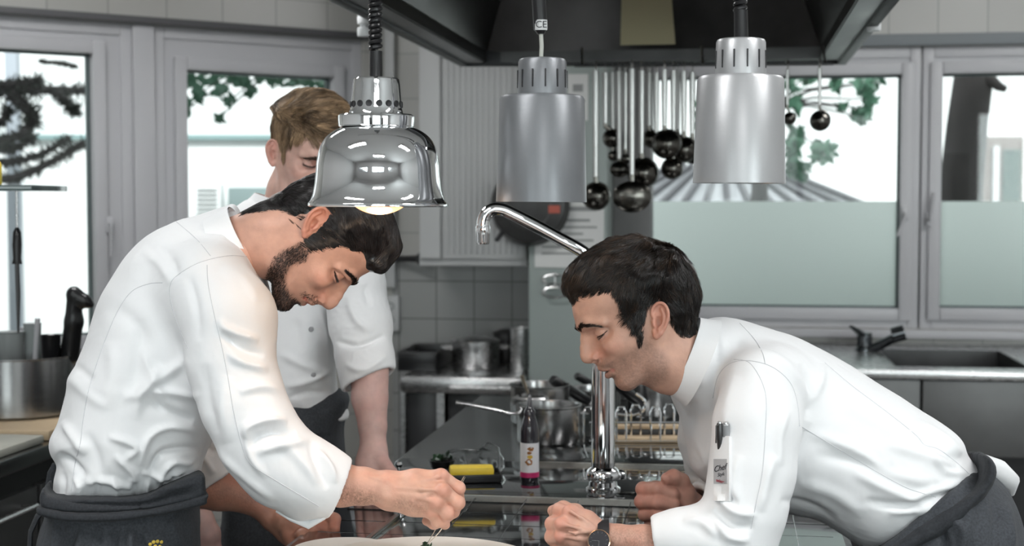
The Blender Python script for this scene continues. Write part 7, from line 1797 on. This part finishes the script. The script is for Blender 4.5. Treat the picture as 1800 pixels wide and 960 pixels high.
pot('stock_pot', uat(889, .12), 24*sU, 56*sU, 'black pot behind the casserole on the steel bench', 'pot', handles='loop', hdir=(1, .1, 0), m_='steel_dark', lid=True)
pot('stock_pot', uat(914, .42), 17*sU, 78*sU, 'tall narrow steel pot against the green grey pillar', 'pot', handles='none')
# ------------------------------------------------------------------ sink unit right
sz = .90; so = .95
sa0 = WR.hit(1200, 655, so)[0]; sa1 = WR.hit(1800, 655, so)[0]+.5
sz = WR.hit(1700, 652, so)[1]
snk = empty('sink_unit', WR.at((sa0+sa1)/2, 0, .5), 'long stainless sink unit under the right windows', 'sink')
mb = MB(); fr0 = WR.hit(1560, 640, .6)[0]; fr1 = WR.hit(1790, 640, .6)[0]
WR.box(mb, sa0, sa1, sz-.035, sz, so-.12, so, 0, .012); WR.box(mb, sa0, sa1, sz-.035, sz, .03, .22, 0, .004); WR.box(mb, sa0, fr0, sz-.035, sz, .22, so-.12); WR.box(mb, fr1, sa1, sz-.035, sz, .22, so-.12)
mb.build('sink_top', M['steel'], snk)
mb = MB(); WR.box(mb, fr0, fr1, sz-.20, sz-.19, .22, so-.12)
for (p0_, p1_, o0, o1) in ((fr0, fr1, .22, .226), (fr0, fr1, so-.126, so-.12), (fr0, fr0+.006, .22, so-.12), (fr1-.006, fr1, .22, so-.12)): WR.box(mb, p0_, p1_, sz-.2, sz-.001, o0, o1)
mb.build('basin', M['steel_dark'], snk)
bz1 = WR.hit(1700, 608, .03)[1]
mb = MB(); WR.box(mb, sa0, sa1, sz-.001, bz1, .003, .03, 0, .003); mb.build('splashback', M['steel_dark'], snk)
pz = WR.hit(1700, 806, so)[1]
n_ = 4
for k in range(n_):
    a0 = sa0+(sa1-sa0)*k/n_; a1 = sa0+(sa1-sa0)*(k+1)/n_; mb = MB(); WR.box(mb, a0+.004, a1-.004, pz, sz-.04, so-.06, so-.035, 0, .004); mb.build('front_panel', M['steel_panel'], snk)
for a in (sa0+.05, (sa0+sa1)/2, sa1-.05):
    for o_ in (.1, so-.08): MB().tube([WR.at(a, 0, o_), WR.at(a, sz-.03, o_)], .02, 10).build('leg', M['steel_dark'], snk)
mb = MB(); WR.box(mb, sa0+.05, sa1-.05, .15, pz-.02, .05, .75); mb.build('under_store', M['black_rubber'], snk)
to = .30; tb = WR.at(WR.hit(1519, 650, to)[0], sz, to); tS = S(tb.y)
M['dark_chrome'] = mat('dark_chrome', (.14, .15, .16), .15, 1)
tp = empty('sink_tap', tb, 'dark chrome single lever mixer tap standing on the sink unit', 'tap')
zt = P(1515, 610, tb.y)[2]; mb = MB(); mb.lathe([(0, 0), (.036, 0), (.036, .006), (.031, .012), (.029, zt-tb.z), (.031, zt-tb.z+.01), (.029, P(1515, 585, tb.y)[2]-tb.z), (0, P(1515, 583, tb.y)[2]-tb.z)], tb, 28); mb.build('tap_body', M['dark_chrome'], tp)
mb = MB(); mb.tube([P(1518, 622, tb.y), P(1545, 608, tb.y-.05), P(1572, 594, tb.y-.1)], [.021, .019, .018], 16); mb.build('spout', M['dark_chrome'], tp)
mb = MB(); mb.tube([P(1568, 590, tb.y-.1), P(1590, 584, tb.y-.11)], [.031, .031], 20); mb.build('spray_head', M['dark_chrome'], tp)
mb = MB(); mb.tube([P(1520, 592, tb.y), P(1508, 582, tb.y-.03), P(1496, 574, tb.y-.06)], [.024, .018, .010], 14, flat=.5); mb.build('lever', M['dark_chrome'], tp)
# ------------------------------------------------------------------ outdoors
gnd = MB().box((2, 22, -.35), (60, 31, .1)); struct(gnd.build('ground', mat('courtyard', (.35, .36, .33), .8, noise=.2, nscale=2), smooth=False))
M['facade'] = mat('white_render', (.82, .83, .83), .85, noise=.02, nscale=2); M['teal'] = mat('teal_ledge', (.25, .36, .36), .6); M['bark'] = mat('dark_bark', (.055, .048, .048), .8, noise=.6, nscale=9, bump=.8, bscale=30, stretch=(1, 1, .35))
M['leaf'] = mat('leaf_green', (.045, .12, .075), .55, noise=.4, nscale=6); M['needle'] = mat('needle_green', (.085, .092, .082), .6, noise=.4, nscale=8)
DF = 11.0
fac = empty('house', (P(450, 300, DF)[0], DF, 0), 'white rendered house seen through the left windows', 'house')
mb = MB(); c_ = P(330, 300, DF); mb.box((c_[0], DF+.3, 2.6), (6.4, .5, 5.6)); mb.build('facade_wall', M['facade'], fac, smooth=False)
mb = MB(); p_ = P(330, 241, DF); mb.box((p_[0], DF+.02, p_[2]), (6.2, .06, .035)); mb.build('ledge', M['teal'], fac)
mb = MB(); p_ = P(440, 355, DF-.1); mb.box((p_[0]+.1, DF-.02, p_[2]-.05), (.55, .12, .32), 0, 0, .01); mb.build('shutter_box', mat('grey_green_box', (.22, .28, .28), .6), fac)
lv_ = empty('air_vent', P(364, 350, DF-.2), 'white louvred ventilation unit on the house wall outside the middle window', 'vent'); p_ = P(364, 352, DF-.25)
mb = MB(); mb.box((p_[0], DF-.15, p_[2]), (.19, .18, .25), 0, 0, .01); mb.build('case', M['facade'], lv_)
mb = MB()
for k in range(6): mb.box((p_[0], DF-.245, p_[2]-.10+k*.036), (.15, .02, .010))
mb.build('louvre', M['paper_ink'], lv_)
pl_ = P(25, 300, 9.0); MBp = MB(); MBp.box((pl_[0], 9.0, 2.0), (.075, .075, 4.6), 0, 0, .005); tag(MBp.build('downpipe', mat('pale_blue_pipe', (.50, .54, .60), .5)), 'pale square pole outside the far left window', 'pole')
# monkey puzzle branches
def branch(mb, pts, r0, r1, D, leaves=None, spread=.05, n=5):
    c = curve_pts([P(x, y, D+dz) for x, y, dz in pts], n); rs = np.linspace(r0, r1, len(c)); mb.tube(c, list(rs), 8); return c
tr1 = empty('monkey_puzzle_tree', (P(-140, 300, 8.3)[0], 8.3, -.3), 'dark spiky monkey puzzle tree reaching across the far left window', 'tree')
wood = MB(); leaf = MB(); rr = random.Random(4)
tk = P(-150, 300, 8.3); wood.tube([(tk[0], 8.3, -.3), (tk[0], 8.3, 2.0), (tk[0], 8.3, 4.2)], [.14, .12, .08], 12)
brs = [([(-150, 175, 0), (0, 160, .1), (60, 158, 0), (155, 160, .1)], .028), ([(-150, 160, 0), (0, 150, 0), (75, 142, 0)], .026), ([(20, 165, 0), (45, 190, 0), (60, 210, 0), (30, 240, 0), (-40, 250, .1)], .03), ([(-80, 270, 0), (10, 285, .1), (70, 272, .1), (122, 242, 0)], .018),
       ([(-80, 300, .1), (10, 315, 0), (80, 290, 0), (148, 250, .1)], .022), ([(100, 162, 0), (118, 180, 0), (128, 195, 0), (136, 190, 0)], .02), ([(-60, 240, .1), (0, 215, 0), (15, 190, .0)], .022), ([(70, 108, 0), (110, 112, 0), (134, 118, 0)], .008), ([(0, 262, .2), (30, 258, .1), (60, 240, .1)], .02)]
for pts, r in brs:
    r = r*1.25; c = branch(wood, pts, r, r*.6, 8.2)
    for i in range(len(c)-1):
        for k in range(20):
            t = rr.random(); p_ = Vector(c[i]).lerp(Vector(c[i+1]), t); d = Vector((rr.uniform(-1, 1), rr.uniform(-1, 1), rr.uniform(-1, 1))).normalized()*rr.uniform(1.6, 3.0)*r; u_ = d.orthogonal().normalized()*.010
            leaf.add([(p_-u_)[:], (p_+u_)[:], (p_+d)[:]], [(0, 1, 2)])
wood.build('trunk', M['bark'], tr1); leaf.build('needles', M['needle'], tr1, smooth=False)
def foliage(name, lab, clusters, D, n, mat_, size=.05, seed=1, trunk=None):
    rr = random.Random(seed); root = empty(name, (trunk[0][0], trunk[0][1], trunk[0][2]), lab, 'tree'); mb = MB(); wd = MB(); wd.tube(trunk, list(np.linspace(.11, .03, len(trunk))), 8)
    for (x, y, rx, ry) in clusters:
        c0 = Vector(P(x, y, D)); wd.tube([Vector(trunk[-1]), Vector(trunk[-1]).lerp(c0, .5)+Vector((0, .1, .05)), c0], [.012, .008, .004], 6)
        for k in range(int(n*rx*ry/400)+6):
            a = rr.uniform(0, 6.28); q = math.sqrt(rr.random()); p_ = Vector(P(x+rx*q*math.cos(a), y+ry*q*math.sin(a), D+rr.uniform(-.25, .25)))
            u_ = Vector((rr.uniform(-1, 1), rr.uniform(-.6, .6), rr.uniform(-1, 1))).normalized()*size*rr.uniform(.6, 1.2); w_ = u_.cross(Vector((rr.uniform(-1, 1), 1, rr.uniform(-1, 1)))).normalized()*size*.45
            mb.add([(p_-u_)[:], (p_+w_)[:], (p_+u_)[:], (p_-w_)[:]], [(0, 1, 2, 3)])
    wd.build('branches', M['bark'], root); mb.build('leaves', mat_, root, smooth=False)
t0 = P(620, 300, 8.6)
foliage('leafy_tree', 'leafy tree hanging into the top of the middle window', [(340, 140, 14, 10), (372, 136, 22, 12), (350, 165, 12, 14), (330, 190, 8, 14), (386, 160, 14, 12), (420, 140, 20, 12), (436, 160, 12, 10), (404, 178, 8, 8), (385, 208, 5, 6), (470, 138, 20, 10), (510, 140, 24, 10), (555, 142, 26, 12)], 8.4, 24, M['leaf'], .045, 3, [(t0[0], 8.6, -.3), (t0[0], 8.6, 1.6), (t0[0]-.1, 8.5, 2.6)])
# right: big trunk, roof, foliage, neighbouring house
bt_ = empty('big_tree', (P(1690, 300, 8.6)[0], 8.6, -.3), 'thick dark leaning tree trunk outside the right window', 'tree')
mb = MB(); mb.tube([P(1676, 1100, 8.6), P(1682, 700, 8.6), P(1687, 420, 8.6), P(1689, 330, 8.6), P(1700, 220, 8.6), P(1712, 130, 8.6), P(1730, -60, 8.6)], [.17, .155, .135, .128, .12, .115, .09], 20); mb.build('trunk', M['bark'], bt_)
mb = MB(); mb.tube([P(1712, 120, 8.6), P(1742, 140, 8.5), P(1755, 152, 8.5), P(1768, 157, 8.5)], [.05, .035, .03, .02], 10); mb.build('branch', M['bark'], bt_)
nh = empty('house', (P(1600, 300, 13)[0], 13, 0), 'pale house with one dark window behind the thick tree trunk', 'house')
mb = MB(); mb.box((P(1560, 300, 13)[0], 13.3, 3.0), (5.2, .5, 7.0)); mb.build('facade_wall', M['facade'], nh, smooth=False)
w0 = P(1729, 240, 13); w1 = P(1796, 420, 13); mb = MB(); cx_ = (w0[0]+w1[0])/2; cz_ = (w0[2]+w1[2])/2; mb.box((cx_, 13.02, cz_), (w1[0]-w0[0], .06, w0[2]-w1[2])); wf = mb.build('window_frame', mat('brown_frame', (.14, .11, .10), .6), nh)
mb = MB(); mb.box((cx_+.07, 12.98, cz_-.04), (w1[0]-w0[0]-.20, .03, w0[2]-w1[2]-.16)); mb.build('window_pane', mat('dark_green_pane', (.02, .05, .04), .15), wf); mb = MB(); mb.box((cx_-.08, 12.96, cz_-.04), (.05, .04, w0[2]-w1[2]-.1)); mb.build('mullion', M['frame'], wf)
rf = empty('roof', P(1350, 360, 10.5), 'ribbed grey metal roof of a low shed outside the right window', 'roof')
A1 = Vector(P(1150, 330, 10.5)); mb = MB(); top_ = [P(1210, 296, 10.9), P(1375, 300, 10.9)]; bot_ = [P(1130, 400, 10.0), P(1540, 400, 10.0), P(1600, 400, 10.0)]
t0_, t1_ = Vector(P(1180, 292, 11.0)), Vector(P(1370, 300, 11.0)); b0_, b1_ = Vector(P(1000, 372, 10.0)), Vector(P(1560, 372, 10.0)); up2 = Vector((0, 0, .04))
mb.add([x[:] for x in (b0_, b1_, t1_, t0_)]+[(x-up2)[:] for x in (b0_, b1_, t1_, t0_)], [(0, 1, 2, 3), (7, 6, 5, 4), (0, 4, 5, 1), (1, 5, 6, 2), (2, 6, 7, 3), (3, 7, 4, 0)]); mb.build('sheet', mat('zinc_roof', (.36, .37, .39), .45, .3, noise=.15), rf, smooth=False)
mb = MB()
for k in range(13): u = (k+.5)/13; mb.tube([b0_.lerp(b1_, u)+Vector((0, 0, .02)), t0_.lerp(t1_, u)+Vector((0, 0, .02))], .022, 6)
mb.build('rib', mat('roof_rib', (.10, .10, .11), .5, .2), rf)
mb = MB(); mc = (b0_+b1_)/2; mb.box((mc.x, 10.7, .45), (2.0, .7, 1.5)); mb.build('shed_wall', mat('shed_wall', (.40, .42, .40), .8), rf, smooth=False)
t0 = P(1330, 300, 9.2)
foliage('leafy_tree', 'leafy tree with green clusters left of the thick trunk', [(1388, 150, 18, 14), (1396, 185, 12, 18), (1420, 140, 16, 10), (1468, 150, 10, 12), (1480, 190, 6, 8), (1515, 150, 18, 14), (1528, 175, 12, 16), (1512, 205, 16, 12), (1540, 142, 20, 8), (1530, 192, 10, 8), (1445, 268, 26, 20), (1400, 240, 16, 18), (1392, 275, 14, 30), (1405, 300, 22, 16), (1300, 260, 40, 40), (1260, 200, 40, 40)], 9.2, 26, M['leaf'], .05, 9, [(t0[0], 9.2, -.3), (t0[0], 9.2, 1.2), (t0[0]+.05, 9.2, 2.1)])
# hedge greens behind the frosted film
F_ = Field(); hc = P(1400, 520, 8.4)
mb = MB(); rr = random.Random(8)
for k in range(2600):
    p_ = Vector((rr.uniform(.9, 3.6), 8.0+rr.uniform(-.3, .3), rr.uniform(-.3, 1.05)+.12*math.sin(k))); u_ = Vector((rr.uniform(-1, 1), rr.uniform(-.6, .6), rr.uniform(-1, 1))).normalized()*.07; w_ = u_.cross(Vector((.3, 1, .2))).normalized()*.035
    mb.add([(p_-u_)[:], (p_+w_)[:], (p_+u_)[:], (p_-w_)[:]], [(0, 1, 2, 3)])
tag(mb.build('hedge', mat('hedge_green', (.10, .24, .17), .6, noise=.3, nscale=5), smooth=False), 'green hedge dimly visible through the frosted film of the right windows', 'hedge', kind='stuff')
# ------------------------------------------------------------------ light, camera
w = bpy.data.worlds.new('overcast_sky'); SC.world = w; w.use_nodes = True; nt = w.node_tree
bg = nt.nodes['Background']; bg.inputs[0].default_value = (.93, .97, 1, 1); bg.inputs[1].default_value = 1.35
def area(name, loc, tgt, sx, sy, e, col=(1, 1, 1)):
    l = bpy.data.lights.new(name, 'AREA'); l.shape = 'RECTANGLE'; l.size = sx; l.size_y = sy; l.energy = e; l.color = col
    o = bpy.data.objects.new(name, l); o.location = loc; link(o); o.rotation_euler = (Vector(tgt)-Vector(loc)).to_track_quat('-Z', 'Y').to_euler(); return o
sun = bpy.data.lights.new('sun', 'SUN'); sun.energy = 4.0; sun.angle = .2; so_ = bpy.data.objects.new('sun', sun); link(so_); so_.rotation_euler = (math.radians(48), 0, math.radians(12))
# unseen ceiling panels added as fill light for the kitchen
M['lit_panel'] = mat_emit('lit_ceiling_panel', (1, .99, .97), 5.0)
for i, (x, y, lab) in enumerate(((-1.3, 1.0, 'ceiling light panel above the left of the kitchen'), (1.7, 1.2, 'ceiling light panel above the right of the kitchen'), (.2, -1.2, 'ceiling light panel behind the photographer'), (-1.2, 3.9, 'ceiling light panel over the left worktop'), (2.2, 3.9, 'ceiling light panel over the sink unit'))):
    c = empty('ceiling_light', (x, y, ZC), lab, 'light'); mb = MB(); mb.box((x, y, ZC-.03), (1.24, .34, .05), 0, 0, .005); mb.build('housing', M['white_paint'], c)
    mb = MB(); mb.box((x, y, ZC-.057), (1.18, .28, .006)); mb.build('diffuser', M['lit_panel'], c)
    area('panel_light', (x, y, ZC-.07), (x, y, 0), 1.18, .28, (25, 31, 24, 26, 26)[i])
# fill lights added in the rear window openings to light the jackets
for (a, b, z0, z1), e in zip(holes, (34, 26, 92)):
    x = cl_.x+(a+b)/2; area('window_daylight', (x, -3.15, (z0+z1)/2), (x, 1, (z0+z1)/2-.1), (b-a)*.96, (z1-z0)*.96, e, (.95, .98, 1))
for (x, lab, wd) in ((-1.75, 'tall steel refrigerator by the windows behind the photographer, left', .75), (.45, 'tall steel refrigerator between the windows behind the photographer', .62)):  # unseen dark bodies added to give the chrome lamp dark reflections
    x = cl_.x+wl*(.34 if x < 0 else .66); fg = empty('refrigerator', (x, -2.6, 0), lab, 'refrigerator'); mb = MB(); mb.box((x, -2.62, 1.0), (wd, .66, 1.94), 0, 0, .01); mb.build('cabinet', M['steel_dark'], fg)
    for z0, z1 in ((.08, .98), (1.0, 1.95)): mb = MB(); mb.box((x, -2.275, (z0+z1)/2), (wd-.03, .03, z1-z0), 0, 0, .006); dr = mb.build('door', M['steel_panel'], fg); MB().tube([(x-wd*.38, -2.235, (z0+z1)/2-.2), (x-wd*.38, -2.235, (z0+z1)/2+.2)], .011, 8).build('handle', M['steel'], dr)
pl_ = bpy.data.lights.new('bulb_glow', 'POINT'); pl_.energy = 1.0; pl_.color = (1, .60, .32); pl_.shadow_soft_size = .035; po = bpy.data.objects.new('bulb_glow', pl_); po.location = P(667, 396, DC); link(po)
cam = bpy.data.cameras.new('camera'); co = bpy.data.objects.new('camera', cam); link(co); co.location = (0, 0, CAMZ); co.rotation_euler = (math.pi/2-PT, 0, 0)
cam.sensor_width = 36; cam.lens = 50; cam.clip_start = .05; cam.clip_end = 200
cam.dof.use_dof = True; cam.dof.focus_distance = 2.30; cam.dof.aperture_fstop = 5.0; cam.dof.aperture_blades = 0
SC.camera = co
SC.view_settings.view_transform = 'Standard'; SC.view_settings.look = 'None'; SC.view_settings.gamma = 1; SC.view_settings.exposure = 0.12; SC.view_settings.use_curve_mapping = False
SC.cycles.use_denoising = True; SC.cycles.max_bounces = 8; SC.cycles.diffuse_bounces = 4; SC.cycles.glossy_bounces = 4; SC.cycles.transmission_bounces = 6; SC.cycles.transparent_max_bounces = 16
SC.cycles.sample_clamp_indirect = 6; SC.cycles.caustics_reflective = False; SC.cycles.caustics_refractive = False; SC.cycles.use_adaptive_sampling = False
